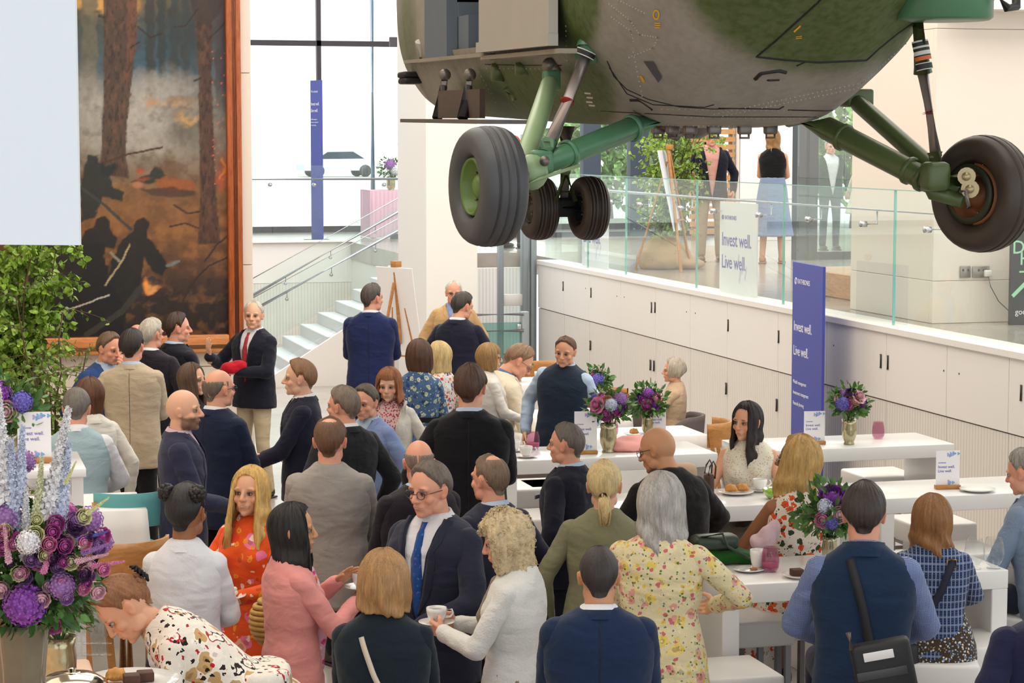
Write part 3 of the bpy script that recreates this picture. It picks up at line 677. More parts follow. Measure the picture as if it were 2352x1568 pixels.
# green drum with pipe at the side
dc = at(2165, 40, 8.7)
MB().lathe([(.0, 0), (.185, 0), (.2, .01), (.2, .075), (.203, .08), (.203, .086), (.2, .09), (.2, .32), (.17, .36), (0, .38)], dc+(0, 0, -.012), 32, 0, (0, 0, 1)).build('side_pod', grn, heli, world=True)
MB().tube([dc+(.16, -.12, .1), dc+(.2, -.16, .03), dc+(.26, -.12, .04), dc+(.28, -.08, .12)], .018, 8).build('pod_pipe', blk, heli, world=True)
# strut placards
def placard(a, b, D0, r, rows, nm='placard'):
    p = at(*a, D0); q = at(*b, D0); d = (q-p)/np.linalg.norm(q-p); L = np.linalg.norm(q-p)
    aa, bb, _ = frame_of(d, FW); out = np.cross(aa, d); 
    if out@FW > 0: out = -out
    side = np.cross(out, d)
    pos = 0
    for frac, m in rows:
        G_ = [[p + d*(pos+frac*L*k) + (out*cos(t)+side*sin(t))*(r+.0015) for t in np.linspace(-1.0, 1.0, 9)] for k in (0, 1)]
        MB().grid(G_).build(nm, m, heli, world=True); pos += frac*L
wl = mat('label_white', '#d8d4cc', .5, var=0); bl = mat('label_black', '#1e1c1c', .5, var=0); ol = mat('label_orange', '#d86a2e', .5, var=0)
placard((1371, 52), (1352, 106), 9.17, .048, [(.06, bl), (.08, wl), (.05, bl), (.08, wl), (.05, bl), (.1, wl), (.05, bl), (.3, wl), (.18, ol), (.05, wl)])
placard((1347, 118), (1341, 132), 9.1, .049, [(.15, wl), (.7, bl), (.15, wl)])
placard((2110, 95), (2119, 140), 8.92, .039, [(.08, wl), (.2, bl), (.1, wl), (.15, bl), (.2, wl), (.07, bl), (.2, ol)])
placard((2119, 146), (2122, 162), 8.94, .039, [(.12, wl), (.76, bl), (.12, wl)])
# suspension cables up to the ceiling
for u, v in ((.6, 0), (3.6, 0)):
    MB().tube([HP(u, v, 4.98), HP(u, v, 8.0)], .012, 6).build('suspension_cable', metal, heli, world=True)

# ------------------------------------------------------------------ hanging panel, painting
def hanging_panel():
    p0 = at(183, 563, 3.1); p1 = at(-260, 560, 3.1)
    t = thing('hanging_panel', 'plain pale grey hanging panel close by at the top left corner', 'panel', p0)
    n = np.cross(p1-p0, [0, 0, 1]); n /= np.linalg.norm(n)
    V = [p0, p1, p1+(0, 0, 1.2), p0+(0, 0, 1.2)]; V = V+[v+n*.012 for v in V]
    MB().add(V, [(0, 1, 2, 3), (7, 6, 5, 4), (0, 4, 5, 1), (1, 5, 6, 2), (2, 6, 7, 3), (3, 7, 4, 0)]).build('panel_board', mat('panel_grey', '#dfe5ea', .6, var=.01), t, world=True)
    for k in (.1, .9): q = p0+(p1-p0)*k+np.array([0, 0, 1.2]); MB().tube([q, [q[0], q[1], 8.0]], .003, 5).build('hanging_wire', metal, t, world=True)
hanging_panel()

def painting():
    YP = 20.38
    def P(x, y): return onY(x, y, YP)
    r = P(558, 805); xi = P(524, 766)
    x_r, z_b = r[0], r[2]; xr_i, zb_i = xi[0], xi[2]; x_l = x_r-4.2; z_t = z_b+5.0; w = x_r-xr_i
    t = thing('painting', 'huge dark forest battle painting in a grooved orange wooden frame on the cream wall', 'painting', (x_r-2, YP, z_b))
    red = NT('mahogany_frame'); v = red.coord(scale=(6, 6, .8)); red.col(red.ramp(red.noise(v, 8, 4, .6, .6), [(.3, '#9c4a22'), (.7, '#c46a38')])); red.set(Roughness=.35); red = red.m
    orr = NT('orange_frame'); v = orr.coord(scale=(.8, 6, 6)); orr.col(orr.ramp(orr.noise(v, 8, 4, .6, .6), [(.3, '#c8733a'), (.7, '#e39a5c')])); orr.set(Roughness=.35); orr = orr.m
    def fr(a, b, m):
        o = MB().rbox(a, b, .012).build('frame_rail', m, t, world=True); return o
    o = fr((xr_i, YP-.09, z_b), (x_r, YP, z_t), red)
    for k in range(5): MB().tube([(xr_i+w*(.42+.06*k), YP-.092, z_b+w), (xr_i+w*(.42+.06*k), YP-.092, z_t)], .003, 5).build('moulding', seam, o, world=True)
    o = fr((x_l, YP-.1, z_b), (xr_i-.001, YP-.001, zb_i), orr)
    for k in range(4): MB().tube([(x_l, YP-.102, z_b+w*(.3+.07*k)), (xr_i-.02, YP-.102, z_b+w*(.3+.07*k))], .003, 5).build('moulding', seam, o, world=True)
    fr((x_l, YP-.09, z_t-w), (xr_i, YP, z_t), orr); fr((x_l-w, YP-.09, z_b), (x_l, YP, z_t), red)
    # canvas: a fine grid whose vertex colours are the paint
    NX_, NZ_ = 190, 330; xs = np.linspace(x_r-2.42, xr_i, NX_); zs = np.linspace(zb_i, zb_i+3.35, NZ_); Xg, Zg = np.meshgrid(xs, zs)
    P3 = np.stack([Xg.ravel(), np.full(Xg.size, YP-.012), Zg.ravel()], 1); x, y = topix(P3); rng = np.random.RandomState(4)
    def vn(sx, sy, ox=0):
        r = np.zeros_like(x); am = 1.0
        for o in range(4):
            gx, gy = (x+ox*37)/sx*2**o+o*7.3, (y+ox*91)/sy*2**o+o*3.1; T_ = rng.rand(64, 64); i0, j0 = np.floor(gx).astype(int), np.floor(gy).astype(int); fx, fy = gx-i0, gy-j0; fx = fx*fx*(3-2*fx); fy = fy*fy*(3-2*fy)
            g = lambda a, b: T_[a % 64, b % 64]; r += am*((g(i0, j0)*(1-fx)+g(i0+1, j0)*fx)*(1-fy)+(g(i0, j0+1)*(1-fx)+g(i0+1, j0+1)*fx)*fy-.5); am *= .55
        return r
    n1, n2, n3 = vn(70, 55), vn(24, 20, 3), vn(9, 12, 5); wx, wy = x+26*n1, y+26*n2
    stops = [(0, '#6c5f45'), (60, '#3c4640'), (160, '#4b5a63'), (230, '#6f7068'), (300, '#8d857a'), (370, '#857662'), (430, '#7a5535'), (520, '#8a5a2c'), (610, '#5c3b22'), (690, '#2e2019'), (780, '#1d1512')]
    Lc = np.array([lin(c)[:3] for _, c in stops]); C_ = np.stack([np.interp(wy, [p for p, _ in stops], Lc[:, k]) for k in range(3)], 1)
    def paint(mask, col, a=1.0):
        m_ = np.clip(mask, 0, 1)[:, None]*a; C_[:] = C_*(1-m_)+np.array(lin(col)[:3])*m_
    def blobm(cx, cy, rx, ry, soft=.5, X=None, Y=None, rot=0):
        X = wx if X is None else X; Y = wy if Y is None else Y; dx, dy = X-cx, Y-cy; c, s_ = cos(rot), sin(rot); q = np.sqrt(((dx*c+dy*s_)/rx)**2+((-dx*s_+dy*c)/ry)**2); return 1-sstep(1-soft, 1+soft, q)
    def polym(pts, soft=2.0, jx=3.0):
        X, Y = x+jx*n3, y+jx*n2; ins = np.zeros(len(x), bool); dmin = np.full(len(x), 1e9); k = len(pts)
        for i_ in range(k):
            (x0, y0), (x1, y1) = pts[i_], pts[(i_+1) % k]; cnd = ((y0 > Y) != (y1 > Y)); xi2 = x0+(Y-y0)/((y1-y0) if y1 != y0 else 1e-9)*(x1-x0); ins ^= cnd & (X < xi2)
            dx, dy = x1-x0, y1-y0; t_ = np.clip(((X-x0)*dx+(Y-y0)*dy)/(dx*dx+dy*dy+1e-9), 0, 1); dmin = np.minimum(dmin, np.hypot(X-x0-t_*dx, Y-y0-t_*dy))
        return sstep(-soft, soft, np.where(ins, dmin, -dmin))
    paint(blobm(215, 5, 60, 26), '#c8964a'); paint(blobm(300, 0, 20, 40), '#b98540', .8); paint(blobm(345, 130, 90, 60, .9), '#2e5163', .75); paint(blobm(430, 60, 60, 80, .8), '#262f2c', .8)
    for a, b, c in ((205, 17, '#66604e'), (345, 11, '#2a2e2c'), (372, 9, '#23302f'), (400, 10, '#2b3538'), (426, 8, '#30373a'), (508, 13, '#43383d')): paint((1-sstep(b-3, b+3, np.abs(x-a+8*n2)))*(1-sstep(170, 300, y+40*n1)), c, .85)
    for a in ((350, 190, 80, 26, .9), (400, 215, 60, 26, .8), (250, 250, 70, 30, .9), (340, 275, 60, 46, 1.0), (260, 315, 50, 40, .9), (205, 220, 30, 50, .8), (310, 235, 50, 30, .9), (360, 330, 60, 22, .7)): paint(blobm(*a[:4], .9), '#b9b0a6', a[4]*.62)
    paint(blobm(432, 272, 26, 10, .9), '#e8b266', .8); paint(blobm(400, 240, 50, 10, .9), '#c79a62', .5); paint(blobm(345, 230, 16, 5, .9), '#d68a3c', .7); paint(blobm(430, 300, 40, 30, .9), '#4b4135', .6)
    paint(np.clip(n2*2.2, 0, 1), '#3c2c20', .35); paint(np.clip(-n2*2.2, 0, 1)*(y > 420), '#a36f3a', .35); paint(np.clip(n3*2.5, 0, 1)*(y > 640), '#0e0b0a', .5)
    for pts, c, bark in ((((238, -40), (316, -40), (312, 100), (302, 190), (291, 300), (288, 350), (296, 410), (230, 400), (234, 330), (238, 200)), '#4c3526', 1), (((448, 30), (490, 30), (486, 160), (490, 320), (498, 470), (506, 560), (455, 560), (460, 460), (458, 340), (456, 160)), '#4a2f22', 1), (((430, -40), (524, -40), (505, 30), (480, 60), (455, 50), (440, 20)), '#382a22', 0), (((292, -40), (316, -40), (312, 110), (290, 200)), '#6a4330', 1)):
        m_ = polym(pts); paint(m_, c, .95)
        if bark: paint(m_*np.clip(vn(5, 16, 9)*2.4, 0, 1), '#241710', .7); paint(m_*np.clip(-vn(5, 16, 12)*2.0, 0, 1), '#7a5238', .5)
    def stroke(pts, w, c, a=1.0, jx=2.0):
        X, Y = x+jx*n3, y+jx*n2; d = np.full(len(x), 1e9)
        for (x0, y0), (x1, y1) in zip(pts, pts[1:]):
            dx, dy = x1-x0, y1-y0; t_ = np.clip(((X-x0)*dx+(Y-y0)*dy)/(dx*dx+dy*dy), 0, 1); d = np.minimum(d, np.hypot(X-x0-t_*dx, Y-y0-t_*dy))
        paint(1-sstep(w*.5, w*.5+1.6, d), c, a)
    for p_ in (((316, 60), (345, 85), (372, 78)), ((240, 40), (226, 38)), ((455, 20), (425, 60), (400, 62)), ((480, 90), (510, 60), (524, 40)), ((460, 180), (446, 186)), ((300, 110), (318, 98)), ((470, 600), (500, 560), (524, 540)), ((420, 690), (450, 640), (480, 610), (524, 590)), ((400, 470), (430, 490), (458, 486)), ((390, 520), (425, 512), (455, 524))): stroke(p_, 2.5, '#2a1d16', .9)
    F_ = '#14140f'
    for pts, c in ((((200, 368), (203, 356), (222, 357), (226, 374), (242, 380), (262, 374), (268, 384), (252, 400), (262, 430), (286, 438), (280, 462), (236, 452), (215, 500), (188, 512), (184, 430), (190, 396)), '#1a221b'), (((222, 500), (240, 494), (252, 506), (250, 524), (270, 548), (262, 572), (238, 566), (244, 640), (200, 660), (182, 560), (195, 530), (214, 522)), F_),
                   (((312, 505), (330, 498), (345, 512), (336, 540), (362, 572), (384, 614), (372, 634), (350, 622), (332, 590), (322, 650), (284, 700), (238, 700), (255, 600), (285, 548), (305, 532)), F_), (((203, 606), (230, 594), (247, 612), (250, 650), (290, 700), (280, 780), (120, 780), (150, 660), (185, 640)), '#100e0c'), (((80, 560), (240, 560), (240, 640), (180, 700), (100, 780), (40, 780)), '#17110d'),
                   (((300, 418), (322, 404), (345, 398), (352, 384), (368, 386), (380, 402), (376, 416), (340, 420)), '#1e2a20')): paint(polym(pts, 2, 5), c, .95)
    paint(polym(((352, 412), (395, 402), (440, 416), (452, 432), (420, 440), (368, 434)), 3, 6), '#9c5526', .9); paint(polym(((322, 432), (400, 430), (450, 440), (448, 452), (350, 450)), 3, 6), '#3b2a1c', .8); paint(blobm(316, 424, 12, 8, .4, x, y), '#b07350', .9); paint(blobm(395, 388, 20, 16, .8), '#6b4a30', .8); paint(blobm(330, 402, 18, 5, .9), '#c9541f', .6)
    for p_, w_, c in ((((238, 374), (290, 355), (372, 338)), 3, '#4b2d1c'), (((186, 430), (240, 470), (300, 527)), 5, '#3a3935'), (((298, 562), (280, 600), (242, 655)), 2.5, '#b09a72'), (((140, 716), (200, 696), (250, 678)), 1.6, '#c2bbaa'), (((118, 580), (116, 670)), 3, '#8c7c6a'), (((200, 768), (280, 715), (330, 655), (350, 640)), 12, '#35332c'), (((382, 610), (410, 600)), 5, '#72777a'), (((255, 580), (275, 600)), 4, '#8a8676')): stroke(p_, w_, c)
    paint(blobm(348, 655, 8, 16, .6), '#ef9440'); paint(blobm(362, 660, 12, 7, .6, rot=-.6), '#e8a060'); paint(blobm(510, 395, 12, 30, .9), '#c8501f', .9); paint(blobm(508, 385, 4, 16, .8), '#f0a040', .9); paint(blobm(500, 350, 14, 60, .9), '#5c2f20', .5)
    for k in range(34): paint(blobm(rng.uniform(486, 523), rng.uniform(110, 430), 1.6, 1.6, .6, x, y), '#e0703a')
    C_[:] = C_*(1+.35*n3[:, None]*.6); C_ = np.clip(C_, 0.002, 1)
    s = NT('oil_canvas'); ca = s.add('ShaderNodeVertexColor', layer_name='paint'); s.L(ca.outputs[0], s.b.inputs['Base Color']); s.set(Roughness=.42); s.bump(s.noise(s.coord(), 60, 3), .15, .004)
    V_ = P3; Fq = [(i_*NX_+j_, i_*NX_+j_+1, (i_+1)*NX_+j_+1, (i_+1)*NX_+j_) for i_ in range(NZ_-1) for j_ in range(NX_-1)]
    cv = obj_from('canvas', V_, Fq, s.m, t, False, True); ca_ = cv.data.color_attributes.new('paint', 'FLOAT_COLOR', 'POINT'); ca_.data.foreach_set('color', np.concatenate([C_, np.ones((len(C_), 1))], 1).ravel().astype(np.float32))
    MB().box((x_l, YP-.011, zb_i), (xr_i, YP-.002, z_t-w)).build('backing', mat('dark_canvas', '#2a2019', .6, var=.3, vscale=3), t, world=True)
painting()
# ================================================================== people
def mesh_arrays(me):
    n = len(me.vertices); V = np.empty(n*3); me.vertices.foreach_get('co', V)
    L = np.empty(len(me.loops), int); me.loops.foreach_get('vertex_index', L)
    st_ = np.empty(len(me.polygons), int); me.polygons.foreach_get('loop_start', st_); tt = np.empty(len(me.polygons), int); me.polygons.foreach_get('loop_total', tt)
    return V.reshape(-1, 3), [L[a:a+b].tolist() for a, b in zip(st_, tt)]
def smooth_v(V, Fs, it, lam=.5):
    if it <= 0: return V
    q = np.array([f for f in Fs if len(f) == 4]); E = np.concatenate([q[:, [0, 1]], q[:, [1, 2]], q[:, [2, 3]], q[:, [3, 0]]]) if len(q) else np.zeros((0, 2), int)
    a = np.concatenate([E[:, 0], E[:, 1]]); b = np.concatenate([E[:, 1], E[:, 0]]); cnt = np.bincount(a, minlength=len(V)).astype(float); cnt[cnt == 0] = 1
    V = V.copy()
    for _ in range(it):
        S = np.stack([np.bincount(a, V[b, k], minlength=len(V)) for k in range(3)], 1)/cnt[:, None]
        V = V+(S-V)*lam
    return V
def remesh(mb, vox, it=3, dec=None):
    me = bpy.data.meshes.new('tmp'); me.from_pydata(mb.arr().tolist(), [], mb.f); o = bpy.data.objects.new('tmp', me); COL.objects.link(o)
    m = o.modifiers.new('r', 'REMESH'); m.mode = 'VOXEL'; m.voxel_size = vox; m.adaptivity = 0
    if dec: d = o.modifiers.new('d', 'DECIMATE'); d.ratio = dec
    dg = bpy.context.evaluated_depsgraph_get(); ev = o.evaluated_get(dg); m2 = ev.to_mesh(); V, Fs = mesh_arrays(m2); ev.to_mesh_clear()
    bpy.data.objects.remove(o); bpy.data.meshes.remove(me)
    return smooth_v(V, Fs, it), Fs
def normals(V, Fs):
    T = np.array([f[:3] for f in Fs]); n = np.cross(V[T[:, 1]]-V[T[:, 0]], V[T[:, 2]]-V[T[:, 0]]); N = np.zeros_like(V)
    for f4 in range(3):
        for k in range(3): N[:, k] += np.bincount(T[:, f4], n[:, k], minlength=len(V))
    return N/(np.linalg.norm(N, axis=1, keepdims=True)+1e-12)
def gs(V, c, s): s = np.asarray(s, float)*np.ones(3); return np.exp(-.5*(((V-np.array(c))/s)**2).sum(1))

# ---- head template: crown at z=+.12, chin at z=-.112, face towards +Y
def make_head(sex):
    f = sex == 'f'; m = MB()
    m.ell((0, -.008, .02), (.076, .097, .100), nu=28, nv=20)
    m.ell((0, .028, -.035), (.060 if f else .064, .060, .072), nu=20, nv=14)
    m.ell((0, .045, -.075), (.040 if f else .047, .042, .036), nu=16, nv=12)
    m.ell((0, .070, -.096), (.019 if f else .025, .018, .016))
    for s in (-1, 1):
        m.ell((s*.042, .056, -.028), (.024, .024, .022)); m.ell((s*.030, .072, .022), (.028, .016, .012 if f else .014))
        m.ell((s*.049, .012, -.07), (.016, .036, .028))
        M = Euler((R(10), R(s*8), R(s*18))).to_matrix(); m.ell((s*.080, -.010, -.005), (.007, .019, .031), M=M); m.ell((s*.077, -.004, -.025), (.009, .012, .014), M=M)
        m.ell((s*.0115, .096, -.030), (.009, .010, .008))
    m.cap2((0, .083, .018), (0, .104 if f else .108, -.026), .009, .0125)
    m.ell((0, .087, -.0575), (.023, .010, .0065)); m.ell((0, .085, -.0665), (.019, .010, .007)); m.ell((0, .080, -.058), (.033, .014, .022))
    nr = .050 if f else .058
    m.cap2((0, -.018, -.05), (0, -.038, -.20), nr, nr*1.06, nu=20)
    V, Fs = remesh(m, .0042, 2)
    dy = -.010*gs(V, (.031, .088, .003), (.013, .03, .009))-.010*gs(V, (-.031, .088, .003), (.013, .03, .009))
    dy += -.004*gs(V, (0, .095, -.062), (.022, .03, .0014)) - .004*gs(V, (0, .092, -.080), (.016, .03, .006))
    V[:, 1] += dy*(V[:, 1] > .03)
    fr = (V[:, 1] > .05).astype(float)
    lip = (np.clip(1.6*(gs(V, (0, .09, -.0625), (.0155, .05, .0058))-.35), 0, 1))*fr
    brow = sum(np.clip(2*(gs(V, (s*.033, .085, .0255), (.0155, .03, .0032))-.3), 0, 1) for s in (-1, 1))*fr
    beard = np.clip(sstep(-.025, -.045, V[:, 2])*sstep(-.155, -.125, V[:, 2])*sstep(.0, .02, V[:, 1]+.3*np.abs(V[:, 0])-.005)*(1-.95*lip)+.0, 0, 1)
    blush = .8*sum(gs(V, (s*.045, .07, -.03), .018) for s in (-1, 1)) + .9*gs(V, (0, .115, -.028), .014)+.8*sum(gs(V, (s*.085, -.01, -.005), (.012, .03, .03)) for s in (-1, 1))
    lash = np.clip(sum(gs(V, (s*.031, .08, .003), (.0125, .03, .0045)) for s in (-1, 1)), 0, 1)*fr
    e = MB()
    for s in (-1, 1):
        e.ell((s*.0305, .0735, .0025), (.0125, .0110, .0080), 1, 12, 8); e.ell((s*.0305, .0795, .0025), (.0068, .0064, .0066), 2, 8, 6)
        for zz, rr in ((.0095, .0017), (-.0055, .0009)):
            e.tube([(s*.0305+x, .0865-abs(x+s*.0)*.45-(.0 if zz > 0 else .001), .0025+(zz-.0025)*(1-(x/.017)**2)) for x in np.linspace(-.0155, .0155, 6)], rr, 5, 2)
    return V, Fs, dict(lip=lip, brow=brow, beard=beard, blush=np.clip(blush, 0, 1), lash=lash), e
HEAD = {k: make_head(k) for k in 'mf'}

# ---- hands: wrist at origin, fingers along +Y, palm towards -Z, thumb on +X
def make_hand(curl, spread=.0, vox=.0036, dec=None):
    m = MB()
    m.cap2((0, -.05, 0), (0, .012, 0), .024, .027); 
    xs = (.031, .0105, -.0105, -.030); L = (.070, .078, .072, .056); by = (.082, .086, .082, .074)
    for i, x in enumerate(xs):
        b = np.array([x, by[i], 0]); m.cap2((x*.6, .012, 0), b, .0145, .0115)
        d = np.array([sin(spread*(x/.03)), cos(spread*(x/.03)), 0]); a = 0; p = b; r = (.0092, .0096, .0092, .0080)[i]
        for k, (fr, c) in enumerate(zip((.46, .30, .24), curl)):
            a += R(c*(1+.12*i)); dd = d*cos(a)+np.array([0, 0, -1])*sin(a); q = p+dd*L[i]*fr; m.cap2(p, q, r, r*.93); p = q; r *= .93
    c0 = curl[0]/60.; p = np.array([.02, .02, -.006])
    for dd, l, r in (((.75, .62, -.25-.3*c0), .036, .0145), ((.55-.6*c0, .80, -.25-.3*c0), .032, .0112), ((.25-.8*c0, .93, -.2-.3*c0), .027, .0098)):
        dd = np.array(dd); dd /= np.linalg.norm(dd); q = p+dd*l; m.cap2(p, q, r, r*.9); p = q
    m.ell((.0, .045, -.008), (.032, .035, .012))
    return remesh(m, vox, 2, dec)
HANDS = {'relaxed': make_hand((18, 28, 16)), 'grip': make_hand((48, 55, 32)), 'open': make_hand((8, 8, 5), .22), 'fist': make_hand((70, 75, 40)), 'low': make_hand((20, 28, 16), 0, .006, .5)}

# ---- hair
def snoise1(n, k, rng):                      # periodic smooth noise with k bumps
    a = rng.rand(k)*2-1; x = np.arange(n)/n*k; i = x.astype(int); f = x-i; f = f*f*(3-2*f); return a[i % k]*(1-f)+a[(i+1) % k]*f
EL = [(0, 47), (25, 45), (42, 34), (58, 22), (72, 8), (80, -14), (88, 2), (100, 2), (112, -22), (140, -36), (180, -40)]
def hair_shell(style='short', thick=.012, length=-.2, face=52, fringe=None, flare=.0, curl=.25, rough=.005, seed=1, bald=None, nphi=84, rows=34, tuck=0.0, part=0.0, front_len=None):
    """grid of strands from the crown; returns MB in head coordinates"""
    rng = np.random.RandomState(seed); cols = []
    ph = np.arange(nphi)*360./nphi; n1 = snoise1(nphi, nphi//2, rng); n2 = snoise1(nphi, nphi//6, rng); n3 = snoise1(nphi, nphi//3, rng)
    c = np.array([0, -.008, .02]); out, inn = [], []
    long = style in ('long', 'bob'); L_rag = style == 'long'
    if long: rough = max(rough, .0075)
    for j, p in enumerate(ph):
        pa = p if p <= 180 else 360-p; e_end = np.interp(pa, *zip(*EL))
        if fringe is not None and pa < face: e_end = fringe+(max(0, pa-face*.7))*.2 + 2*n1[j]
        lw = sstep(face-7, face+7, pa) if long else 0.0
        cx, cy = sin(R(p)), cos(R(p)); path = []
        K = 60; e_low = e_end*(1-lw)+(0)*lw
        for k in range(K+1):
            el = R(90+(e_low-90)*k/K); path.append((c[0]+cos(el)*cx*.076, c[1]+cos(el)*cy*.097, c[2]+sin(el)*.100, cos(el)*cx, cos(el)*cy, sin(el)))
        if long and lw > .02:
            Ln = (length if front_len is None else front_len+(length-front_len)*sstep(face, 150, pa))+(.022 if L_rag else .012)*n2[j]+.012*n1[j]; r0 = path[-1]
            for k in range(1, 41):
                s = k/40; z = r0[2]+(Ln-r0[2])*s*lw
                drop = (r0[2]-z)
                back = sstep(80, 180, pa)
                yy = r0[1]+(flare*s-curl*.25*s**3)*cy*.09 + back*.022*sstep(0, .10, drop)
                fwd = (1-back)*.02*sstep(0, .15, drop)
                xx = r0[0]*(1-.10*sstep(0, .08, drop)*(1-back))+(flare*s-curl*.25*s**3)*cx*.09
                path.append((xx, yy+fwd, z, cx*.8, cy*.8, 0))
        if not long and pa > 118:
            q0 = path[-1]; kk = sstep(118, 150, pa)
            for k in range(1, 9): path.append((q0[0]*(1-.02*k), q0[1]-.0005*k, q0[2]-.0035*k*kk, cx*.9, cy*.9, 0))
        P = np.array(path); d = np.r_[0, np.cumsum(np.linalg.norm(np.diff(P[:, :3], axis=0), axis=1))]; d /= d[-1]
        t = np.linspace(0, 1, rows); Q = np.stack([np.interp(t, d, P[:, k]) for k in range(6)], 1)
        th = np.full(rows, thick); el = np.degrees(np.arctan2(Q[:, 5], np.hypot(Q[:, 3], Q[:, 4])))
        if not long: th = thick*(1-sstep(.75, 1.0, t))**.8 - .0025*sstep(.8, 1, t) + (.004*(pa < 60))*(1-sstep(.8, 1, t))
        else: th = th*(1-.5*(1-lw)*sstep(.7, 1, t))+.006*t*lw
        if bald == 'top': th = th-(thick+.014)*np.maximum(sstep(12, 34, el), 1-sstep(58, 78, pa))
        if bald == 'crown': th = th - (thick+.004)*np.exp(-((el-72)/20.)**2)*(pa > 90) - .3*thick*(el > 60)
        if bald == 'thin': th = th*.45-.001*(el > 60)
        if bald == 'front': th = th - (thick+.005)*sstep(75, 45, pa)*(1-sstep(72, 85, el))
        if bald == 'full': th = th*0-.014
        st_ = rough*(n1[j]*.6+n3[j]*.8)*(.3+t)+rough*1.2*np.sin(j*2.1+t*5+n2[j]*4)*.4
        if part and pa < 100: th = th-.006*np.exp(-((el-85)/6.)**2)
        nrm = Q[:, 3:]/(np.linalg.norm(Q[:, 3:], axis=1, keepdims=True)+1e-9)
        O = Q[:, :3]+nrm*(th+st_*(th > .001))[:, None]; out.append(O); inn.append(Q[:, :3]+nrm*(np.minimum(th-.010, th*0-.004))[:, None])
    m = MB(); out = np.array(out).transpose(1, 0, 2); inn = np.array(inn).transpose(1, 0, 2)
    G_ = np.concatenate([out, inn[::-1]]) if long else out
    G_ = G_[:, ::-1]
    m.grid(G_, 0, True, True); return m
def add_tail(m, pts, rs, seed=3, n=26):
    rng = np.random.RandomState(seed); m.tube(pts, rs, 14)
    for k in range(n):
        o = rng.uniform(-1, 1, 3); P = [np.array(p)+o*r*.85 for p, r in zip(pts, rs)]; m.tube(P, [.004]*(len(pts)-1)+[.001], 5)
def hair_mat(c, var=.45, curly=False):
    key = ('hair', c, curly)
    if key in MATS: return MATS[key]
    s = NT('hair_'+c.strip('#')); v = s.coord(scale=(30, 30, 3) if not curly else (16, 16, 16)); n = s.noise(v, 5, 4, .7, .4); n2 = s.noise(s.coord(scale=(9, 9, 4)), 3, 2)
    l = lin(c); d = tuple(x*(1-var) for x in l[:3]); b = tuple(min(1, x*(1+var*.9)+.01) for x in l[:3])
    r = s.add('ShaderNodeValToRGB'); e = r.color_ramp.elements; e[0].position = .3; e[0].color = d+(1,); e[1].position = .7; e[1].color = b+(1,)
    s.L(s.math('ADD', s.math('MULTIPLY', n, .65), s.math('MULTIPLY', n2, .35)), r.inputs[0]); s.L(r.outputs[0], s.b.inputs['Base Color'])
    s.set(Roughness=.42); s.b.inputs['Specular IOR Level'].default_value = .45; s.bump(n, .7, .006); MATS[key] = s.m; return s.m
TONES = {'fair': '#e3b496', 'pink': '#e0a58a', 'tan': '#dba787', 'brown': '#9c6a48', 'olive': '#c99670', 'pale': '#ecc7ae'}
def skin_mat(tone, hair, beard=0.0):
    key = ('skin', tone, hair, beard)
    if key in MATS: return MATS[key]
    s = NT('skin_'+tone); a = lambda n: s.add('ShaderNodeAttribute', attribute_name=n).outputs['Fac']
    base = TONES[tone]; l = lin(base); n = s.noise(s.coord(), 25, 3)
    red = (min(1, l[0]*1.02), l[1]*.66, l[2]*.58, 1); lipc = (l[0]*.72, l[1]*.36, l[2]*.36, 1)
    def mixc(f, A, Bc):
        x = s.add('ShaderNodeMix', data_type='RGBA')
        for k, v in ((0, f), (6, A), (7, Bc)):
            if isinstance(v, (float, int)) or isinstance(v, tuple): x.inputs[k].default_value = v
            else: s.L(v, x.inputs[k])
        return x.outputs[2]
    c = mixc(s.math('MULTIPLY', a('blush'), .45), l, red); c = mixc(s.math('MULTIPLY', n, .25), c, red)
    c = mixc(s.math('MULTIPLY', a('lip'), .75), c, lipc); hl = lin(hair) if hair else l
    c = mixc(s.math('MULTIPLY', a('lash'), .22), c, (l[0]*.35, l[1]*.22, l[2]*.18, 1))
    c = mixc(s.math('MULTIPLY', a('brow'), .75), c, (hl[0]*.6, hl[1]*.6, hl[2]*.6, 1))
    if beard: c = mixc(s.math('MULTIPLY', a('beard'), beard), c, (hl[0]*.8, hl[1]*.8, hl[2]*.8, 1))
    s.L(c, s.b.inputs['Base Color']); s.set(Roughness=.48); s.b.inputs['Specular IOR Level'].default_value = .35
    s.b.inputs['Subsurface Weight'].default_value = .0
    MATS[key] = s.m; return s.m
eye_w = mat('eye_white', '#b5a9a0', .25, var=0); eye_d = mat('eye_dark', '#2a1c16', .25, var=0); mouth_d = mat('mouth_dark', '#4a1c1a', .6, var=0)

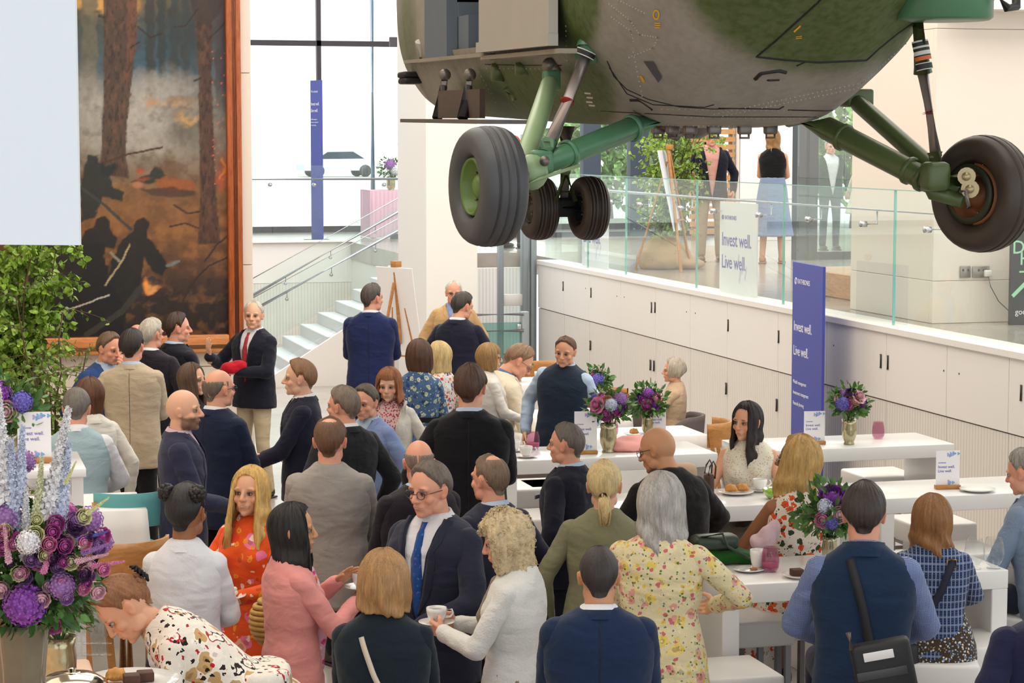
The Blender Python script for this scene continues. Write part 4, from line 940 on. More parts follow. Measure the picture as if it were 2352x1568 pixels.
# ---- cloth
def cloth(name, color, pat='plain', rough=.85, layers=None, bump=.25, bs=260, scale=1.0):
    key = ('cloth', name)
    if key in MATS: return MATS[key]
    s = NT(name); v = s.coord(); fine = s.noise(v, 420, 2); big = s.noise(v, 5, 3)
    if isinstance(color, str):
        l = lin(color); dk_ = .62 if max(l[:3]) < .16 else .92; base = s.add('ShaderNodeVectorMath', operation='SCALE'); base.inputs[0].default_value = tuple(q*dk_ for q in l[:3])
        s.L(s.math('ADD', s.math('MULTIPLY', fine, .35), s.math('ADD', s.math('MULTIPLY', big, .18), .74)), base.inputs['Scale']); c = base.outputs[0]
    if pat in ('floral', 'spots'):
        for (sc, th, pal, dist) in layers:
            dn = s.add('ShaderNodeTexNoise'); dn.inputs['Scale'].default_value = sc*1.3; dn.inputs['Detail'].default_value = 2; s.L(v, dn.inputs['Vector'])
            off = s.add('ShaderNodeVectorMath', operation='MULTIPLY_ADD'); s.L(dn.outputs['Color'], off.inputs[0]); off.inputs[1].default_value = (dist,)*3; s.L(v, off.inputs[2])
            vo = s.add('ShaderNodeTexVoronoi'); vo.inputs['Scale'].default_value = sc; s.L(off.outputs[0], vo.inputs['Vector'])
            msk = s.math('LESS_THAN', vo.outputs['Distance'], th)
            sep = s.add('ShaderNodeSeparateColor'); s.L(vo.outputs['Color'], sep.inputs[0])
            pc = s.ramp(sep.outputs[0], [(k/len(pal), p) for k, p in enumerate(pal)], 'CONSTANT')
            inner = s.math('LESS_THAN', vo.outputs['Distance'], th*.45); pc = s.mix(s.math('MULTIPLY', inner, .35), pc, '#5a2d22' if dist > .02 else pal[0])
            c = s.mix(msk, c, pc)
    if pat in ('plaid', 'stripe', 'check', 'rib', 'zig'):
        for (axis, sc, th, colr, fac) in layers:
            w = s.add('ShaderNodeTexWave', wave_type='BANDS', bands_direction=axis, wave_profile='SIN'); w.inputs['Scale'].default_value = sc
            w.inputs['Distortion'].default_value = .0 if pat != 'zig' else 6; s.L(v, w.inputs[0])
            c = s.mix(s.math('MULTIPLY', s.math('GREATER_THAN', w.outputs[1], th), fac), c, colr)
    s.L(c, s.b.inputs['Base Color']); s.set(Roughness=rough); s.b.inputs['Specular IOR Level'].default_value = .25
    s.b.inputs['Sheen Weight'].default_value = .12
    fo = s.noise(s.coord(scale=(1, 1, 1.7)), 6, 2, .5, .8); rd = s.math('ABSOLUTE', s.math('SUBTRACT', fo, .5)); f2 = s.noise(s.coord(scale=(1, 1, 2.2), rot=(.5, .3, 0)), 4.5, 2, .45, .4); hh = s.math('ADD', s.math('ADD', s.math('MULTIPLY', s.math('POWER', rd, 1.25), 1.0), s.math('MULTIPLY', f2, 1.1)), s.math('MULTIPLY', s.noise(v, bs, 2), .06*bump/.25))
    s.bump(hh, .6, .03); MATS[key] = s.m; return s.m

def loft(secs, n=28, mb=None):
    """secs: (cx, cy, z, half width, half depth[, exponent]) -> closed tube"""
    m = mb or MB(); G_ = []
    for q in secs:
        cx, cy, z, a, b = q[:5]; e = q[5] if len(q) > 5 else 2.3
        G_.append([(cx+a*np.sign(cos(t))*abs(cos(t))**(2/e), cy+b*np.sign(sin(t))*abs(sin(t))**(2/e), z) for t in np.arange(n)*2*pi/n])
    m.grid(G_, 0, True, True); k = len(secs)
    m.f.append([m.n-n*k+j for j in range(n)][::-1]); m.f.append([m.n-n+j for j in range(n)]); m.m += [0, 0]; m.s += [False, False]
    return m
def interp_secs(secs, n=18):
    S = np.array([list(q)+[2.3]*(6-len(q)) for q in secs], float); z = np.linspace(S[0, 2], S[-1, 2], n)
    z = np.unique(np.r_[z, S[:, 2]]); idx = np.argsort(S[:, 2])
    return [tuple(np.interp(zz, S[idx, 2], S[idx, k]) if k != 2 else zz for k in range(6)) for zz in z]
def wave(V, seed, k=26., n=7):
    rng = np.random.RandomState(seed); r = np.zeros(len(V)); Wp = V+.02*np.sin(V[:, [1, 2, 0]]*23+rng.rand(3)*6)
    for _ in range(n):
        d = rng.randn(3); d[2] *= 1.6; d /= np.linalg.norm(d); r += np.abs(np.sin(Wp@d*k*rng.uniform(.5, 1.4)+rng.rand()*6.28))
    return 1-r/n*1.57
TORSO = {
 'm': [(0, 0, -.15, .205, .130), (0, 0, -.05, .198, .130), (0, .0, .06, .188, .124), (0, .0, .17, .182, .118), (0, 0, .30, .205, .128), (0, -.003, .39, .206, .128), (0, -.008, .44, .196, .114), (0, -.012, .478, .170, .100), (0, -.016, .505, .130, .088), (0, -.02, .528, .092, .076), (0, -.02, .555, .066, .066)],
 'f': [(0, 0, -.15, .195, .130), (0, 0, -.06, .190, .132), (0, 0, .05, .170, .118), (0, 0, .16, .145, .100), (0, 0, .28, .165, .112), (0, -.003, .37, .172, .110), (0, -.008, .425, .162, .098), (0, -.012, .462, .138, .086), (0, -.016, .488, .104, .076), (0, -.02, .51, .074, .066), (0, -.02, .535, .056, .056)]}
ARMS = {  # wrist target in upper-body coordinates (x outward), elbow hint, hand, palm normal
 'down': ((.285, .05, -.03), (.9, -1, 0), 'relaxed', (-1, 0, 0)), 'front': ((.05, .27, .10), (.8, -.6, -.5), 'relaxed', (-.5, 0, -1)), 'hold': ((.10, .30, .22), (.7, -.3, -1), 'grip', (-1, 0, .3)),
 'hip': ((.215, -.02, .07), (1, -.35, .1), 'relaxed', (0, 0, -1)), 'pocket': ((.235, .09, -.03), (.7, -1, 0), 'relaxed', (-1, 0, 0)), 'back': ((.06, -.19, .0), (1, -.5, 0), 'relaxed', (0, -1, 0)),
 'table': ((.14, .33, .12), (.9, -.3, -.6), 'relaxed', (0, 0, -1)), 'lap': ((.10, .22, -.02), (.8, -.5, 0), 'relaxed', (0, 0, -1)), 'chin': ((.07, .20, .50), (.6, .2, -1), 'grip', (0, -1, 0)),
 'gesture': ((.16, .38, .26), (.6, -.2, -1), 'open', (-.2, 0, 1)), 'raise': ((.20, .30, .44), (.7, -.2, -1), 'open', (-.3, -.8, 0)), 'clasp': ((.035, .33, .36), (.8, -.1, -1), 'relaxed', (-1, 0, 0))}
PEOPLE = []
def person(label, px, py, D, face=0, sex='m', tone='fair', hair=None, hairc='#4a3424', top=None, lower=None, pose='stand', seat=.77, z0=0.0, lean=0, side=0, twist=0, turn=0, nod=0, tilt=0, w=1.0,
           armL='down', armR='down', inner=None, glasses=None, tie=None, open_=None, skirt=None, beard=0.0, open_mouth=False, bare=False, sleeve=1.0, collar=None, belt=None, scarf=None, shoes='#2a2220', group=None, stretch=1.0,
           necklace=False, hem=None, vest=None, hs=1.0, smile=False, seed=None, neck_open=False, handvis=(True, True), bust=True, badge=None, shirt_hem=None, pad=0.0):
    seed = seed or (int(px*7+py) % 9973); rng = np.random.RandomState(seed); hd = HEAD[sex]
    anchor = at(px, py, D); hg = heading(px)+R(face)
    f = sex == 'f'; armL = ARMS[armL] if isinstance(armL, str) else armL; armR = ARMS[armR] if isinstance(armR, str) else armR
    U0 = Matrix.Rotation(-R(lean), 4, 'X') @ Matrix.Rotation(R(side), 4, 'Y') @ Matrix.Rotation(R(twist), 4, 'Z')
    nb = .540 if not f else .522
    Hloc = Matrix.Translation((0, -.012, nb)) @ Matrix.Rotation(-R(turn), 4, 'Z') @ Matrix.Rotation(-R(nod), 4, 'X') @ Matrix.Rotation(R(tilt), 4, 'Y') @ Matrix.Translation((0, .025, .118)) @ Matrix.Scale(hs, 4)
    topz = max((U0 @ Hloc @ Vector(p))[2] for p in ((0, -.03, .12), (0, .0, .12), (0, -.09, .06), (0, .05, .10)))
    tp = U0 @ Hloc @ Vector((0, -.01, .12))
    hairh = .012
    if pose == 'stand': PZ = .955; s = (anchor[2]-z0-hairh)/(PZ+topz)
    else: s = (anchor[2]-seat-hairh)/(topz+.10); PZ = (seat-z0)/s+.10
    U = Matrix.Translation((0, 0, PZ)) @ U0
    Hm = U @ Hloc; Hn = np.array(Hm); Un = np.array(U)
    sc = np.array([s, s, s])
    rz = -hg; c_, s_ = cos(rz), sin(rz); off = np.array([c_*tp[0]-s_*tp[1], s_*tp[0]+c_*tp[1]])*s
    loc = (anchor[0]-off[0], anchor[1]-off[1], z0)
    PEOPLE.append((round(px), round(s, 3)))
    sm = skin_mat(tone, hairc if hair != 'full' else '#5a4636', beard)
    # -- arms (in upper coordinates)
    sw_ = (.178 if not f else .150)*w+pad; sz = .438 if not f else .424; arms = {}
    for sg, A in ((-1, armL), (1, armR)):
        S = np.array([sg*sw_, -.008, sz]); Wt = np.array(A[0])*[sg, 1, 1]; hint = np.array(A[1])*[sg, 1, 1]; ua, fa = (.285, .25) if not f else (.27, .235)
        d = Wt-S; L = np.linalg.norm(d); L2 = min(L, (ua+fa)*.995); Wt = S+d/L*L2; d = d/L; a = (ua**2-fa**2+L2**2)/(2*L2); h = sqrt(max(0, ua**2-a*a)); hv = hint-d*(hint@d); hv /= np.linalg.norm(hv)+1e-9
        arms[sg] = (S, S+d*a+hv*h, Wt, A)
    # -- skin body
    V, Fs, at_, eyes = hd; n0 = len(V)
    BV = [xf(V, Hn)]; BF = [list(q) for q in Fs]; BM = [0]*len(Fs); AT = {k: [a] for k, a in at_.items()}; nn = n0
    def addb(V_, F_, m_, world_M):
        nonlocal nn
        V_ = xf(V_, world_M); BV.append(V_); BF.extend([[i+nn for i in q] for q in F_]); BM.extend([m_]*len(F_) if isinstance(m_, int) else m_); nn += len(V_)
        for k in AT: AT[k].append(np.zeros(len(V_)))
    addb(eyes.arr(), eyes.f, eyes.m, Hn)
    if open_mouth:
        mo = MB().ell((0, .0925, -.064), (.014, .006, .010)); addb(mo.arr(), mo.f, 3, Hn)
    if smile:
        mo = MB().ell((0, .0945, -.0625), (.014, .003, .0035)); addb(mo.arr(), mo.f, 1, Hn)
    core = MB()
    if bare:
        T2 = [(q[0], q[1], q[2], q[3]*w*.95, q[4]*.95) for q in TORSO[sex]]; loft(interp_secs(T2), 28, core)
        for sg in (-1, 1):
            S, E, Wt, A = arms[sg]; core.cap2(S+[-sg*.03, 0, 0], S+[0, 0, -.01], .046, .046); core.cap2(S, E, .041 if f else .05, .034); core.cap2(E, Wt, .037, .023)
        cv, cf = remesh(core, .011, 3); addb(cv, cf, 0, Un)
    else:
        loft([(q[0], q[1], q[2], q[3]*w*.80, q[4]*.80) for q in TORSO[sex]], 14, core)
        for sg in (-1, 1):
            S, E, Wt, A = arms[sg]; core.cap2(E, Wt, .026, .023, nu=10); core.cap2(S, E, .032, .026, nu=8)
        addb(core.arr(), core.f, 0, Un)
    handM = {}
    for k, sg in enumerate((-1, 1)):
        S, E, Wt, A = arms[sg]; HV, HF = HANDS[A[2] if handvis[k] else 'low']; fd = (Wt-E)/np.linalg.norm(Wt-E)
        if len(A) > 4: fd = np.array(A[4])*[sg, 1, 1]; fd = fd/np.linalg.norm(fd)
        pn = -np.array(A[3])*[sg, 1, 1]; zz = pn-fd*(pn@fd); zz /= np.linalg.norm(zz)+1e-9; xx = np.cross(fd, zz)
        mir = 1.0
        # thumb sits towards the front/inside: for the right hand palm in -> thumb forward
        HVv = HV.copy(); 
        if (sg > 0): HVv[:, 0] *= -1; HFm = [q[::-1] for q in HF]
        else: HFm = HF
        hk = 1.0 if not f else .92
        M = np.eye(4); M[:3, 0] = xx*hk; M[:3, 1] = fd*hk; M[:3, 2] = zz*hk; M[:3, 3] = Wt+fd*.008; addb(HVv, HFm, 0, Un@M); handM[sg] = Un@M
    # legs
    lg = MB(); hips = PZ; knees = {}; ank = {}
    for sg in (-1, 1):
        Hp = np.array([sg*.095, 0, PZ-.03])
        if pose == 'stand': K_ = np.array([sg*.105, .02, .50]); Ak = np.array([sg*.12, -.01+.03*sg, .08])
        else:
            az = max(.08, PZ-.52); K_ = np.array([sg*.15, .42, PZ-.02]); Ak = np.array([sg*.14, .36, az])
        knees[sg] = K_; ank[sg] = Ak
        if skirt: lg.cap2(K_, Ak, .052, .036)
    if lg.n: addb(lg.arr(), lg.f, 0, np.eye(4))
    BVa = np.concatenate(BV)*s
    P = obj_from('person', BVa, BF, [sm, eye_w, eye_d, mouth_d], None, True, False, BM, {k: np.concatenate(a) for k, a in AT.items()})
    P.location = loc; P.rotation_euler = (0, 0, rz)
    tag(P, label, 'person', group)
    def child(name, V_, F_, m_, mi=None, lab=None, sm_=True):
        o = obj_from(name, np.asarray(V_)*s, F_, m_, P, sm_, False, mi)
        if lab: o['label'] = lab
        return o
    # -- garments
    T = TORSO[sex]
    def torso_mb(grow, z_lo, z_hi=9, wd=1.0, trim=False):
        T2 = [(q[0], q[1], q[2], q[3]*w*wd+grow, q[4]*(.5+.5*w)+grow) for q in T if z_lo-.0 <= q[2] <= z_hi]
        if T2[0][2] > z_lo+.01: T2 = [(0, 0, z_lo, T2[0][3], T2[0][4])]+T2
        if z_lo < T[0][2]-.01: T2 = [(0, 0, z_lo, T2[0][3]*1.02, T2[0][4]*1.02)]+T2
        if trim: T2 = T2[:-2]+[(0, -.018, (.520 if not f else .500), .112 if not f else .092, .088 if not f else .074), (0, -.020, (.546 if not f else .526), .080 if not f else .069, .078 if not f else .066)]
        m = loft(interp_secs(T2)); 
        if f and bust:
            for sg in (-1, 1): m.ell((sg*.068, .070, .325), (.062+grow, .062+grow, .062+grow))
        return m
    def sleeves(m, g, frac=1.0, cuff=0, sides=(-1, 1)):
        for sg in sides:
            S, E, Wt, A = arms[sg]; r = (.062, .054, .042) if not f else (.053, .044, .035); m.ell(S+[-sg*.016, 0, -.006], (r[0]+g+.004, r[0]+g+.004, r[0]+g))
            E2 = S+(E-S)*min(1, frac*2) if frac < .5 else E; m.cap2(S+[-sg*.012, 0, -.01], E2, r[0]+g, r[1]+g)
            if frac > .5: W2 = E+(Wt-E)*min(1, (frac-.5)*2); m.cap2(E, W2, r[1]+g, r[2]+g+cuff); m.lathe([(r[2]+g+cuff, -.03), (r[2]+g+cuff, .006)], W2, 14, 0, (Wt-E)/np.linalg.norm(Wt-E), True, True)
        return m
    def garment(name, mb, m_, vox=.0135, amp=.004, mat_M=Un, cut=None, it=3, k=26., lab=None, post=None):
        V_, F_ = remesh(mb, vox, it); N = normals(V_, F_); V_ = V_+N*(amp*wave(V_, seed, k)+amp*.35*wave(V_, seed+5, k*2.3))[:, None]
        if post is not None: V_ = post(V_)
        if cut is not None:
            bm = bmesh.new(); vs = [bm.verts.new(q) for q in V_]
            for q in F_:
                try: bm.faces.new([vs[i] for i in q])
                except ValueError: pass
            zb, k_, xt = cut
            def front(): return [q for q in bm.faces if (q.calc_center_median().y > .02 and q.calc_center_median().z > zb-.03 and abs(q.calc_center_median().x) < .16)]
            for sg in (-1, 1):
                g = front(); gg = list({v for q in g for v in q.verts}|{e for q in g for e in q.edges}|set(g))
                bmesh.ops.bisect_plane(bm, geom=gg, plane_co=(sg*.004, 0, zb), plane_no=Vector((sg*1, 0, -k_)).normalized(), dist=1e-5)
            kill = [q for q in bm.faces if q.calc_center_median().y > -.02 and q.calc_center_median().z > zb and abs(q.calc_center_median().x) < .004+k_*(q.calc_center_median().z-zb) and q.calc_center_median().z < .60]
            bmesh.ops.delete(bm, geom=kill, context='FACES'); bm.verts.index_update(); V_ = np.array([q.co[:] for q in bm.verts]); F_ = [[v.index for v in q.verts] for q in bm.faces]; bm.free()
        o = child(name, xf(V_, mat_M), F_, m_, lab=lab); return V_, F_, o
    def neck_ring(name, z, r, h, m_, tiltd=14, opening=0, th=.006, parent=None):
        """collar band round the neck; opening leaves a gap at the front"""
        G_ = []; n = 26; a0 = R(opening); ang = np.linspace(a0, 2*pi-a0, n)
        c0 = np.array([0, -.022, z]); M = Matrix.Rotation(-R(tiltd), 3, 'X')
        for rr, hh in ((r+.002, 0), (r, h*.5), (r-.003, h), (r+.006, h), (r+.016, h*.35), (r+.020, -.004)):
            G_.append([c0+np.array(M@Vector((sin(t)*rr, cos(t)*rr*1.05, hh))) for t in ang])
        m = MB().grid(G_); return child(name, xf(m.arr(), Un), m.f, m_)
    ztop = nb-.035
    if skirt:   # (length z above floor, hem half width, material, waist z)
        zl, hw, skm = skirt[:3]; PZl = PZ
        if pose == 'stand':
            wz = PZ+.16; m = loft(interp_secs([(0, 0, zl, hw, hw*.8, 2), (0, 0, (zl+PZ-.1)/2, hw*.85, hw*.68, 2), (0, 0, PZ-.08, .198*w, .145), (0, 0, PZ+.02, .185*w, .13), (0, 0, wz, .152*w, .108)], 24), 36)
        else:
            m = loft([(0, .02, PZ-.115, .225*w, .17), (0, .0, PZ-.03, .215*w, .15), (0, 0, PZ+.06, .19*w, .13), (0, 0, PZ+.16, .152*w, .108)])
            for sg in (-1, 1): m.cap2((sg*.09, 0, PZ-.02), (sg*.12, .42, PZ-.02), .095, .08)
            m.cap2((-.1, .2, PZ-.02), (.1, .2, PZ-.02), .085, .085); zz = max(zl, .1); m.cap2((-.1, .43, PZ-.03), (-.1, .42, zz), .085, .09); m.cap2((.1, .43, PZ-.03), (.1, .42, zz), .085, .09); m.cap2((0, .43, PZ-.05), (0, .42, zz), .08, .09)
        def pleat(V_):
            if pose != 'stand': return V_
            t = np.arctan2(V_[:, 1], V_[:, 0]); q = sstep(PZ, zl, V_[:, 2]); rr = 1+.05*q*np.sin(t*9+np.sin(V_[:, 2]*6)); V_[:, :2] *= rr[:, None]; return V_
        garment('skirt', m, skm, .0145, .004, np.eye(4), None, 2, 14., post=pleat)
    elif lower:
        m = MB(); m.ell((0, -.01, PZ-.02), (.175*w, .128, .14)); 
        for sg in (-1, 1):
            Hp = np.array([sg*.088, 0, PZ-.03])
            m.cap2(Hp, knees[sg], .093, .064); m.cap2(knees[sg], ank[sg]+[0, 0, .02], .064, .056)
        garment('trousers', m, lower, .0155, .0045, np.eye(4), None, 2, 20.)
    for sg in (-1, 1):
        Ak = ank[sg]; z_ = Ak[2]-.078
        m = MB().ell((Ak[0], Ak[1]+.055, z_+.042), (.045, .135, .042)).ell((Ak[0], Ak[1]-.02, z_+.055), (.04, .05, .05)); m.rbox((Ak[0]-.043, Ak[1]-.075, z_), (Ak[0]+.043, Ak[1]+.175, z_+.018), .008)
        v_ = m.arr(); v_[:, 2] = np.maximum(v_[:, 2], z_); child('shoe', v_, m.f, mat('shoe_'+shoes, shoes, .4))
    if inner is not None:      # shirt or blouse seen in the opening or at collar and cuffs
        zlo = shirt_hem if shirt_hem is not None else -.10
        m = torso_mb(-.004, zlo); sv_, sf_, _so2 = garment('shirt', m, inner, .014, .002, Un, None, 3); sbv = BVHTree.FromPolygons([tuple(q) for q in sv_], sf_)
        neck_ring('shirt_collar', ztop+.004, (.063 if not f else .055), .042, inner, 12, 16 if open_ or neck_open else 3)
        if sleeve >= .95 and top is not None:
            for sg in (-1, 1):
                S, E, Wt, A = arms[sg]; d = (Wt-E)/np.linalg.norm(Wt-E); m = MB().lathe([(.036, -.05), (.037, .008), (.033, .008), (.03, -.05)], Wt, 16, 0, d); child('cuff', xf(m.arr(), Un), m.f, inner)
    if top is not None:
        zlo = hem if hem is not None else -.15; gr = .010
        m = torso_mb(gr if not vest else .006, zlo, trim=inner is not None)
        if sleeve > 0:
            for sg_ in (-1, 1): garment('sleeve', sleeves(MB(), .005, sleeve, 0, (sg_,)), top, .0125, .0085, Un, None, 2, 30.)
        tv, tf, to = garment('jacket' if (inner is not None and not vest) else ('waistcoat' if vest else 'top'), m, top, .0135, .0075 if not vest else .005, Un, open_)
        if open_ is not None:
            bv = BVHTree.FromPolygons([tuple(q) for q in tv], tf); zb, k_, xt = open_
            def surf(x, z, up=.004):
                h = bv.ray_cast(Vector((x, .6, z)), Vector((0, -1, 0)))
                return np.array([x, (h[0].y if h[0] else .1)+up, z])
            for sg in (-1, 1):
                G_ = []
                for t in np.linspace(0, 1, 12):
                    z = zb+(.535-zb)*t; xi_ = .006+k_*(z-zb)
                    wd = .05*sstep(0, .35, t)*(1-.25*sstep(.75, 1, t)); notch = -.018 if .70 < t < .80 else 0
                    row = []
                    for q in np.linspace(0, 1, 5):
                        x = xi_+(wd+notch)*q-.003; zq = z-.01*q; pt = surf(sg*x, min(zq, .50), .0065 if q < .9 else .003)
                        if z > .50: pt = np.array([sg*x, pt[1]-(z-.50)*1.0, zq])
                        row.append(pt)
                    G_.append(row)
                m2 = MB().grid(G_); child('lapel', xf(m2.arr(), Un), m2.f, top)
        if vest:
            if collar == 'stand': neck_ring('collar', ztop-.012, .078, .056, top, 8, 0)
        elif collar != 'none' and inner is not None: neck_ring('jacket_collar', ztop-.008, .073 if not f else .064, .034, top, 10, 34 if open_ else 20)
        elif collar == 'roll' or collar == 'stand': neck_ring('collar', ztop-.02, .068, .045, top, 8, 0)
        elif collar == 'shirt': neck_ring('collar', ztop-.014, .062 if not f else .058, .036, top, 12, 14)
        if open_ is None and inner is not None and not vest:  # back vent line
            bv2 = BVHTree.FromPolygons([tuple(q) for q in tv], tf); sp = []
            for z in np.linspace(zlo+.015, .50, 22):
                h = bv2.ray_cast(Vector((0, -.6, z)), Vector((0, 1, 0)))
                if h[0] is not None: sp.append((0, h[0].y-.0005, z))
            m2 = MB().tube(sp, .0016, 4); child('back_seam', xf(m2.arr(), Un), m2.f, inter)
    if vest is True and inner is not None:
        for sg_ in (-1, 1): garment('sleeve', sleeves(MB(), .005, 1.0, 0, (sg_,)), inner, .0125, .009, Un, None, 2, 34.)
    if tie:
        m = MB(); zt = nb-.045; y0 = .088*(.5+.5*w)+.02
        pts = [(zt+.02, .016, .050), (zt-.012, .012, .075), (zt-.03, .018, .085), (zt-.14, .028, .112), (zt-.28, .034, .130), (zt-.37, .036, .128), (zt-.41, .003, .126)]
        def fy(z, y):
            h = sbv.ray_cast(Vector((0, .6, min(z, .50))), Vector((0, -1, 0))); return (h[0].y if h[0] else y)+.004-(max(0, z-.50)*.9)
        pts = [(z, a, fy(z, y)) for z, a, y in pts]; pts.append((pts[-1][0]-.002, .001, pts[-1][2]))
        G_ = [[(-a, y+.002, z), (0, y+.012, z), (a, y+.002, z), (a*.9, y-.006, z), (-a*.9, y-.006, z)] for z, a, y in pts]; m.grid(G_, 0, True, True); child('tie', xf(m.arr(), Un), m.f, tie)
    if belt:
        m = MB(); G_ = [[(cos(t)*(.152*w+.028), sin(t)*(.108+.026), z) for t in np.arange(32)*2*pi/32] for z in (.125, .165)]; m.grid(G_, 0, True, True); child('belt', xf(m.arr(), Un), m.f, belt)
    if badge:
        p_ = np.array(badge); m = MB().rbox(p_-[.035, .004, .012], p_+[.035, .004, .012], .003); child('name_badge', xf(m.arr(), Un), m.f, mat('badge_grey', '#8b8d8c', .4, var=0))
    if scarf:
        m = MB(); P0 = [(-.03, .10, .10), (-.055, .13, .30), (-.062, .06, .46), (-.04, -.045, .50), (.04, -.045, .50), (.062, .06, .46), (.05, .13, .28), (.03, .12, -.02)]
        m.tube([np.array(q) for q in P0], [.03, .036, .034, .03, .03, .034, .036, .03], 12); v_, f_ = remesh(m, .011, 2); v_ += normals(v_, f_)*(.006*wave(v_, seed, 50))[:, None]; child('scarf', xf(v_, Un), f_, scarf)
    if necklace:
        m = MB().tube([(.058*sin(t), .045+.05*cos(t)*(1 if cos(t) > 0 else .8)-.03, .50-.04*max(0, cos(t))) for t in np.linspace(0, 2*pi, 20)], .0012, 4); child('necklace', xf(m.arr(), Un), m.f, metal)
    # -- hair
    hm2 = hair_mat(hairc, curly=(hair or {}).get('curly', False) if isinstance(hair, dict) else False)
    if hair is not None and hair != 'full':
        h = dict(hair); extra = h.pop('extra', None); h.pop('curly', None); hm_b = hair_shell(seed=seed, **h)
        if extra == 'pony':
            add_tail(hm_b, [(0, -.095, -.03), (.004, -.125, -.045), (.008, -.13, -.09), (.006, -.115, -.15), (0, -.105, -.19)], [.018, .030, .034, .026, .008], seed)
        if extra == 'buns':
            for sg in (-1, 1):
                c = np.array([sg*.072, -.045, .088])
                for k in range(70): q = rng.randn(3); q /= np.linalg.norm(q); hm_b.ell(c+q*.030, .012, 0, 6, 4)
                hm_b.ell(c, .034)
        if extra == 'updo':
            for k in range(40): q = rng.randn(3); q /= np.linalg.norm(q); hm_b.ell(np.array([0, -.105, .03])+q*[.035, .022, .03], .014, 0, 6, 4)
        if extra == 'curls':
            V_ = hm_b.arr(); nrm = V_-[0, -.01, .0]; nrm /= np.linalg.norm(nrm, axis=1, keepdims=True); V_ = V_+nrm*(.010*wave(V_, 4, 95, 5)+.006)[:, None]; hm_b.v = [V_]
            idx = rng.choice(len(V_)//2, 260)
            for i in idx:
                p0 = V_[i]; ax = rng.randn(3); ax /= np.linalg.norm(ax); a_, b_, d_ = frame_of(ax); r = rng.uniform(.006, .012)
                hm_b.tube([p0+(a_*cos(t)+b_*sin(t))*r*(1-.1*t)+d_*.0022*t for t in np.linspace(0, 7, 9)], .0022, 4, cap=False)
        if extra == 'wavy':
            V_ = hm_b.arr(); q = sstep(.0, -.15, V_[:, 2]); V_[:, 0] += .010*q*np.sin(V_[:, 2]*55+V_[:, 0]*30); V_[:, 1] += .008*q*np.sin(V_[:, 2]*48+V_[:, 0]*50); hm_b.v = [V_]
        child('hair', xf(hm_b.arr(), Hn), hm_b.f, hm2)
        if extra == 'buns': m = MB().tube([(0, .06, .112), (0, 0, .128), (0, -.07, .09), (0, -.104, .03)], .0022, 5); child('parting', xf(m.arr(), Hn), m.f, sm)
        if extra == 'pony': m = MB().lathe([(.019, -.006), (.023, 0), (.019, .006)], (.001, -.105, -.036), 12, 0, (0, -1, -.4)); child('hair_band', xf(m.arr(), Hn), m.f, inter)
        if extra == 'updo':
            m = MB()
            for k in range(14): t = k/14*2*pi; m.tube([(0, -.13, .04), (.03*cos(t), -.15, .04+.03*sin(t)), (.045*cos(t+.4), -.135, .04+.045*sin(t+.4))], .005, 5)
            child('hair_clip', xf(m.arr(), Hn), m.f, inter)
    if glasses:
        gm = mat('spectacle_'+glasses, glasses, .3, var=0); m = MB()
        for sg in (-1, 1):
            m.tube([(sg*.032+.023*cos(t), .099-.004*abs(cos(t)), .001+.018*sin(t)) for t in np.linspace(0, 2*pi, 17)[:-1]], .0018, 6, closed=True)
            m.tube([(sg*.055, .096, .006), (sg*.072, .07, .008), (sg*.080, .0, .006), (sg*.080, -.015, -.004)], .0018, 5)
        m.tube([(-.009, .100, .004), (0, .103, .007), (.009, .100, .004)], .0018, 5); child('spectacles', xf(m.arr(), Hn), m.f, gm)
    info = dict(o=P, s=s, U=Un, H=Hn, hands={k: np.array(wmat(P))@np.diag([s, s, s, 1])@M for k, M in handM.items()}, W=np.array(wmat(P)), arms=arms)
    return info
def upt(info, p):            # point in a person's upper-body coordinates -> world
    q = xf(np.array([p]), info['U'])*info['s']; return xf(q, info['W'])[0]
# ================================================================== the guests
navy = cloth('navy_wool', '#23263d'); navy2 = cloth('dark_navy_wool', '#1d2033'); midnight = cloth('midnight_wool', '#191a29'); blueblz = cloth('blue_blazer', '#26356b'); slate = cloth('slate_suit', '#30344a')
char = cloth('charcoal_suit', '#26282e'); maroonbl = cloth('plum_black_suit', '#2b2430'); royal = cloth('deep_blue_suit', '#1c3459'); violetnavy = cloth('purple_navy_jacket', '#3a3d5c'); inkshirt = cloth('ink_blue_overshirt', '#1a2748')
tanj = cloth('tan_jacket', '#c9a271'); linen = cloth('beige_linen', '#c2b096', bump=.5, bs=120); cream = cloth('cream_jacket', '#e2d5bd'); beige = cloth('beige_cotton', '#cdb092'); chino = cloth('stone_chinos', '#c6b699'); khaki = cloth('khaki_trousers', '#b39c7d')
black = cloth('black_cloth', '#17171b'); blackt = cloth('black_trousers', '#1a1b20'); greyt = cloth('grey_trousers', '#46474b'); denimnavy = cloth('dark_denim', '#1b2a36'); tealgrey = cloth('blue_grey_trousers', '#4b5f6a')
whites = cloth('white_shirt', '#e9e9ee'); lblue = cloth('light_blue_shirt', '#b9cfe8'); pinks = cloth('pink_shirt', '#d9bccb'); blues = cloth('blue_shirt', '#4f6f9d'); mauve = cloth('soft_blue_shirt', '#8d9cc9')
ltblazer = cloth('light_blue_blazer', '#8497c4'); greysw = cloth('grey_sweater', '#a39d96', bump=.4); knitnavy = cloth('navy_knit', '#2c3c52', bump=.6, bs=160); ltvest = cloth('pale_blue_knit', '#a8c0c8', bump=.5, bs=160)
cardi = cloth('white_cardigan', '#dfd9cd', bump=.6, bs=140); offw = cloth('white_blouse', '#eae4da'); olive = cloth('olive_jacket', '#8e8c6c'); lin2 = cloth('white_linen', '#e6e4df', bump=.6, bs=120); taupe = cloth('taupe_waistcoat', '#8f8571')
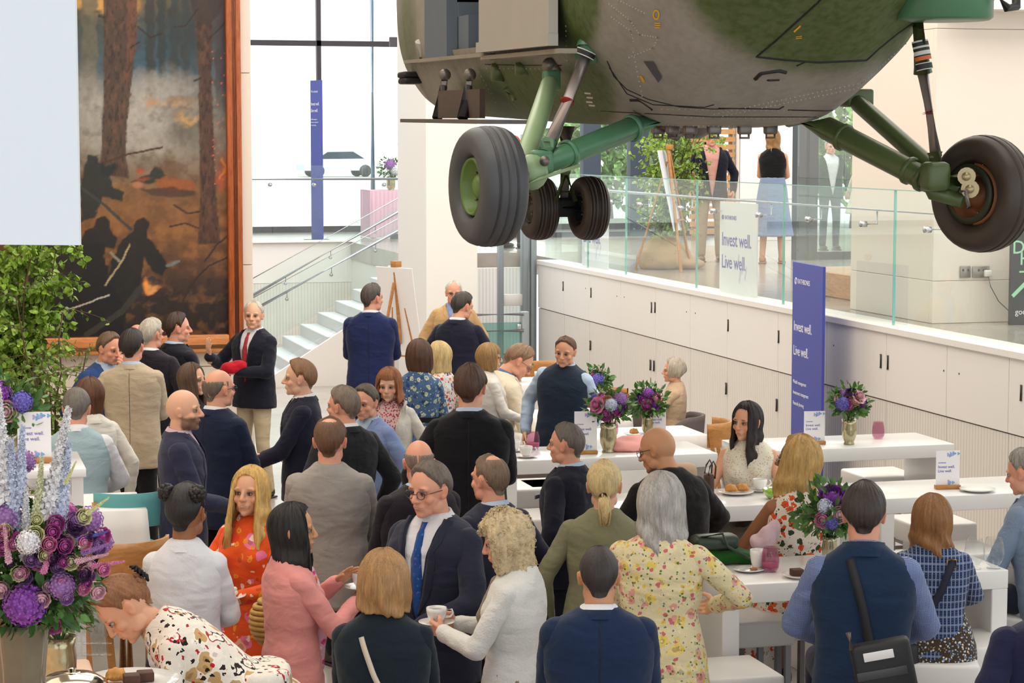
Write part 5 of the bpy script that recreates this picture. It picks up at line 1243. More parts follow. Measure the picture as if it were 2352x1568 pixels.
pinkj = cloth('pink_jacket', '#ee9d97'); gilet = cloth('navy_gilet', '#1f3a5c'); greyblz = cloth('grey_blue_blazer', '#7f90a8', 'plaid', layers=[('X', 60, .7, '#6c7c94', .4)]); plum = cloth('dark_plum', '#3b1d33')
redtie = cloth('red_tie', '#b23040', rough=.6); bluetie = cloth('blue_tie', '#1f4f94', 'spots', layers=[(60, .25, ['#3f7bc4', '#6a4f9a'], 0)], rough=.6); sky = cloth('bright_blue_tie', '#2c77b8', rough=.6)
fl_blue = cloth('blue_floral', '#4d6a93', 'floral', layers=[(24, .42, ['#b9c3a6', '#35527f', '#c4cbb4', '#2c456f'], .03), (60, .25, ['#d3d7c0', '#2f4a78'], .02)])
fl_red = cloth('red_white_floral', '#efe9e2', 'floral', layers=[(34, .40, ['#d2422f', '#efe9e2', '#3b4f9a', '#e4894a'], .02), (70, .26, ['#5d2e3a', '#d2422f', '#efe9e2'], .01)])
scarfred = cloth('red_patterned', '#e6c6c2', 'spots', layers=[(70, .42, ['#b3324a', '#c04a5c'], .01)])
lace = cloth('cream_lace', '#e9e2cf', 'spots', layers=[(75, .27, ['#bf9f80', '#c9ab8d'], .01)], bump=.9, bs=90)
fern = cloth('orange_fern_print', '#f1e7d8', 'floral', layers=[(26, .44, ['#e1542c', '#f1e7d8', '#e4683a', '#2f4a2c'], .035), (50, .22, ['#26402a', '#26402a', '#e1542c'], .03)])
fl_yel = cloth('yellow_rose_print', '#f0e2b4', 'floral', layers=[(17, .44, ['#eed36f', '#f0e2b4', '#e9a79a', '#f3dc8b'], .03), (36, .34, ['#d8707a', '#f0e2b4', '#f0e2b4', '#e8c85c'], .02), (52, .25, ['#64893c', '#f0e2b4', '#4e7436', '#8a8f97'], .01)])
orange = cloth('orange_red_print', '#ee5a1f', 'floral', layers=[(12, .42, ['#f4b08c', '#ee5a1f', '#f07aa0', '#e83f1a'], .05), (20, .30, ['#f7d8c4', '#ee5a1f', '#f2902f'], .04)])
plaid = cloth('blue_plaid_denim', '#2c3f66', 'plaid', layers=[('X', 18, .86, '#b9c3d8', .75), ('Z', 9, .88, '#a9b6d0', .6), ('X', 41, .8, '#1c2a4a', .6), ('Z', 30, .8, '#4f6fa8', .5)])
fleck = cloth('floral_skirt_print', '#5a4a35', 'floral', layers=[(80, .40, ['#e4e0d6', '#7fa0cf', '#c7d2de', '#5a4a35'], .01)])
checks = cloth('blue_check_shirt', '#31477f', 'check', layers=[('X', 60, .75, '#a9b8dd', .8), ('Z', 60, .75, '#a9b8dd', .55)]); redcheck = cloth('red_check_shirt', '#f0ddd4', 'check', layers=[('X', 34, .6, '#c8553f', .7), ('Z', 34, .6, '#c8553f', .7)])
bwred = cloth('black_red_white_print', '#efe7da', 'floral', layers=[(15, .50, ['#efe7da', '#1c1718', '#efe7da', '#b3202c'], .05), (15, .40, ['#efe7da', '#efe7da', '#c3a06c', '#efe7da'], .05), (34, .30, ['#1c1718', '#b3202c', '#1c1718', '#efe7da'], .03)])
pinkscarf = cloth('pink_scarf', '#f0b9cf', 'floral', layers=[(26, .42, ['#e05590', '#f4d3de', '#e9894f', '#d3437f'], .04)], rough=.6)
bluegreysk = cloth('blue_grey_skirt', '#8e9fc0')

M_ = dict(sex='m'); Wm = dict(sex='f')
HS = dict(style='short'); LONG = lambda L=-.30, **k: dict(style='long', length=L, thick=.014, **k)
G = {}
def pp(key, *a, **k): G[key] = person(*a, **k)
OP = (.10, .17, 0)
# --- left group round the speaker
pp('speaker', 'man in navy blazer and red tie with stone chinos, holding a red hat', 583, 690, 18.9, face=-140, turn=-28, tone='fair', hair=dict(bald='front', thick=.013), hairc='#c9c2b4', top=navy2, inner=whites, tie=redtie, open_=(.12, .17, 0), lower=chino, belt=None, armR=((.27, .28, .30), (.9, -.4, -1), 'open', (-.3, -.7, 0), (-.1, .25, 1)), armL=((.05, .27, .19), (.8, -.4, -.7), 'grip', (-.6, 0, -.6)), seed=11, w=1.02)
pp('profile', 'dark-haired man in a black suit and bright blue tie looking right before the painting frame', 405, 716, 17.4, face=55, turn=25, tone='pink', hair=HS, hairc='#3e281d', top=midnight, inner=lblue, tie=sky, open_=OP, lower=blackt, armL='front', armR='front', w=1.1)
pp('whitehair', 'white-haired man from behind in a dark plum suit beside the blue tie', 346, 730, 17.0, face=25, turn=20, tone='pink', hair=dict(thick=.014), hairc='#bdb4a4', top=maroonbl, inner=whites, lower=blackt, w=1.05, glasses='#2a2220')
pp('chinman', 'man in blue jacket with hand on his chin, smiling beside the birch leaves', 254, 760, 16.2, face=148, turn=-12, nod=12, tone='pink', hair=HS, hairc='#6d553e', top=cloth('mid_blue_jacket', '#2e4d85'), inner=lblue, open_=OP, lower=greyt, armL='chin', armR='down', smile=True)
pp('linen', 'dark-haired man seen from behind in a creased beige linen jacket and black trousers', 302, 755, 15.8, face=8, turn=12, tone='pink', hair=dict(thick=.016, rough=.004), hairc='#251b16', top=linen, inner=lblue, lower=blackt, w=1.02, armR='front', armL='down', hem=-.22)
pp('brownback', 'brown-haired woman in a cream cardigan behind the man in pale blue knit', 206, 866, 14.3, face=-20, sex='f', hair=dict(style='bob', length=-.13, thick=.016, curl=.6), hairc='#5e3a20', top=offw, inner=None, pose='sit', seat=.70, lower=greyt, collar='roll')
pp('vestback', 'grey-haired man from behind in a pale blue knitted waistcoat over a white shirt', 175, 888, 13.4, face=2, nod=6, tone='pink', hair=HS, hairc='#6d675f', top=ltvest, inner=whites, vest=True, sleeve=0, lower=greyt, w=.98, pose='sit', seat=.72, armL='table', armR='table', lean=4)
pp('beard', 'bald bearded man with open mouth in a purple-navy jacket and pink shirt, hand on hip', 418, 890, 12.3, face=78, turn=12, tone='fair', hair=dict(bald='full'), hairc='#4b362a', beard=.75, top=violetnavy, inner=pinks, open_=OP, lower=khaki, armL='hip', armR='front', open_mouth=True, twist=-15, seed=31, collar='x')
pp('longbrown', 'young woman with long straight brown hair standing between the suited men', 438, 832, 15.0, face=118, turn=0, sex='f', hair=LONG(-.30, face=48), hairc='#5a4230', top=cloth('dark_blouse', '#2a2730'), skirt=(.45, .24, black))
pp('baldnavy', 'balding man in dark-framed glasses and ink blue overshirt with his back turned', 500, 845, 13.3, face=42, turn=12, tone='pink', hair=dict(bald='top', thick=.006), hairc='#6f5f50', top=inkshirt, inner=whites, lower=black, glasses='#1a1a1c', hem=-.20, armR='front', armL='front')
pp('gesture', 'sandy-haired man in navy suit in left profile holding out his open hand', 690, 824, 14.2, face=-88, tone='fair', hair=dict(thick=.016), hairc='#8a6443', top=navy, inner=whites, open_=OP, lower=khaki, armR=((.20, .25, .10), (.7, -.6, -1), 'relaxed', (-.2, -.1, 1)), armL=((.12, .34, .08), (.6, -.4, -1), 'open', (-.1, -.2, 1)), badge=(-.10, .135, .34), hem=-.17)
pp('scalp', 'bald man almost hidden between the dark-haired and white-haired men at the left', 314, 742, 18.6, face=30, tone='pink', hair=dict(bald='top', thick=.004), hairc='#9a8a78', top=char, inner=whites, lower=greyt)
# --- centre group
pp('greyhair_char', 'grey-haired man in charcoal suit turned left in the middle of the crowd', 790, 885, 12.9, face=-32, turn=-24, tone='pink', hair=dict(thick=.014), hairc='#7b6a5c', top=char, inner=whites, lower=blackt, w=1.02)
pp('smiling', 'smiling man in light blue blazer partly hidden behind the man in charcoal', 838, 880, 13.8, face=-140, turn=-10, tone='pink', hair=dict(thick=.013), hairc='#5e5348', top=ltblazer, inner=lblue, open_=OP, lower=greyt, smile=True, nod=8)
pp('redscarf', 'auburn-haired woman in a white cardigan over a red patterned blouse, facing the camera', 893, 843, 14.8, face=-168, sex='f', tone='fair', hair=dict(style='bob', length=-.125, thick=.018, face=54, fringe=22, flare=.25, extra='wavy'), hairc='#9a5f35', top=cardi, inner=scarfred, open_=(.0, .20, 0), lower=greyt, badge=(.085, .142, .28), necklace=True, nod=8)
pp('bluefloral', 'brown-haired woman from behind in a blue floral dress with a black belt', 962, 780, 16.3, face=10, turn=10, sex='f', hair=dict(style='bob', length=-.12, thick=.022, curl=.9, flare=.1), hairc='#52321f', top=fl_blue, skirt=(.35, .27, fl_blue), belt=black, sleeve=.5, armL='front', armR='front', hem=.06)
pp('redfloral', 'blonde woman in a white blouse printed with red flowers, behind the woman in blue floral', 1008, 783, 16.9, face=-60, turn=-25, sex='f', tone='pink', hair=dict(style='bob', length=-.13, thick=.016, flare=.2), hairc='#d3b77e', top=fl_red, sleeve=.42, bare=True, lower=whites, glasses='#b02a2a')
pp('blueback', 'man in bright navy blazer and black trousers with his back turned before the white staircase', 853, 650, 19.7, face=8, turn=38, tone='pink', hair=dict(thick=.012), hairc='#4e4440', top=blueblz, inner=whites, lower=black, armL='front', armR='front', w=1.02, hem=-.2)
pp('tan', 'balding man in tan jacket and thick dark glasses facing the camera by the column', 1042, 643, 22.0, face=178, turn=0, tone='pink', hair=dict(bald='front', thick=.012), hairc='#cfc8bc', top=tanj, inner=mauve, open_=OP, lower=greyt, glasses='#1c1716', nod=4)
pp('navyphone', 'dark-haired man in navy suit from behind holding a phone near the glass gate', 1066, 668, 19.4, face=22, turn=26, nod=14, tone='pink', hair=HS, hairc='#38302b', top=navy, inner=whites, lower=navy2, armR=((.16, .30, .18), (.9, -.3, -1), 'grip', (-.5, 0, .8)), armL='down')
pp('blackback', 'brown-haired man from behind in a black suit beside the white table', 1079, 835, 12.4, face=2, turn=8, tone='pink', hair=dict(thick=.014), hairc='#4d3122', top=cloth('black_suit', '#14141c'), inner=lblue, lower=blackt, w=1.03, armR='front', armL='down', hem=-.22)
pp('whiteblouse', 'woman with a straight blonde bob, dark glasses and a white blouse, looking right', 1122, 787, 17.0, face=72, turn=18, sex='f', hair=dict(style='bob', length=-.10, thick=.016, fringe=12, curl=1.0, face=50), hairc='#a6804f', top=offw, lower=greyt, glasses='#221c1c', armR='front', armL='front', smile=True)
pp('creamjacket', 'seated man in a cream jacket and blue shirt looking down through thin glasses', 1212, 790, 18.0, face=68, turn=12, nod=22, lean=16, tone='pink', hair=HS, hairc='#8a6a4f', top=cream, inner=blues, open_=OP, lower=cream, pose='sit', seat=.47, armL='table', armR='table', glasses='#6a645c')
pp('vest', 'man in a navy knitted waistcoat over a pale blue shirt leaning on a cloth-covered table', 1300, 768, 16.4, face=-158, turn=-6, nod=6, tone='tan', hair=dict(thick=.008, bald='crown'), hairc='#6a4c36', top=knitnavy, inner=lblue, vest=True, sleeve=0, lower=blackt, armL=((.24, .10, .02), (.5, -1, 0), 'relaxed', (0, 0, -1)), armR='down', lean=6, side=-6, w=1.05, neck_open=True)
pp('silver', 'silver-haired woman in beige shirt seated by the cupboards with clasped hands and a dark watch', 1549, 820, 18.9, face=-88, sex='f', tone='tan', hair=dict(style='bob', length=-.055, thick=.016, curl=1.3, face=58), hairc='#b9ac99', top=beige, collar='shirt', lower=beige, pose='sit', seat=.47, armL='clasp', armR='clasp', sleeve=.8)
# --- seated and standing on the right
pp('lace', 'woman with long black hair in a sleeveless cream lace top seated at the white table', 1718, 920, 12.9, face=-172, turn=28, sex='f', tone='tan', hair=LONG(-.27, face=50, part=1, extra='wavy', flare=.1), hairc='#1d1413', top=lace, sleeve=0, bare=True, skirt=(.4, .2, cloth('grey_tweed', '#857a6c')), pose='sit', seat=.76, armL='table', armR=((.16, .30, .08), (.9, -.3, -.6), 'grip', (0, 0, -1)), lean=4)
pp('baldblack', 'bald man with dark-framed glasses and black jacket at a white table end', 1502, 974, 11.1, face=-38, turn=-28, nod=8, tone='olive', hair=dict(bald='full'), hairc='#3a2a20', top=cloth('black_wool', '#1b1718'), collar='stand', lower=blackt, glasses='#23262c', w=1.12, lean=10, armR=((.27, .24, .12), (1, -.3, 0), 'relaxed', (0, 0, -1)), armL='table')
pp('fern', 'blonde woman seated in a sleeveless orange and green fern print dress', 1842, 1000, 10.9, face=-32, turn=-42, nod=-6, sex='f', tone='brown', hair=dict(style='bob', length=-.17, thick=.022, flare=.2, extra='wavy'), hairc='#c29a5a', top=fern, sleeve=0, bare=True, skirt=(.35, .3, fern), pose='sit', seat=.76, armL='table', armR='table', glasses='#c9c4bb')
pp('gilet', 'man from behind in a navy gilet over a blue checked shirt, on a white stool', 1985, 1105, 9.1, face=-4, turn=4, tone='pink', hair=dict(thick=.016, rough=.004), hairc='#352a26', top=gilet, inner=checks, vest=True, sleeve=0, lower=cloth('navy_trousers', '#272a47'), pose='sit', seat=.76, armL='table', armR='table', w=1.0, lean=5, collar='stand')
pp('plaid', 'auburn-haired woman from behind in a blue plaid denim jacket and floral skirt', 2143, 1138, 9.9, face=-4, turn=-14, sex='f', hair=dict(style='bob', length=-.18, thick=.026, flare=.14, curl=.2, extra='wavy'), hairc='#96673a', top=plaid, skirt=(.45, .28, fleck), pose='sit', seat=.76, glasses='#b9a05c', armL='table', armR='table', w=1.12, hem=-.10)
pp('greyblazer', 'grey-haired man in a grey-blue blazer leaning at the right edge of the picture', 2348, 1026, 10.9, face=-60, turn=-5, tone='pink', hair=dict(thick=.012), hairc='#8b857c', top=greyblz, inner=lblue, open_=OP, lower=slate, pose='sit', seat=.76, lean=14, armL='table', armR='table', w=1.12)
pp('corner', 'navy-suited shoulder of a person standing at the bottom right corner', 2436, 1262, 7.9, face=-25, turn=0, hair=HS, hairc='#4a3424', top=cloth('indigo_suit', '#21234b'), inner=whites, lower=navy2, w=1.2, pad=.02)
# --- foreground crowd
pp('greysweater', 'man with thinning brown hair from behind in a grey quarter-zip sweater', 757, 955, 11.0, face=6, tone='pink', hair=dict(thick=.010, bald='crown'), hairc='#6a482f', top=greysw, collar='stand', lower=greyt, armL='front', armR='front', w=1.0, hem=-.20)
pp('baldsuit', 'bald man in a dark suit behind the man with the blue tie', 962, 1006, 10.9, face=-25, turn=20, tone='pink', hair=dict(bald='top', thick=.003), hairc='#8a7668', top=maroonbl, inner=lblue, lower=blackt, w=1.08, armL='front', armR='front')
pp('bluetie', 'laughing man in rimmed glasses, navy suit and spotted blue tie', 984, 1055, 9.5, face=-142, turn=4, nod=8, tone='pink', hair=dict(thick=.013, rough=.004), hairc='#6d6055', top=slate, inner=whites, tie=bluetie, open_=(.08, .19, 0), lower=navy, glasses='#3a3334', armR='front', armL=((.14, .27, .10), (.9, -.6, -.4), 'grip', (-.5, 0, -.8)), smile=True, w=1.08, hem=-.2)
pp('balding', 'balding man in slate suit and pale blue collar turned away to the left', 1128, 1040, 10.2, face=-38, turn=-8, tone='pink', hair=dict(thick=.006, bald='crown'), hairc='#7a6350', top=slate, inner=lblue, lower=blackt, w=.98)
pp('tallgrey', 'short-haired grey man in dark navy suit with pale collar looking left beside the stools', 1304, 968, 11.6, face=-62, turn=-8, tone='pink', hair=dict(thick=.008), hairc='#6f665d', top=navy2, inner=lblue, open_=OP, lower=navy2, badge=(-.11, .14, .36))
pp('ponytail', 'woman with a low blonde ponytail from behind in an olive jacket', 1388, 1055, 10.1, face=6, turn=-4, sex='f', hair=dict(thick=.013, extra='pony', rough=.002), hairc='#d8bd86', top=olive, collar='shirt', lower=denimnavy, w=1.1, armL='down', armR='front', hem=-.22, pad=.012)
pp('yellow', 'long-grey-haired woman from behind in a yellow rose print coat', 1518, 1090, 9.3, face=14, turn=4, sex='f', hair=LONG(-.20, face=60, thick=.02) if False else dict(style='long', length=-.23, thick=.028, face=60, flare=.16, curl=.5, extra='wavy'), hairc='#b7b2ab', top=fl_yel, collar='shirt', skirt=(.25, .30, fl_yel), w=1.1, armR=((.20, .24, .16), (1, -.4, -.2), 'relaxed', (-1, 0, 0)), armL='front', hem=-.4, pad=.02)
pp('bluefront', 'short-haired man from behind in a deep blue suit jacket, large at the bottom', 1376, 1250, 8.1, face=-2, tone='olive', hair=dict(thick=.006, rough=.001), hairc='#2b2322', top=royal, inner=whites, lower=royal, w=1.06, armL='front', armR='front')
pp('curly', 'curly blonde woman in white linen holding a coffee cup on a saucer', 1152, 1172, 8.9, face=-72, turn=-12, nod=14, sex='f', tone='pink', hair=dict(style='bob', length=-.13, thick=.022, face=60, extra='curls', curly=True, fringe=14), hairc='#cdb78e', top=lin2, lower=None, skirt=(.2, .26, taupe), armL='hold', armR='hold', w=1.1, hem=-.22, scarf=taupe)
pp('bob', 'woman with a dark blonde bob from behind in a dark denim jacket', 880, 1268, 8.2, face=8, turn=4, sex='f', hair=dict(style='bob', length=-.115, thick=.030, curl=.9, flare=.26, extra='wavy'), hairc='#a87e4e', top=denimnavy, skirt=(.1, .3, denimnavy), w=1.16, armL='front', armR='front')
pp('pink', 'woman with long black hair in a pink jacket and pink scarf clapping beside a cup', 668, 1153, 9.2, face=68, turn=22, sex='f', tone='olive', hair=LONG(-.44, face=56, extra='wavy', rough=.004, flare=.15), hairc='#15100f', top=pinkj, scarf=pinkscarf, lower=tealgrey, armL=((.07, .26, .36), (.8, -.2, -1), 'open', (-.7, 0, -.7)), armR=((.05, .30, .28), (.8, -.3, -1), 'relaxed', (0, 0, 1)), w=.98, hem=-.16)
pp('orange', 'smiling long-haired blonde woman in an orange printed dress holding a plate', 578, 1070, 10.1, face=-148, turn=-8, nod=-4, sex='f', tone='tan', hair=dict(style='long', length=-.29, face=50, part=1, thick=.020, flare=.30, extra='wavy'), hairc='#dcb064', top=orange, skirt=(.1, .34, orange), belt=orange, armR=((.08, .26, .28), (.8, -.3, -1), 'relaxed', (0, -1, 0)), armL=((.10, .30, .17), (.8, -.3, -1), 'grip', (0, 0, 1)), smile=True, hem=.05, necklace=True)
pp('buns', 'person from behind with two black hair buns in a white shirt and black trousers', 425, 1106, 9.1, face=10, turn=14, sex='f', tone='brown', hair=dict(thick=.010, extra='buns', rough=.002), hairc='#1a1413', top=whites, collar='shirt', lower=black, armL='front', armR='front', w=.92, hem=-.03)
pp('bending', 'woman in a black, red and white patterned dress bending over the buffet table', 232, 1328, 8.2, face=-86, sex='f', tone='tan', lean=52, nod=-2, turn=-14, hair=dict(thick=.015, extra='updo'), hairc='#8a5a36', top=bwred, skirt=(.25, .34, bwred), sleeve=.5, bare=True, armL=((.13, .36, .40), (.8, 0, -1), 'grip', (0, 0, -1)), armR=((.16, .40, .36), (.8, 0, -1), 'relaxed', (0, 0, -1)), w=1.12)
# --- upstairs
pp('upman', 'man in open navy jacket, red checked shirt and khaki trousers on the upper floor', 1634, 292, 28.0, face=172, z0=MZ, tone='pink', hair=dict(bald='front', thick=.010), hairc='#a49a8c', top=navy2, inner=redcheck, open_=(-.12, .16, 0), lower=khaki, glasses='#3a2a20', shoes='#7a4c2c', w=1.05)
pp('upwoman', 'woman with long wavy hair, black sleeveless top and blue-grey skirt on the upper floor', 1776, 296, 27.6, face=6, z0=MZ, sex='f', tone='tan', hair=LONG(-.26, extra='wavy', rough=.006), hairc='#a37a4c', top=black, bare=True, sleeve=0, hem=.14, skirt=(.35, .27, bluegreysk), shoes='#c08a66', armL='front', armR='front')
pp('upgreen', 'grey-haired man in dark green jacket seen through the glass upstairs', 1908, 318, 31.0, face=160, z0=MZ, tone='pink', hair=HS, hairc='#a9a39a', top=cloth('dark_green_jacket', '#24503c'), inner=whites, open_=(-.1, .2, 0), lower=tealgrey)
pp('upcream', 'woman in a pale cream coat standing behind the glass upstairs', 1985, 300, 29.0, face=-60, z0=MZ, sex='f', tone='tan', hair=LONG(-.25), hairc='#8d6b4a', top=cream, skirt=(.6, .28, cream))
pp('upred', 'red-haired woman upstairs seen between the helicopter struts', 1180, 312, 31.5, face=40, z0=MZ, sex='f', tone='fair', hair=dict(style='bob', length=-.12, thick=.02), hairc='#9c2f2c', top=whites, lower=greyt)
print('SCALES', PEOPLE)
# ================================================================== furniture
tablew = mat('white_solid_surface', '#ecebe9', .22, var=.015, vscale=1.5, coat=.15); leather = mat('white_leather', '#e9e6e2', .38, var=.03, bump=.15, bscale=90); legm = mat('stool_steel', '#8b8b8c', .35, .7, var=.05)
linenw = mat('tablecloth_white', '#eceae8', .8, var=.02, bump=.2, bscale=40)
oakc = NT('chair_oak'); _v = oakc.coord(scale=(3, 3, 12)); oakc.col(oakc.ramp(oakc.noise(_v, 3, 4, .6, 1.2), [(.3, '#a9713a'), (.7, '#c8904f')])); oakc.set(Roughness=.4); oakc = oakc.m
porc = mat('white_porcelain', '#f1efec', .15, var=0, coat=.3); pinkg = glassy('pink_glass', '#c48aa2', .08, .02, '#f2dfe7'); clearg = glassy('clear_glass', '#f4f4f4', .015, .02, '#fafbfb'); silver = mat('mercury_glass', '#b9b290', .18, .75, var=.35, vscale=40)
coffee = mat('coffee', '#3b2316', .2, var=0)
def bar_table(x0, x1, y0, y1, label):
    t = thing('bar_table', label, 'table', ((x0+x1)/2, (y0+y1)/2, 0), group='white bar tables')
    MB().rbox((x0, y0, .98), (x1, y1, 1.07), .005).build('tabletop', tablew, t, world=True)
    MB().rbox((x0+.001, y0+.001, 0), (x0+.085, y1-.001, .981), .004, seg=1, smooth=False).build('leg', tablew, t, world=True)
    MB().rbox((x1-.085, y0+.001, 0), (x1-.001, y1-.001, .981), .004, seg=1, smooth=False).build('leg', tablew, t, world=True); return t
bar_table(3.51, 4.96, 9.26, 9.86, 'white bar table in front of the seated man in the navy gilet')
bar_table(5.21, 6.66, 9.26, 9.84, 'white bar table at the right edge of the picture behind the bottom corner guest')
bar_table(3.55, 5.0, 11.32, 11.92, 'white bar table with pastries between the lace top and fern dress women')
bar_table(5.25, 6.7, 11.32, 11.92, 'white bar table with a single card stand before the man in grey-blue blazer')
bar_table(3.55, 5.0, 13.30, 13.90, 'white bar table with flowers, cups and a pink cloth beside the black suit')
bar_table(5.25, 6.7, 13.30, 13.90, 'white bar table with one vase and pink tumbler nearest the cupboards')
def stool(p, label, rz=0.0, sz=.42, top=.77):
    t = thing('bar_stool', label, 'stool', (p[0], p[1], 0), rz, 'white leather bar stools'); h = sz/2
    MB().rbox((-h, -h, top-.13), (h, h, top), .018, seg=3).build('seat', leather, t)
    for a in (-1, 1):
        for b in (-1, 1): MB().box((a*(h-.03)-.014, b*(h-.03)-.014, 0), (a*(h-.03)+.014, b*(h-.03)+.014, top-.128)).build('leg', legm, t)
    for a in (-1, 1):
        MB().box((a*(h-.03)-.009, -h+.03, .24), (a*(h-.03)+.009, h-.03, .265)).build('foot_rail', legm, t)
        MB().box((-h+.03, a*(h-.03)-.009, .24), (h-.03, a*(h-.03)+.009, .265)).build('foot_rail', legm, t)
    return t
def seat_under(key, label, top, **k):
    P = G[key]['o']; s = G[key]['s']; M = wmat(P); p = M @ Vector((0, .06*s, 0)); return stool(p, label, P.rotation_euler[2], top=top, **k)
for k, l in (('lace', 'bar stool under the woman in the cream lace top'), ('fern', 'bar stool under the woman in the fern print dress'), ('gilet', 'bar stool under the man in the navy gilet'), ('plaid', 'bar stool under the woman in plaid denim'), ('greyblazer', 'bar stool under the man in the grey-blue blazer')):
    seat_under(k, l, .755)
seat_under('vestback', 'bar stool under the man in the pale blue knit', .715); seat_under('brownback', 'bar stool under the woman in the cream cardigan', .695)
for (px, py), l in (((1662, 1532), 'large empty white stool at the bottom, left of the man in the gilet'), ((2262, 1462), 'empty white stool right of the plaid denim jacket, under the table'), ((2020, 1082), 'white stool under the table beside the pink tumbler and vase'), ((1925, 1118), 'white stool just behind the head of the man in the gilet'),
                    ((2140, 1190), 'beige-lit stool behind the auburn-haired woman, under the table'), ((2205, 1256), 'white stool with its seat just above the wine glasses'), ((1213, 1112), 'small white stool under the central table beside its leg'), ((1268, 1106), 'white stool under the central table behind the grey-haired man'),
                    ((1240, 1178), 'white stool in front of the central table, left of the navy suit'), ((1795, 1080), 'white stool seen between the lace top and the blonde woman'), ((1700, 1408), 'stool in shade under the front table near its left leg')):
    p = onZ(px, py, .77); stool(p, l)
# cloth-covered tables
def cloth_table(x0, x1, y0, y1, h, label, drop=.45):
    t = thing('dining_table', label, 'table', ((x0+x1)/2, (y0+y1)/2, 0), group='cloth-covered tables')
    MB().rbox((x0+.02, y0+.02, h-.04), (x1-.02, y1-.02, h-.012), .005, seg=1).build('tabletop', oakc, t, world=True)
    for a in (x0+.1, x1-.1):
        for b in (y0+.1, y1-.1): MB().tube([(a, b, 0), (a, b, h-.04)], .025, 8).build('leg', oakc, t, world=True)
    n = 72; per = []
    for k in range(n):
        u = k/n*4; q = int(u); f = u-q; per.append([(x0+(x1-x0)*f, y0), (x1, y0+(y1-y0)*f), (x1-(x1-x0)*f, y1), (x0, y1-(y1-y0)*f)][q])
    cx, cy = (x0+x1)/2, (y0+y1)/2; G_ = []
    for r in range(9):
        row = []
        for k, (a, b) in enumerate(per):
            if r < 3: f = (r+.001)/3*1.0; row.append((cx+(a-cx)*f, cy+(b-cy)*f, h-.006))
            else:
                d = (r-3)/5*drop; w = 1+d*.12*(1+sin(k*1.1)+.5*sin(k*2.3)); row.append((cx+(a-cx)*w*1.0+.0*d, cy+(b-cy)*w, h-.006-d if r > 3 else h-.006))
        G_.append(row)
    o = MB().grid(G_, 0, True, True).build('tablecloth', linenw, None); 
    tag(o, 'white cloth over the ' + label.replace('table', 'table', 1), 'tablecloth'); return t, o
c1 = cloth_table(4.6, 6.09, 16.4, 17.05, .75, 'dining table under a white cloth, behind the bald man in black'); c1[1]['label'] = 'white tablecloth nearest the wooden chair, behind the bald man in black'
c2 = cloth_table(5.0, 5.9, 17.8, 18.4, .75, 'dining table under a white cloth, in front of the silver-haired woman'); c2[1]['label'] = 'white tablecloth with a lone cup before the silver-haired woman'
c3 = cloth_table(4.9, 6.4, 20.3, 21.0, .75, 'farthest dining table under a white cloth, behind the cream jacket'); c3[1]['label'] = 'farthest white tablecloth, behind the man in the cream jacket'
p = onZ(210, 1150, 1.07); c4 = cloth_table(p[0]-.55, p[0]+.28, p[1]-.35, p[1]+.30, 1.07, 'tall table under a white cloth beside the flower arrangement', .6); c4[1]['label'] = 'white cloth over the tall table beside the big flower arrangement'
# chairs
def shell_chair(p, face, label, h=.82):
    t = thing('upholstered_chair', label, 'chair', (p[0], p[1], 0), -face, 'grey upholstered chairs'); gm = mat('taupe_upholstery', '#6d6360', .85, var=.1, vscale=60, bump=.3, bscale=200)
    MB().rbox((-.24, -.22, .40), (.24, .24, .48), .04, seg=3).build('seat', gm, t)
    G_ = []
    for i, z in enumerate(np.linspace(.42, h, 9)):
        row = []
        for a in np.linspace(-115, 115, 21):
            r = .27+.02*i/8; zz = z-(z-.42)*.42*sstep(55, 115, abs(a)); row.append((r*sin(R(a)), -r*cos(R(a))+.02, zz))
        G_.append(row)
    G2 = [[(x*.90, (y-.02)*.90+.02, z) for x, y, z in row] for row in G_]; MB().grid(np.array(G_+G2[::-1])).build('backrest', gm, t)
    for a in (-1, 1):
        for b in (-1, 1): MB().tube([(a*.17, b*.16, .42), (a*.23, b*.22, 0)], [.02, .012], 8).build('leg', oakc, t)
    return t
def wood_chair(p, face, label, h=.80, sh=.46, pad=None):
    t = thing('wooden_chair', label, 'chair', (p[0], p[1], 0), -face, 'wooden chairs')
    MB().rbox((-.22, -.21, sh-.03), (.22, .22, sh), .015).build('seat', oakc, t)
    if pad is not None: MB().rbox((-.20, -.19, sh), (.20, .20, sh+.03), .015).build('seat_pad', pad, t)
    G_ = [[(.25*sin(R(a)), -.25*cos(R(a))+.02, z) for a in np.linspace(-75, 75, 15)] for z in np.linspace(h-.19, h, 5)]; G2 = [[(x*.93, (y-.02)*.93+.02, z) for x, y, z in row] for row in G_]
    Gc = G_+G2[::-1]+[G_[0]]; MB().grid(np.array(Gc)).build('backrest', oakc if pad is None else pad, t)
    for a in (-1, 1):
        MB().bar((a*.20, -.20, 0), (a*.235, -.06, h-.05), .03, .035).build('leg', oakc, t); MB().bar((a*.20, .20, 0), (a*.20, .18, sh-.02), .03, .03).build('leg', oakc, t)
    return t
def gz(px, py, z): return onZ(px, py, z)
shell_chair(at(1232, 1000, 16.3)*[1, 1, 0], R(0), 'grey upholstered chair with its back turned beside the pink tumbler', .84)
shell_chair(at(1172, 985, 16.9)*[1, 1, 0], R(60), 'grey upholstered chair behind the woman in the white blouse', .78)
shell_chair(at(1437, 925, 19.3)*[1, 1, 0], R(200), 'grey upholstered chair facing the silver-haired woman across the small table', .80)
P_ = wmat(G['silver']['o']).translation; shell_chair((P_[0], P_[1]), -G['silver']['o'].rotation_euler[2], 'grey upholstered chair under the silver-haired woman', .74)
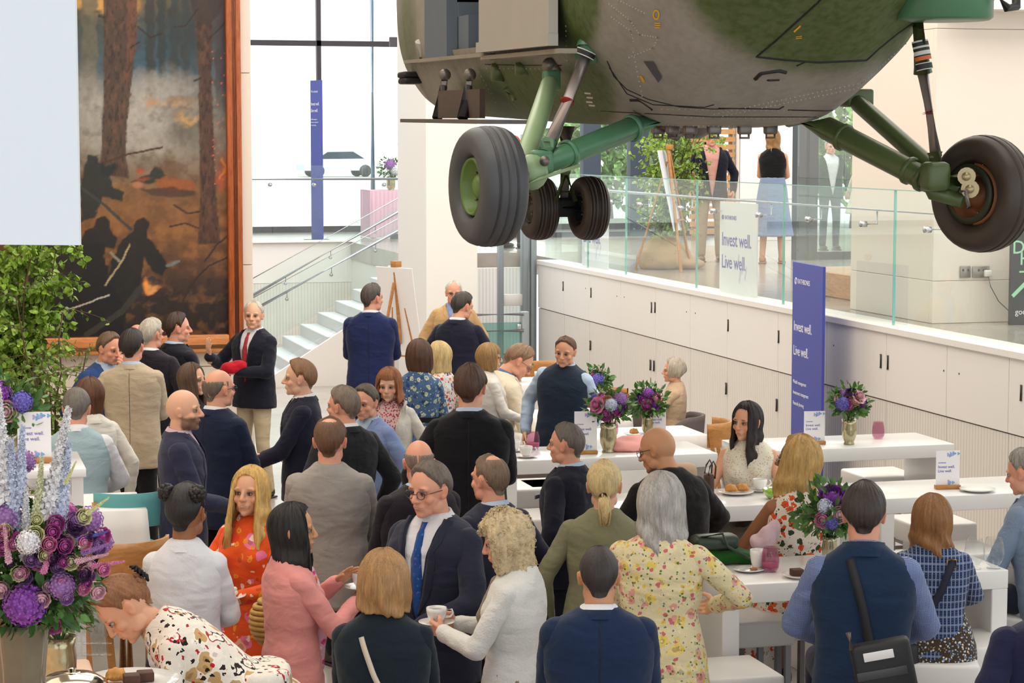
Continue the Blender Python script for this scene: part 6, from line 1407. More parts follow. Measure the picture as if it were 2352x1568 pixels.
P_ = wmat(G['creamjacket']['o']).translation; shell_chair((P_[0], P_[1]), -G['creamjacket']['o'].rotation_euler[2], 'grey upholstered chair under the man in the cream jacket', .72)
wood_chair(at(1618, 985, 17.6)*[1, 1, 0], R(-65), 'orange wooden chair at the right end of the cloth-covered table', .86)
wood_chair(at(1396, 900, 20.3)*[1, 1, 0], R(170), 'wooden chair behind the man in the knitted waistcoat', .80)
wood_chair(at(1252, 862, 22.4)*[1, 1, 0], R(180), 'wooden chair behind the farthest cloth-covered table', .84)
teal = mat('teal_fabric', '#5fa3a5', .8, var=.06)
wood_chair(at(298, 1180, 12.4)*[1, 1, 0], R(-20), 'wooden chair with teal back pad next to the tall cloth-covered table', 1.14, .78, teal)
wood_chair(at(278, 1225, 11.2)*[1, 1, 0], R(-10), 'plain wooden chair back beside the flower arrangement', 1.08, .78)
# ================================================================== tableware
def cup(p, label, saucer=True, mug=False, biscuit=False):
    t = thing('coffee_cup', label, 'cup', p)
    z0 = .012 if saucer else .001; h = .062 if not mug else .092; r = .043 if not mug else .041
    MB().lathe([(.022, z0), (.026, z0+.004), (r*.86, z0+h*.35), (r, z0+h*.75), (r, z0+h), (r-.003, z0+h), (r-.004, z0+h*.7), (r*.7, z0+h*.25), (0, z0+h*.2)], n=24).build('cup_body', porc, t)
    MB().lathe([(0, z0+h*.78), (r-.005, z0+h*.78)], n=20).build('coffee', coffee, t)
    MB().tube([(r*.92, 0, z0+h*.82), (r+.022, 0, z0+h*.80), (r+.028, 0, z0+h*.55), (r+.016, 0, z0+h*.32), (r*.8, 0, z0+h*.3)], .0045, 8).build('handle', porc, t)
    if saucer:
        t2 = thing('saucer', label.replace('cup', 'saucer for the cup') if 'cup' in label else 'saucer under ' + label, 'saucer', p)
        MB().lathe([(0, .004), (.035, .002), (.045, .004), (.075, .013), (.076, .016), (.045, .009), (.03, .010), (0, .010)], n=28).build('dish', porc, t2)
        if biscuit: MB().rbox((.03, -.05, .012), (.065, -.02, .022), .004).build('biscuit', mat('biscuit', '#a8703a', .8), t2)
    return t
def tumbler(p, label, m=pinkg, wine=None):
    t = thing('tumbler', label, 'glass', p)
    MB().lathe([(0, .002), (.030, .002), (.040, .02), (.043, .05), (.040, .085), (.033, .118), (.0315, .118), (.038, .085), (.041, .05), (.038, .022), (.028, .008), (0, .008)], n=28).build('bowl', m, t)
    if wine: MB().lathe([(0, .009), (.036, .022), (.039, .045), (0, .045)], n=24).build('drink', wine, t)
    return t
def wine_glass(p, label):
    t = thing('wine_glass', label, 'glass', p)
    MB().lathe([(0, .002), (.034, .002), (.034, .005), (.01, .008), (.010, .012), (.03, .02), (.046, .05), (.050, .08), (.043, .125), (.036, .15), (.034, .15), (.041, .125), (.048, .08), (.044, .052), (.028, .024), (0, .018)], n=28).build('bowl', clearg, t); return t
def plate(p, label, food=None, r=.105):
    t = thing('plate', label, 'plate', p)
    MB().lathe([(0, .003), (r*.6, .002), (r*.7, .005), (r, .016), (r, .019), (r*.68, .009), (0, .007)], n=32).build('dish', porc, t); return t
pastry = mat('golden_pastry', '#c98a3e', .55, var=.35, vscale=30, bump=.6, bscale=50); brown_f = mat('brownie', '#4a2a1b', .7, var=.2, vscale=40, bump=.5, bscale=60); creamf = mat('whipped_cream', '#f1e6d3', .6, bump=.4, bscale=50)
def food(p, label, kind):
    t = thing({'pastry': 'pastry', 'brownie': 'brownie', 'cream': 'cream_puff'}[kind], label, 'food', p)
    if kind == 'pastry':
        m = MB(); pts = [(-.035, -.012, .012), (-.022, .004, .020), (0, .010, .026), (.022, .004, .020), (.035, -.012, .012)]; m.tube(pts, [.008, .019, .026, .019, .008], 10)
        for k in range(4): m.tube([(-.024+.016*k, -.02, .016), (-.022+.016*k, .008, .044), (-.022+.016*k, .03, .016)], .005, 5)
        v, f_ = remesh(m, .004, 2); obj_from('crust', v, f_, pastry, t)
    elif kind == 'brownie': MB().rbox((-.028, -.028, 0), (.028, .028, .032), .004).build('slab', brown_f, t)
    else:
        m = MB().ell((0, 0, .016), (.03, .026, .017)); 
        for k in range(5): m.ell((.015*cos(k*1.26), .015*sin(k*1.26), .032), .011)
        m.build('cream', creamf, t)
    return t
H1 = 1.0705
cup(onZ(1208, 1050, H1), 'white coffee cup on the central table beside the black suit'); cup(onZ(1182, 1036, H1), 'white coffee cup behind the other on the central table, half hidden')
tumbler(onZ(1225, 1032, H1), 'pink tumbler on the central table by the grey chair', wine=mat('rose_drink', '#d98aa2', .1)); tumbler(onZ(2017, 1007, H1), 'dusky pink tumbler alone near the cupboards'); tumbler(onZ(1769, 1312, H1), 'pink tumbler on the front table beside a mug', wine=mat('rose_drink', '#d98aa2', .1))
tumbler(gz(1408, 1000, .75), 'small pink tumbler on the cloth behind the vase')
cup(onZ(1745, 1128, H1), 'white coffee cup next to the lime bowl'); cup(onZ(1720, 1310, H1)+[.06, .03, 0], 'tall white mug by the pink tumbler on the front table', mug=True, saucer=False)
t_ = thing('saucer', 'white saucer with a biscuit left of the pink tumbler', 'saucer', onZ(1720, 1312, H1)); MB().lathe([(0, .004), (.035, .002), (.045, .004), (.075, .013), (.076, .016), (.045, .009), (.03, .010), (0, .010)], n=28).build('dish', porc, t_); MB().rbox((.0, -.03, .011), (.035, -.005, .02), .004).build('biscuit', mat('biscuit', '#a8703a', .8), t_)
p_ = onZ(1690, 1134, H1); plate(p_, 'white plate with two pastries before the woman in lace'); food(p_+[-.03, 0, .01], 'golden pastry on the plate, the left of the two', 'pastry'); food(p_+[.045, .01, .01], 'golden pastry on the plate, right beside another', 'pastry')
p_ = onZ(1835, 1326, H1); plate(p_, 'small plate with chocolate cake by the elbow in checked sleeve', r=.08); food(p_+[-.01, 0, .01], 'dark chocolate cake square on the small plate', 'brownie')
plate(onZ(2245, 1128, H1), 'empty white plate before the man in the grey-blue blazer')
plate(onZ(1456, 1000, .76), 'plate of snacks on the cloth behind the green leaf', r=.08); food(onZ(1456, 1000, .76)+[0, 0, .01], 'snack on the plate behind the green leaf', 'pastry')
t_ = thing('bowl', 'lime green bowl at the elbow of the fern dress woman', 'bowl', onZ(1776, 1145, H1)); MB().lathe([(0, .002), (.03, .002), (.055, .03), (.065, .06), (.062, .06), (.052, .032), (.028, .008), (0, .008)], n=28).build('bowl_shell', mat('lime_glass', '#9ccf3e', .12, var=0, trans=.3), t_)
wine_glass(onZ(2282, 1305, H1), 'clear stemless wine glass at the table corner right of the plaid jacket'); wine_glass(onZ(2238, 1306, H1), 'clear stemless wine glass nearer the plaid jacket')
wine_glass(gz(1158, 880, .75), 'clear glass left on the farthest white cloth'); wine_glass(gz(1256, 878, .75), 'clear glass beside the cup on the farthest white cloth')
cup(gz(1237, 870, .75), 'white cup on the farthest cloth beside the cream jacket'); cup(gz(1395, 945, .75), 'white cup on the small cloth-covered table')
# pink cloth heap
m = MB().ell((0, 0, .03), (.20, .11, .045)).ell((.02, .03, .06), (.12, .07, .04)); v, f_ = remesh(m, .014, 2); v += normals(v, f_)*(.016*wave(v, 5, 40))[:, None]; v[:, 2] = np.maximum(v[:, 2], .001)
o = obj_from('folded_cloth', v, f_, mat('pink_cloth', '#f2a9a2', .8, bump=.3), None); o.location = onZ(1448, 1034, H1); tag(o, 'pink cloth lying in a heap on the central table', 'cloth')
# ================================================================== printed things
bluep = mat('banner_blue', '#4149a6', .5, var=.02); ink = mat('violet_ink', '#6b68b8', .6, var=0); wink = mat('white_ink', '#eeeefa', .6, var=0); cardw = mat('card_white', '#f3f1f2', .55, var=0)
wc1 = mat('watercolour_blue', '#7fb0e0', .6, var=.3, vscale=60); wc2 = mat('watercolour_violet', '#b9a5d8', .6, var=.3, vscale=60)
def face_M(x, y, z, rz): return Matrix.Translation((x, y, z)) @ Matrix.Rotation(rz, 4, 'Z') @ Matrix.Rotation(pi/2, 4, 'X')
def logo_mark(x, z, r, m, t, y=-.001):
    MB().tube([(x+r*cos(a), y, z+r*sin(a)) for a in np.linspace(0, 2*pi, 17)[:-1]], r*.16, 4, closed=True).bar((x, y, z-r*.6), (x, y, z+r*.7), r*.35, .001).build('emblem', m, t)
def banner(a, b, zb, zt, label, txt, size, m=bluep, tm=wink, foot=True, small=True):
    a = np.array(a); b = np.array(b); d = b-a; w = np.linalg.norm(d[:2]); rz = atan2(d[1], d[0])
    t = thing('banner_stand', label, 'banner', (a[0], a[1], zb), rz)
    MB().rbox((0, -.012, 0.0), (w, .012, zt-zb), .003, seg=1, smooth=False).build('banner_panel', [m], t)
    H = zt-zb; M = lambda x, z: Matrix.Translation((x, -.0135, z)) @ Matrix.Rotation(pi/2, 4, 'X')
    logo_mark(w*.12, H-.17, .022*w/.68, tm, t, -.0135)
    text('RATHBONES', size*.50, tm, M(w*.18, H-.19), t)
    text('Invest well.', size, tm, M(w*.06, H-.19-.33*w/.68), t, spacing=.95); text('Live well.', size, tm, M(w*.06, H-.19-.50*w/.68), t, spacing=.95)
    if small:
        for k, l in enumerate(('Wealth management', 'Investment management', 'Financial planning')): text(l, size*.37, tm, M(w*.06, H-.19-(.70+.075*k)*w/.68), t)
    if foot: MB().prism([(w*.2, -.18), (w*.8, -.18), (w*.6, .18), (w*.4, .18)], 0, .02).build('foot', dark, t)
    return t
A = onX(1824, 600, 7.58); B = onX(1894, 604, 7.50); banner((A[0], A[1]), (B[0], B[1]), 0, A[2], 'tall blue standing banner with white lettering before the white cupboards', None, .125)
A = onY(714, 185, 34.0); B = onY(739, 187, 33.6); banner((A[0], A[1]), (B[0], B[1]), MZ, A[2], 'tall blue banner on the far landing before the bright window', None, .045*(np.linalg.norm((B-A)[:2])/.25))
_mx = thing('display_board', 'white board with violet lettering behind the glass beside the seated-level banner', 'board', onX(1655, 560, 7.99)*[1, 1, 0]+np.array([0, 0, MZ]), -pi/2)
def board(px0, px1, ptop, label, X, full=True):
    a = onX(px0, ptop, X); b = onX(px1, ptop, X); t = thing('display_board', label, 'board', (a[0], a[1], MZ+.005), -pi/2); w = a[1]-b[1]; H = a[2]-MZ
    MB().rbox((0, -.006, 0), (w, .006, H), .002, seg=1, smooth=False).build('board_panel', cardw, t)
    M = lambda x, z: Matrix.Translation((x, -.0075, z)) @ Matrix.Rotation(pi/2, 4, 'X')
    logo_mark(w*.09, H-.16, .022, ink, t, -.0075); text('RATHBONES', .058, ink, M(w*.14, H-.18), t)
    text('Invest well.', .155*w/.82, ink, M(w*.06, H-.45), t, spacing=.95); text('Live well.', .155*w/.82, ink, M(w*.06, H-.68), t, spacing=.95)
    for k, (x, z) in enumerate(((.55, .10), (.62, .2), (.7, .14), (.5, .25))): MB().prism([(w*x, z), (w*x+.05, z+.14), (w*x+.02, z+.16), (w*x-.02, z+.03)], -.0080, -.0074, 0, Matrix(((1, 0, 0, 0), (0, 0, 1, 0), (0, 1, 0, 0), (0, 0, 0, 1)))).build('printed_leaf', mat('pale_violet_print', '#dcd8ec', .6), t)
    return t
bpy.data.objects.remove(_mx)
board(1655, 1741, 463, 'white board with violet lettering behind the glass, beside the woman in blue-grey skirt', 7.98); board(1338, 1398, 430, 'white board behind the glass near the nose wheels', 7.98)
# dark donation poster at the right edge
a = onY(2322, 515, 16.6); t = thing('poster_stand', 'black poster stand with mint green lettering cut by the right edge', 'poster', (a[0], 16.6, MZ))
MB().rbox((a[0], 16.59, MZ), (a[0]+.6, 16.62, a[2]), .004, seg=1, smooth=False).build('poster_panel', mat('poster_black', '#2c2c30', .5, var=.05), t, world=True)
mint = mat('mint_ink', '#9fe0b4', .6, var=0); _z = lambda y: onY(2330, y, 16.6)[2]
def txw(s_, size, x, z, m, par): text(s_, size, m, wmat(par).inverted() @ (Matrix.Translation((x, 16.588, z)) @ Matrix.Rotation(pi/2, 4, 'X')), par)
txw('DON', .16, a[0]+.01, _z(582), mint, t); txw('H', .16, a[0]+.08, _z(608), mint, t); txw('goo', .07, a[0]+.05, _z(722), wink, t)
MB().bar((a[0]+.02, 16.587, _z(680)), (a[0]+.3, 16.587, _z(610)), .012, .03).box((a[0]+.08, 16.584, _z(626)), (a[0]+.3, 16.59, _z(622))).build('arrow', mint, t, world=True)
# table cards
def card(p, label, rz=0.0, w=.145, h=.205):
    t = thing('card_stand', label, 'card', p, rz, 'table cards in wooden holders')
    MB().rbox((-w*.52, -.025, 0), (w*.52, .025, .024), .004).build('wooden_base', oakc, t)
    MB().box((-w/2, -.0015, .012), (w/2, .0015, h+.02)).build('card_sheet', cardw, t)
    M = lambda x, z: Matrix.Translation((x, -.0022, z)) @ Matrix.Rotation(pi/2, 4, 'X')
    text('Invest well.', .023, ink, M(-w*.42, h*.60), t); text('Live well.', .023, ink, M(-w*.42, h*.48), t); text('RATHBONES', .008, ink, M(-w*.4, h*.74), t)
    rng = np.random.RandomState(3)
    for k in range(11):
        cx_, cz_ = ((rng.uniform(0, .45)*w, h*rng.uniform(.93, 1.05)), (rng.uniform(-.05, .45)*w, h*rng.uniform(.13, .30)))[k % 2]; r = rng.uniform(.005, .012)
        MB().prism([(cx_+r*cos(q)*(1+.4*cos(3*q)), cz_+r*sin(q)*(1+.4*cos(3*q))) for q in np.linspace(0, 2*pi, 13)[:-1]], -.0021-.0001*k, -.0018-.0001*k, 0, Matrix(((1, 0, 0, 0), (0, 0, 1, 0), (0, 1, 0, 0), (0, 0, 0, 1)))).build('printed_flower', (wc1, wc2)[k % 3 == 2], t)
    return t
RZ = -.12
card(onZ(1870, 1020, H1), 'table card beside the blue banner', RZ); card(onZ(2176, 1122, H1), 'table card on the table before the grey-blue blazer', RZ); card(onZ(1345, 1042, H1), 'table card left of the silver vase on the central table', RZ, .15, .26)
card(gz(1509, 1000, .75), 'table card leaning by the bouquet on the white cloth', RZ); card(at(80, 1062, 9.6), 'table card at the left edge behind the big flower arrangement', RZ)
# easels
def easel(p, rz, h, label, board_sz, back=False, tilt=12, blabel=None, bmat_=None, bz=.6):
    t = thing('easel', label, 'easel', p, rz); w = .32
    for sg in (-1, 1): MB().bar((sg*w, -.12, 0), (sg*.03, .10, h), .03, .02).build('leg', oakc, t)
    MB().bar((0, .5, 0), (0, .12, h*.9), .03, .02).build('leg', oakc, t); MB().bar((-w*.6, -.04, h*.42), (w*.6, -.04, h*.42), .02, .035, (0, 1, 0)).build('shelf', oakc, t); MB().bar((-w*.45, -.0, h*.62), (w*.45, -.0, h*.62), .02, .03, (0, 1, 0)).build('crossbar', oakc, t); MB().bar((0, .03, h*.5), (0, .115, h*1.03), .03, .025).build('mast', oakc, t)
    MB().rbox((-.05, .05, h*1.0), (.05, .13, h*1.04), .005).build('clamp', oakc, t)
    M = wmat(t) @ Matrix.Translation((0, -.02, bz)) @ Matrix.Rotation(-R(tilt), 4, 'X'); b = thing('easel_board', blabel, 'board', M=M)
    bw, bh = board_sz; MB().rbox((-bw/2, -.012, 0), (bw/2, 0, bh), .003, seg=1, smooth=False).build('board_sheet', bmat_ or cardw, b); return t
p = at(925, 885, 24.3); easel((p[0], p[1], 0), R(118), 1.72, 'wooden easel by the white column', (.62, .95), tilt=9, blabel='white board resting on the easel by the white column', bz=.78)
p = at(1553, 610, 26.2); easel((p[0], p[1], MZ), R(60), 1.45, 'wooden easel upstairs beside the birch tree', (.6, .98), tilt=12, blabel='pale printed board seen edge-on on the upstairs easel', bz=.48, bmat_=mat('pale_blue_print', '#e6ebf4', .6, var=.1, vscale=6))
# ================================================================== plants and flowers
LEAFM = {}
def leaf_mat(c):
    k = 'leaf_'+c
    if k in MATS: return MATS[k]
    s = NT(k); v = s.coord(); n = s.noise(v, 14, 3); l = lin(c); r = s.add('ShaderNodeValToRGB'); e = r.color_ramp.elements; e[0].position = .3; e[1].position = .75
    e[0].color = tuple(x*.5 for x in l[:3])+(1,); e[1].color = tuple(min(1, x*1.5+.01) for x in l[:3])+(1,); s.L(n, r.inputs[0]); s.L(r.outputs[0], s.b.inputs['Base Color']); s.set(Roughness=.45)
    s.b.inputs['Transmission Weight'].default_value = .0; MATS[k] = s.m; return s.m
def add_leaf(m, p, d, up, L, w, mi=0):
    a, b, d = frame_of(d, up); f = b*.18*L
    m.add([p, p+d*L*.35+a*w+f*.4, p+d*L*.35-a*w+f*.4, p+d*L*.72+a*w*.7+f*.2, p+d*L*.72-a*w*.7+f*.2, p+d*L-f*.4, p+d*L*.4, p+d*L*.72], [(0, 2, 6), (0, 6, 1), (1, 6, 7, 3), (6, 2, 4, 7), (3, 7, 5), (7, 4, 5)], mi)
def birch(base, stems, label, seed, leafL=.04, nl=26, c='#6f8f2e', name='birch_tree', top=2.9, spread=.5, cloth=None):
    rng = np.random.RandomState(seed); t = thing(name, label, 'tree', base); tr = MB(); lf = MB(); B = np.array(base, float)
    for k in range(stems):
        a = rng.uniform(0, 2*pi); r = rng.uniform(.2, 1)*spread; h = top*rng.uniform(.55, 1.0); P = [B+[.03*cos(a), .03*sin(a), 0]]; 
        for i in range(1, 9): f = i/8; P.append(B+[r*cos(a)*f**1.3+rng.normal(0, .02), r*sin(a)*f**1.3+rng.normal(0, .02), h*f])
        P = np.array(P); tr.tube(P, list(np.linspace(.014, .004, 9)), 5)
        for i in range(2, 9):
            for q in range(3):
                ang = rng.uniform(0, 2*pi); L = rng.uniform(.15, .42); d = np.array([cos(ang), sin(ang), rng.uniform(-.1, .7)]); T = [P[i]]
                for j in range(1, 5): T.append(T[-1]+d*L/4+[0, 0, -.012*j]) 
                tr.tube(T, [.004, .003, .0025, .002, .0015], 4, cap=False)
                for j in range(nl//3):
                    u = rng.uniform(.1, 1)*4; jj = min(3, int(u)); p = T[jj]+(T[jj+1]-T[jj])*(u-jj); dd = rng.normal(0, 1, 3); dd[2] -= .5; dd /= np.linalg.norm(dd); Ls = leafL*rng.uniform(.6, 1.2); add_leaf(lf, p+dd*.01, dd, rng.normal(0, 1, 3), Ls, Ls*.36)
    tr.build('branches', mat('birch_bark', '#5a4632', .8, var=.3, vscale=20), t, world=True); o = lf.build('leaves', leaf_mat(c), t, world=True); o['kind'] = 'stuff'
    return t
p = at(30, 1100, 17.9); birch((p[0], p[1], 0), 20, 'leafy birch branches rising at the left edge below the hanging panel', 5, .066, 100, '#86a838', top=3.0, spread=.62)
p = at(120, 1100, 16.2); birch((p[0], p[1], 0), 6, 'thin birch shoots behind the grey-haired man in pale blue knit', 9, .042, 24, '#6f8f33', top=2.0, spread=.42)
p = at(1525, 612, 26.6); bt = birch((p[0], p[1], MZ+.2), 14, 'birch tree wrapped in burlap upstairs behind the glass', 12, .06, 40, '#8fb044', top=1.75, spread=.55)
m = MB().ell((p[0], p[1], MZ+.13), (.36, .30, .24)).ell((p[0], p[1], MZ+.25), (.18, .18, .2)).ell((p[0]+.2, p[1]-.1, MZ+.06), (.3, .2, .08)); v, f_ = remesh(m, .03, 2); v += normals(v, f_)*(.03*wave(v, 5, 18))[:, None]; v[:, 2] = np.maximum(v[:, 2], MZ+.002); obj_from('burlap_wrap', v, f_, mat('burlap', '#b79b76', .9, bump=.5, bscale=90), bt, True, True)
BL = {}
def bloom_mesh(kind, c):
    k = (kind, c)
    if k in BL: return BL[k]
    rng = np.random.RandomState(len(BL)+3); m = MB()
    if kind in ('hydrangea', 'allium'):
        n = 110 if kind == 'hydrangea' else 150
        for i in range(n):
            z = 1-2*(i+.5)/n; 
            if kind == 'hydrangea' and z < -.5: continue
            a = i*2.39996; r = sqrt(1-z*z); d = np.array([r*cos(a), r*sin(a), z]); s = .20 if kind == 'hydrangea' else .13; aa, bb, _ = frame_of(d); t0 = rng.rand()*6; R0 = rng.uniform(.9, 1.04)
            for q in range(4 if kind == 'hydrangea' else 5):
                u = t0+q*2*pi/(4 if kind == 'hydrangea' else 5); e = aa*cos(u)+bb*sin(u); f2 = np.cross(d, e); m.add([d*R0*.95, d*R0+e*s*.5+f2*s*.38, d*(R0+.03)+e*s, d*R0+e*s*.5-f2*s*.38], [(0, 1, 2, 3)], 0)
        m.ell((0, 0, 0), .85, 0, 12, 8)
    elif kind in ('peony', 'rose'):
        for ring, (n, R1, op) in enumerate(((5, .30, .12), (7, .5, .35), (8, .75, .65), (9, .95, 1.0))):
            for q in range(n):
                a = 2*pi*q/n+ring*.5+rng.normal(0, .08); G_ = []
                for i in range(5):
                    u = i/4; row = []
                    for j in range(5):
                        w = (j-2)/2; rr = R1*(.25+.75*u**.7)*(.75+op*.25); ang = a+w*(.62-.2*u)*(.5+.5*sin(u*2.6)+.1)*1.4; zz = u*(1.0-.45*op)-.35*op*u*u-.1+.05*sin(w*6+q); row.append((rr*cos(ang)*(1-.06*abs(w)), rr*sin(ang)*(1-.06*abs(w)), zz))
                    G_.append(row)
                if kind == 'rose': G_ = [[(lambda th_, az, rr: (rr*sin(th_)*cos(az), rr*sin(th_)*sin(az), rr*cos(th_)))(R(115-(115-(22, 40, 58, 80)[ring])*i/4), a+((j-2)/2)*(.75, .62, .55, .5)[ring], ((.42, .62, .80, 1.0)[ring])*(1+.06*abs(j-2)*(i > 2)+(.05, .06, .08, .12)[ring]*(i == 4))) for j in range(5)] for i in range(5)]
                m.grid(G_)
        m.ell((0, 0, .0 if kind == 'rose' else .25), (.36, .36, .42) if kind == 'rose' else (.3, .3, .4), 0, 8, 6)
    elif kind == 'spike':
        for i in range(120):
            z = i/120*7.0; a = i*2.4; r = .75*(1-z/8.6)*rng.uniform(.8, 1.15); d = np.array([cos(a), sin(a), .2]); c0 = np.array([0, 0, z])+d*r*.5; s = .62*(1-z/9.5); aa, bb, dd = frame_of(d); 
            for q in range(5): u = q*2*pi/5; e = aa*cos(u)+bb*sin(u); f2 = np.cross(dd, e); m.add([c0, c0+e*s*.5+f2*s*.3+dd*.1, c0+e*s+dd*.14, c0+e*s*.5-f2*s*.3+dd*.1], [(0, 1, 2, 3)], 0)
            m.ell(c0+dd*.08, .07, 0, 5, 3)
        m.tube([(0, 0, -.5), (0, 0, 5)], .06, 5)
    cm = MATS.get('petal_'+c)
    if cm is None:
        s = NT('petal_'+c); v = s.coord(); l = lin(c); r = s.add('ShaderNodeValToRGB'); e = r.color_ramp.elements; e[0].position = .3; e[1].position = .7; e[0].color = tuple(x*.62 for x in l[:3])+(1,); e[1].color = tuple(min(1, x*1.25+.02) for x in l[:3])+(1,)
        s.L(s.noise(v, 2.5, 3), r.inputs[0]); s.L(r.outputs[0], s.b.inputs['Base Color']); s.set(Roughness=.6); cm = s.m; MATS['petal_'+c] = cm
    o = m.build(kind, cm); BL[k] = o.data; bpy.data.objects.remove(o); return BL[k]
def put_bloom(par, kind, c, p, r, d=(0, 0, 1), name=None):
    me = bloom_mesh(kind, c); o = bpy.data.objects.new(name or {'spike': 'delphinium'}.get(kind, kind), me); COL.objects.link(o); o.parent = par
    q = Vector(d).to_track_quat('Z', 'Y').to_matrix().to_4x4(); o.matrix_local = wmat(par).inverted() @ (Matrix.Translation(Vector(p)) @ q @ Matrix.Scale(r, 4)); return o
PURP, LILAC, BLUV, PINK, PALEP, MAG, PEACH, DPURP, LBLU, WHT = '#8a3fa8', '#a678b8', '#6a62c0', '#e58ab5', '#f3b8c4', '#c255a5', '#e6b08a', '#4a1f55', '#ccd4f0', '#f3eef0'
def foliage(par, c, R_, n, seed, L=.055, col='#4f7a35', low=-.4, zs=1.0):
    rng = np.random.RandomState(seed); m = MB(); c = np.array(c, float)
    for k in range(n):
        d = rng.randn(3); d /= np.linalg.norm(d); d[2] = max(d[2], low); p = c+d*R_*rng.uniform(.35, 1.0)*[1, 1, zs]; dd = d+rng.normal(0, .5, 3); dd /= np.linalg.norm(dd); Ls = L*rng.uniform(.6, 1.3); add_leaf(m, p, dd, rng.normal(0, 1, 3), Ls, Ls*.27)
    for k in range(n//12): d = rng.randn(3); d[2] = abs(d[2]); d /= np.linalg.norm(d); m.tube([c+[0, 0, -R_*.9], c+d*R_*.8*[1, 1, zs]], .0025, 4, cap=False)
    o = m.build('foliage', leaf_mat(col), par, world=True); o['kind'] = 'stuff'; return o
def bouquet(p, label, blooms, R_=.12, vh=.16, seed=1, vase=silver, tall=.10, fl=240):
    p = np.array(p, float); t = thing('flower_vase', label, 'vase', p); s = vh/.16
    MB().lathe([(0, 0), (.034*s, 0), (.036*s, .006), (.030*s, .016), (.044*s, .05*s), (.047*s, .10*s), (.042*s, .13*s), (.048*s, .16*s), (.045*s, .16*s), (.038*s, .13*s), (.0, .02)], n=26).build('vase_body', vase, t)
    b = thing('bouquet', 'bouquet of ' + label.split(' of ', 1)[-1] if ' of ' in label else 'bouquet in the ' + label, 'flowers', p+[0, 0, vh]); c = p+[0, 0, vh+tall]
    rng = np.random.RandomState(seed); foliage(b, c, R_*1.12, fl, seed)
    for k, (kind, colr, dx, dz, r) in enumerate(blooms):
        d = RT*dx+np.array([0, 0, 1])*dz-FH*sqrt(max(.05, 1-dx*dx-dz*dz)); put_bloom(b, kind, colr, c+d*R_*.85, r, d)
    for k in range(5):
        d = rng.randn(3); d[2] = abs(d[2])*.6; d += FH*.8; d /= np.linalg.norm(d); put_bloom(b, 'rose', (PALEP, PURP, PINK)[k % 3], c+d*R_*.8, .026, d)
    return t, b
b_ = [('peony', PALEP, .45, .55, .058), ('rose', PEACH, .15, .35, .036), ('hydrangea', BLUV, -.55, .15, .05), ('rose', MAG, -.1, .35, .036), ('rose', DPURP, .05, .75, .04), ('rose', PALEP, -.75, .5, .032), ('allium', LILAC, -.5, .8, .032), ('rose', PURP, .8, .05, .036), ('rose', MAG, -.2, .05, .028)]
bouquet(onZ(1950, 1020, H1), 'silver vase of pink peony and violet hydrangea beside the dusky tumbler', b_, .125, .17, 1)
b_ = [('peony', PINK, -.65, .25, .065), ('hydrangea', LBLU, .1, .3, .045), ('allium', LILAC, .65, .6, .05), ('rose', PEACH, -.1, .55, .032), ('rose', MAG, -.2, -.25, .04), ('rose', PURP, .5, .1, .034), ('rose', PINK, -.4, .75, .03), ('hydrangea', BLUV, -.75, .65, .03), ('rose', MAG, .45, -.1, .028)]
bouquet(onZ(1397, 1038, H1), 'silver vase of pink peony and lilac allium on the central table', b_, .135, .19, 2)
b_ = [('hydrangea', PURP, .0, .7, .05), ('rose', PINK, .5, .4, .042), ('rose', MAG, -.3, .3, .04), ('rose', MAG, -.1, -.1, .035), ('rose', PURP, .4, 0, .035), ('rose', PURP, -.5, .5, .035), ('rose', MAG, .1, .2, .03)]
bouquet(gz(1487, 1000, .75), 'vase of magenta and purple flowers with green sprays on the white cloth', b_, .15, .16, 3, fl=420)
b_ = [('rose', PURP, 0, .85, .06), ('rose', PALEP, .5, .5, .04), ('rose', PALEP, .2, .2, .038), ('hydrangea', LBLU, -.3, .5, .04), ('rose', PINK, -.4, .0, .036), ('rose', PALEP, .7, .1, .036), ('hydrangea', BLUV, -.1, -.1, .035)]
bouquet(onZ(1905, 1292, H1)+[0, 0, 0], 'vase of purple and pale pink flowers before the gilet', b_, .15, .13, 4, fl=360)
bouquet(gz(1372, 930, .75), 'vase of violet blooms behind the man in the knitted waistcoat', [('hydrangea', BLUV, 0, .2, .06), ('rose', PINK, -.4, .3, .04)], .12, .12, 5)
bouquet(gz(1192, 875, .75), 'vase of small pink roses on the farthest table', [('rose', PEACH, 0, .5, .04), ('rose', PINK, .3, .2, .035)], .10, .12, 6)
bouquet(onY(898, 440, 34.6), 'vase of pale lilac flowers on the pink-draped table upstairs', [('allium', LILAC, 0, .5, .10), ('hydrangea', WHT, .5, 0, .09)], .2, .25, 7)
def pink_table():
    a = onY(850, 438, 34.4); b = onY(960, 438, 34.4); t = thing('draped_table', 'table draped in pale pink cloth on the far landing', 'table', ((a[0]+b[0])/2, 34.8, MZ))
    MB().box((a[0]+.02, 34.42, a[2]-.04), (b[0], 35.2, a[2]-.005)).build('tabletop', oakc, t, world=True)
    n = 40; G_ = []
    for z in (a[2], MZ+.4, MZ+.01): G_.append([(a[0]+(b[0]-a[0])*k/(n-1), 34.4+.02*sin(k*1.9)*(z < a[2]-.01), z) for k in range(n)])
    cl = MB().grid(G_).grid([[(a[0], 34.4, z), (a[0]+.0, 35.2, z)] for z in (a[2], MZ+.01)]).box((a[0], 34.4, a[2]-.004), (b[0], 35.2, a[2]+.002)).build('table_drape', mat('pale_pink_cloth', '#f0c0d2', .8), None); tag(cl, 'pale pink cloth hanging over the landing table', 'tablecloth')
pink_table()
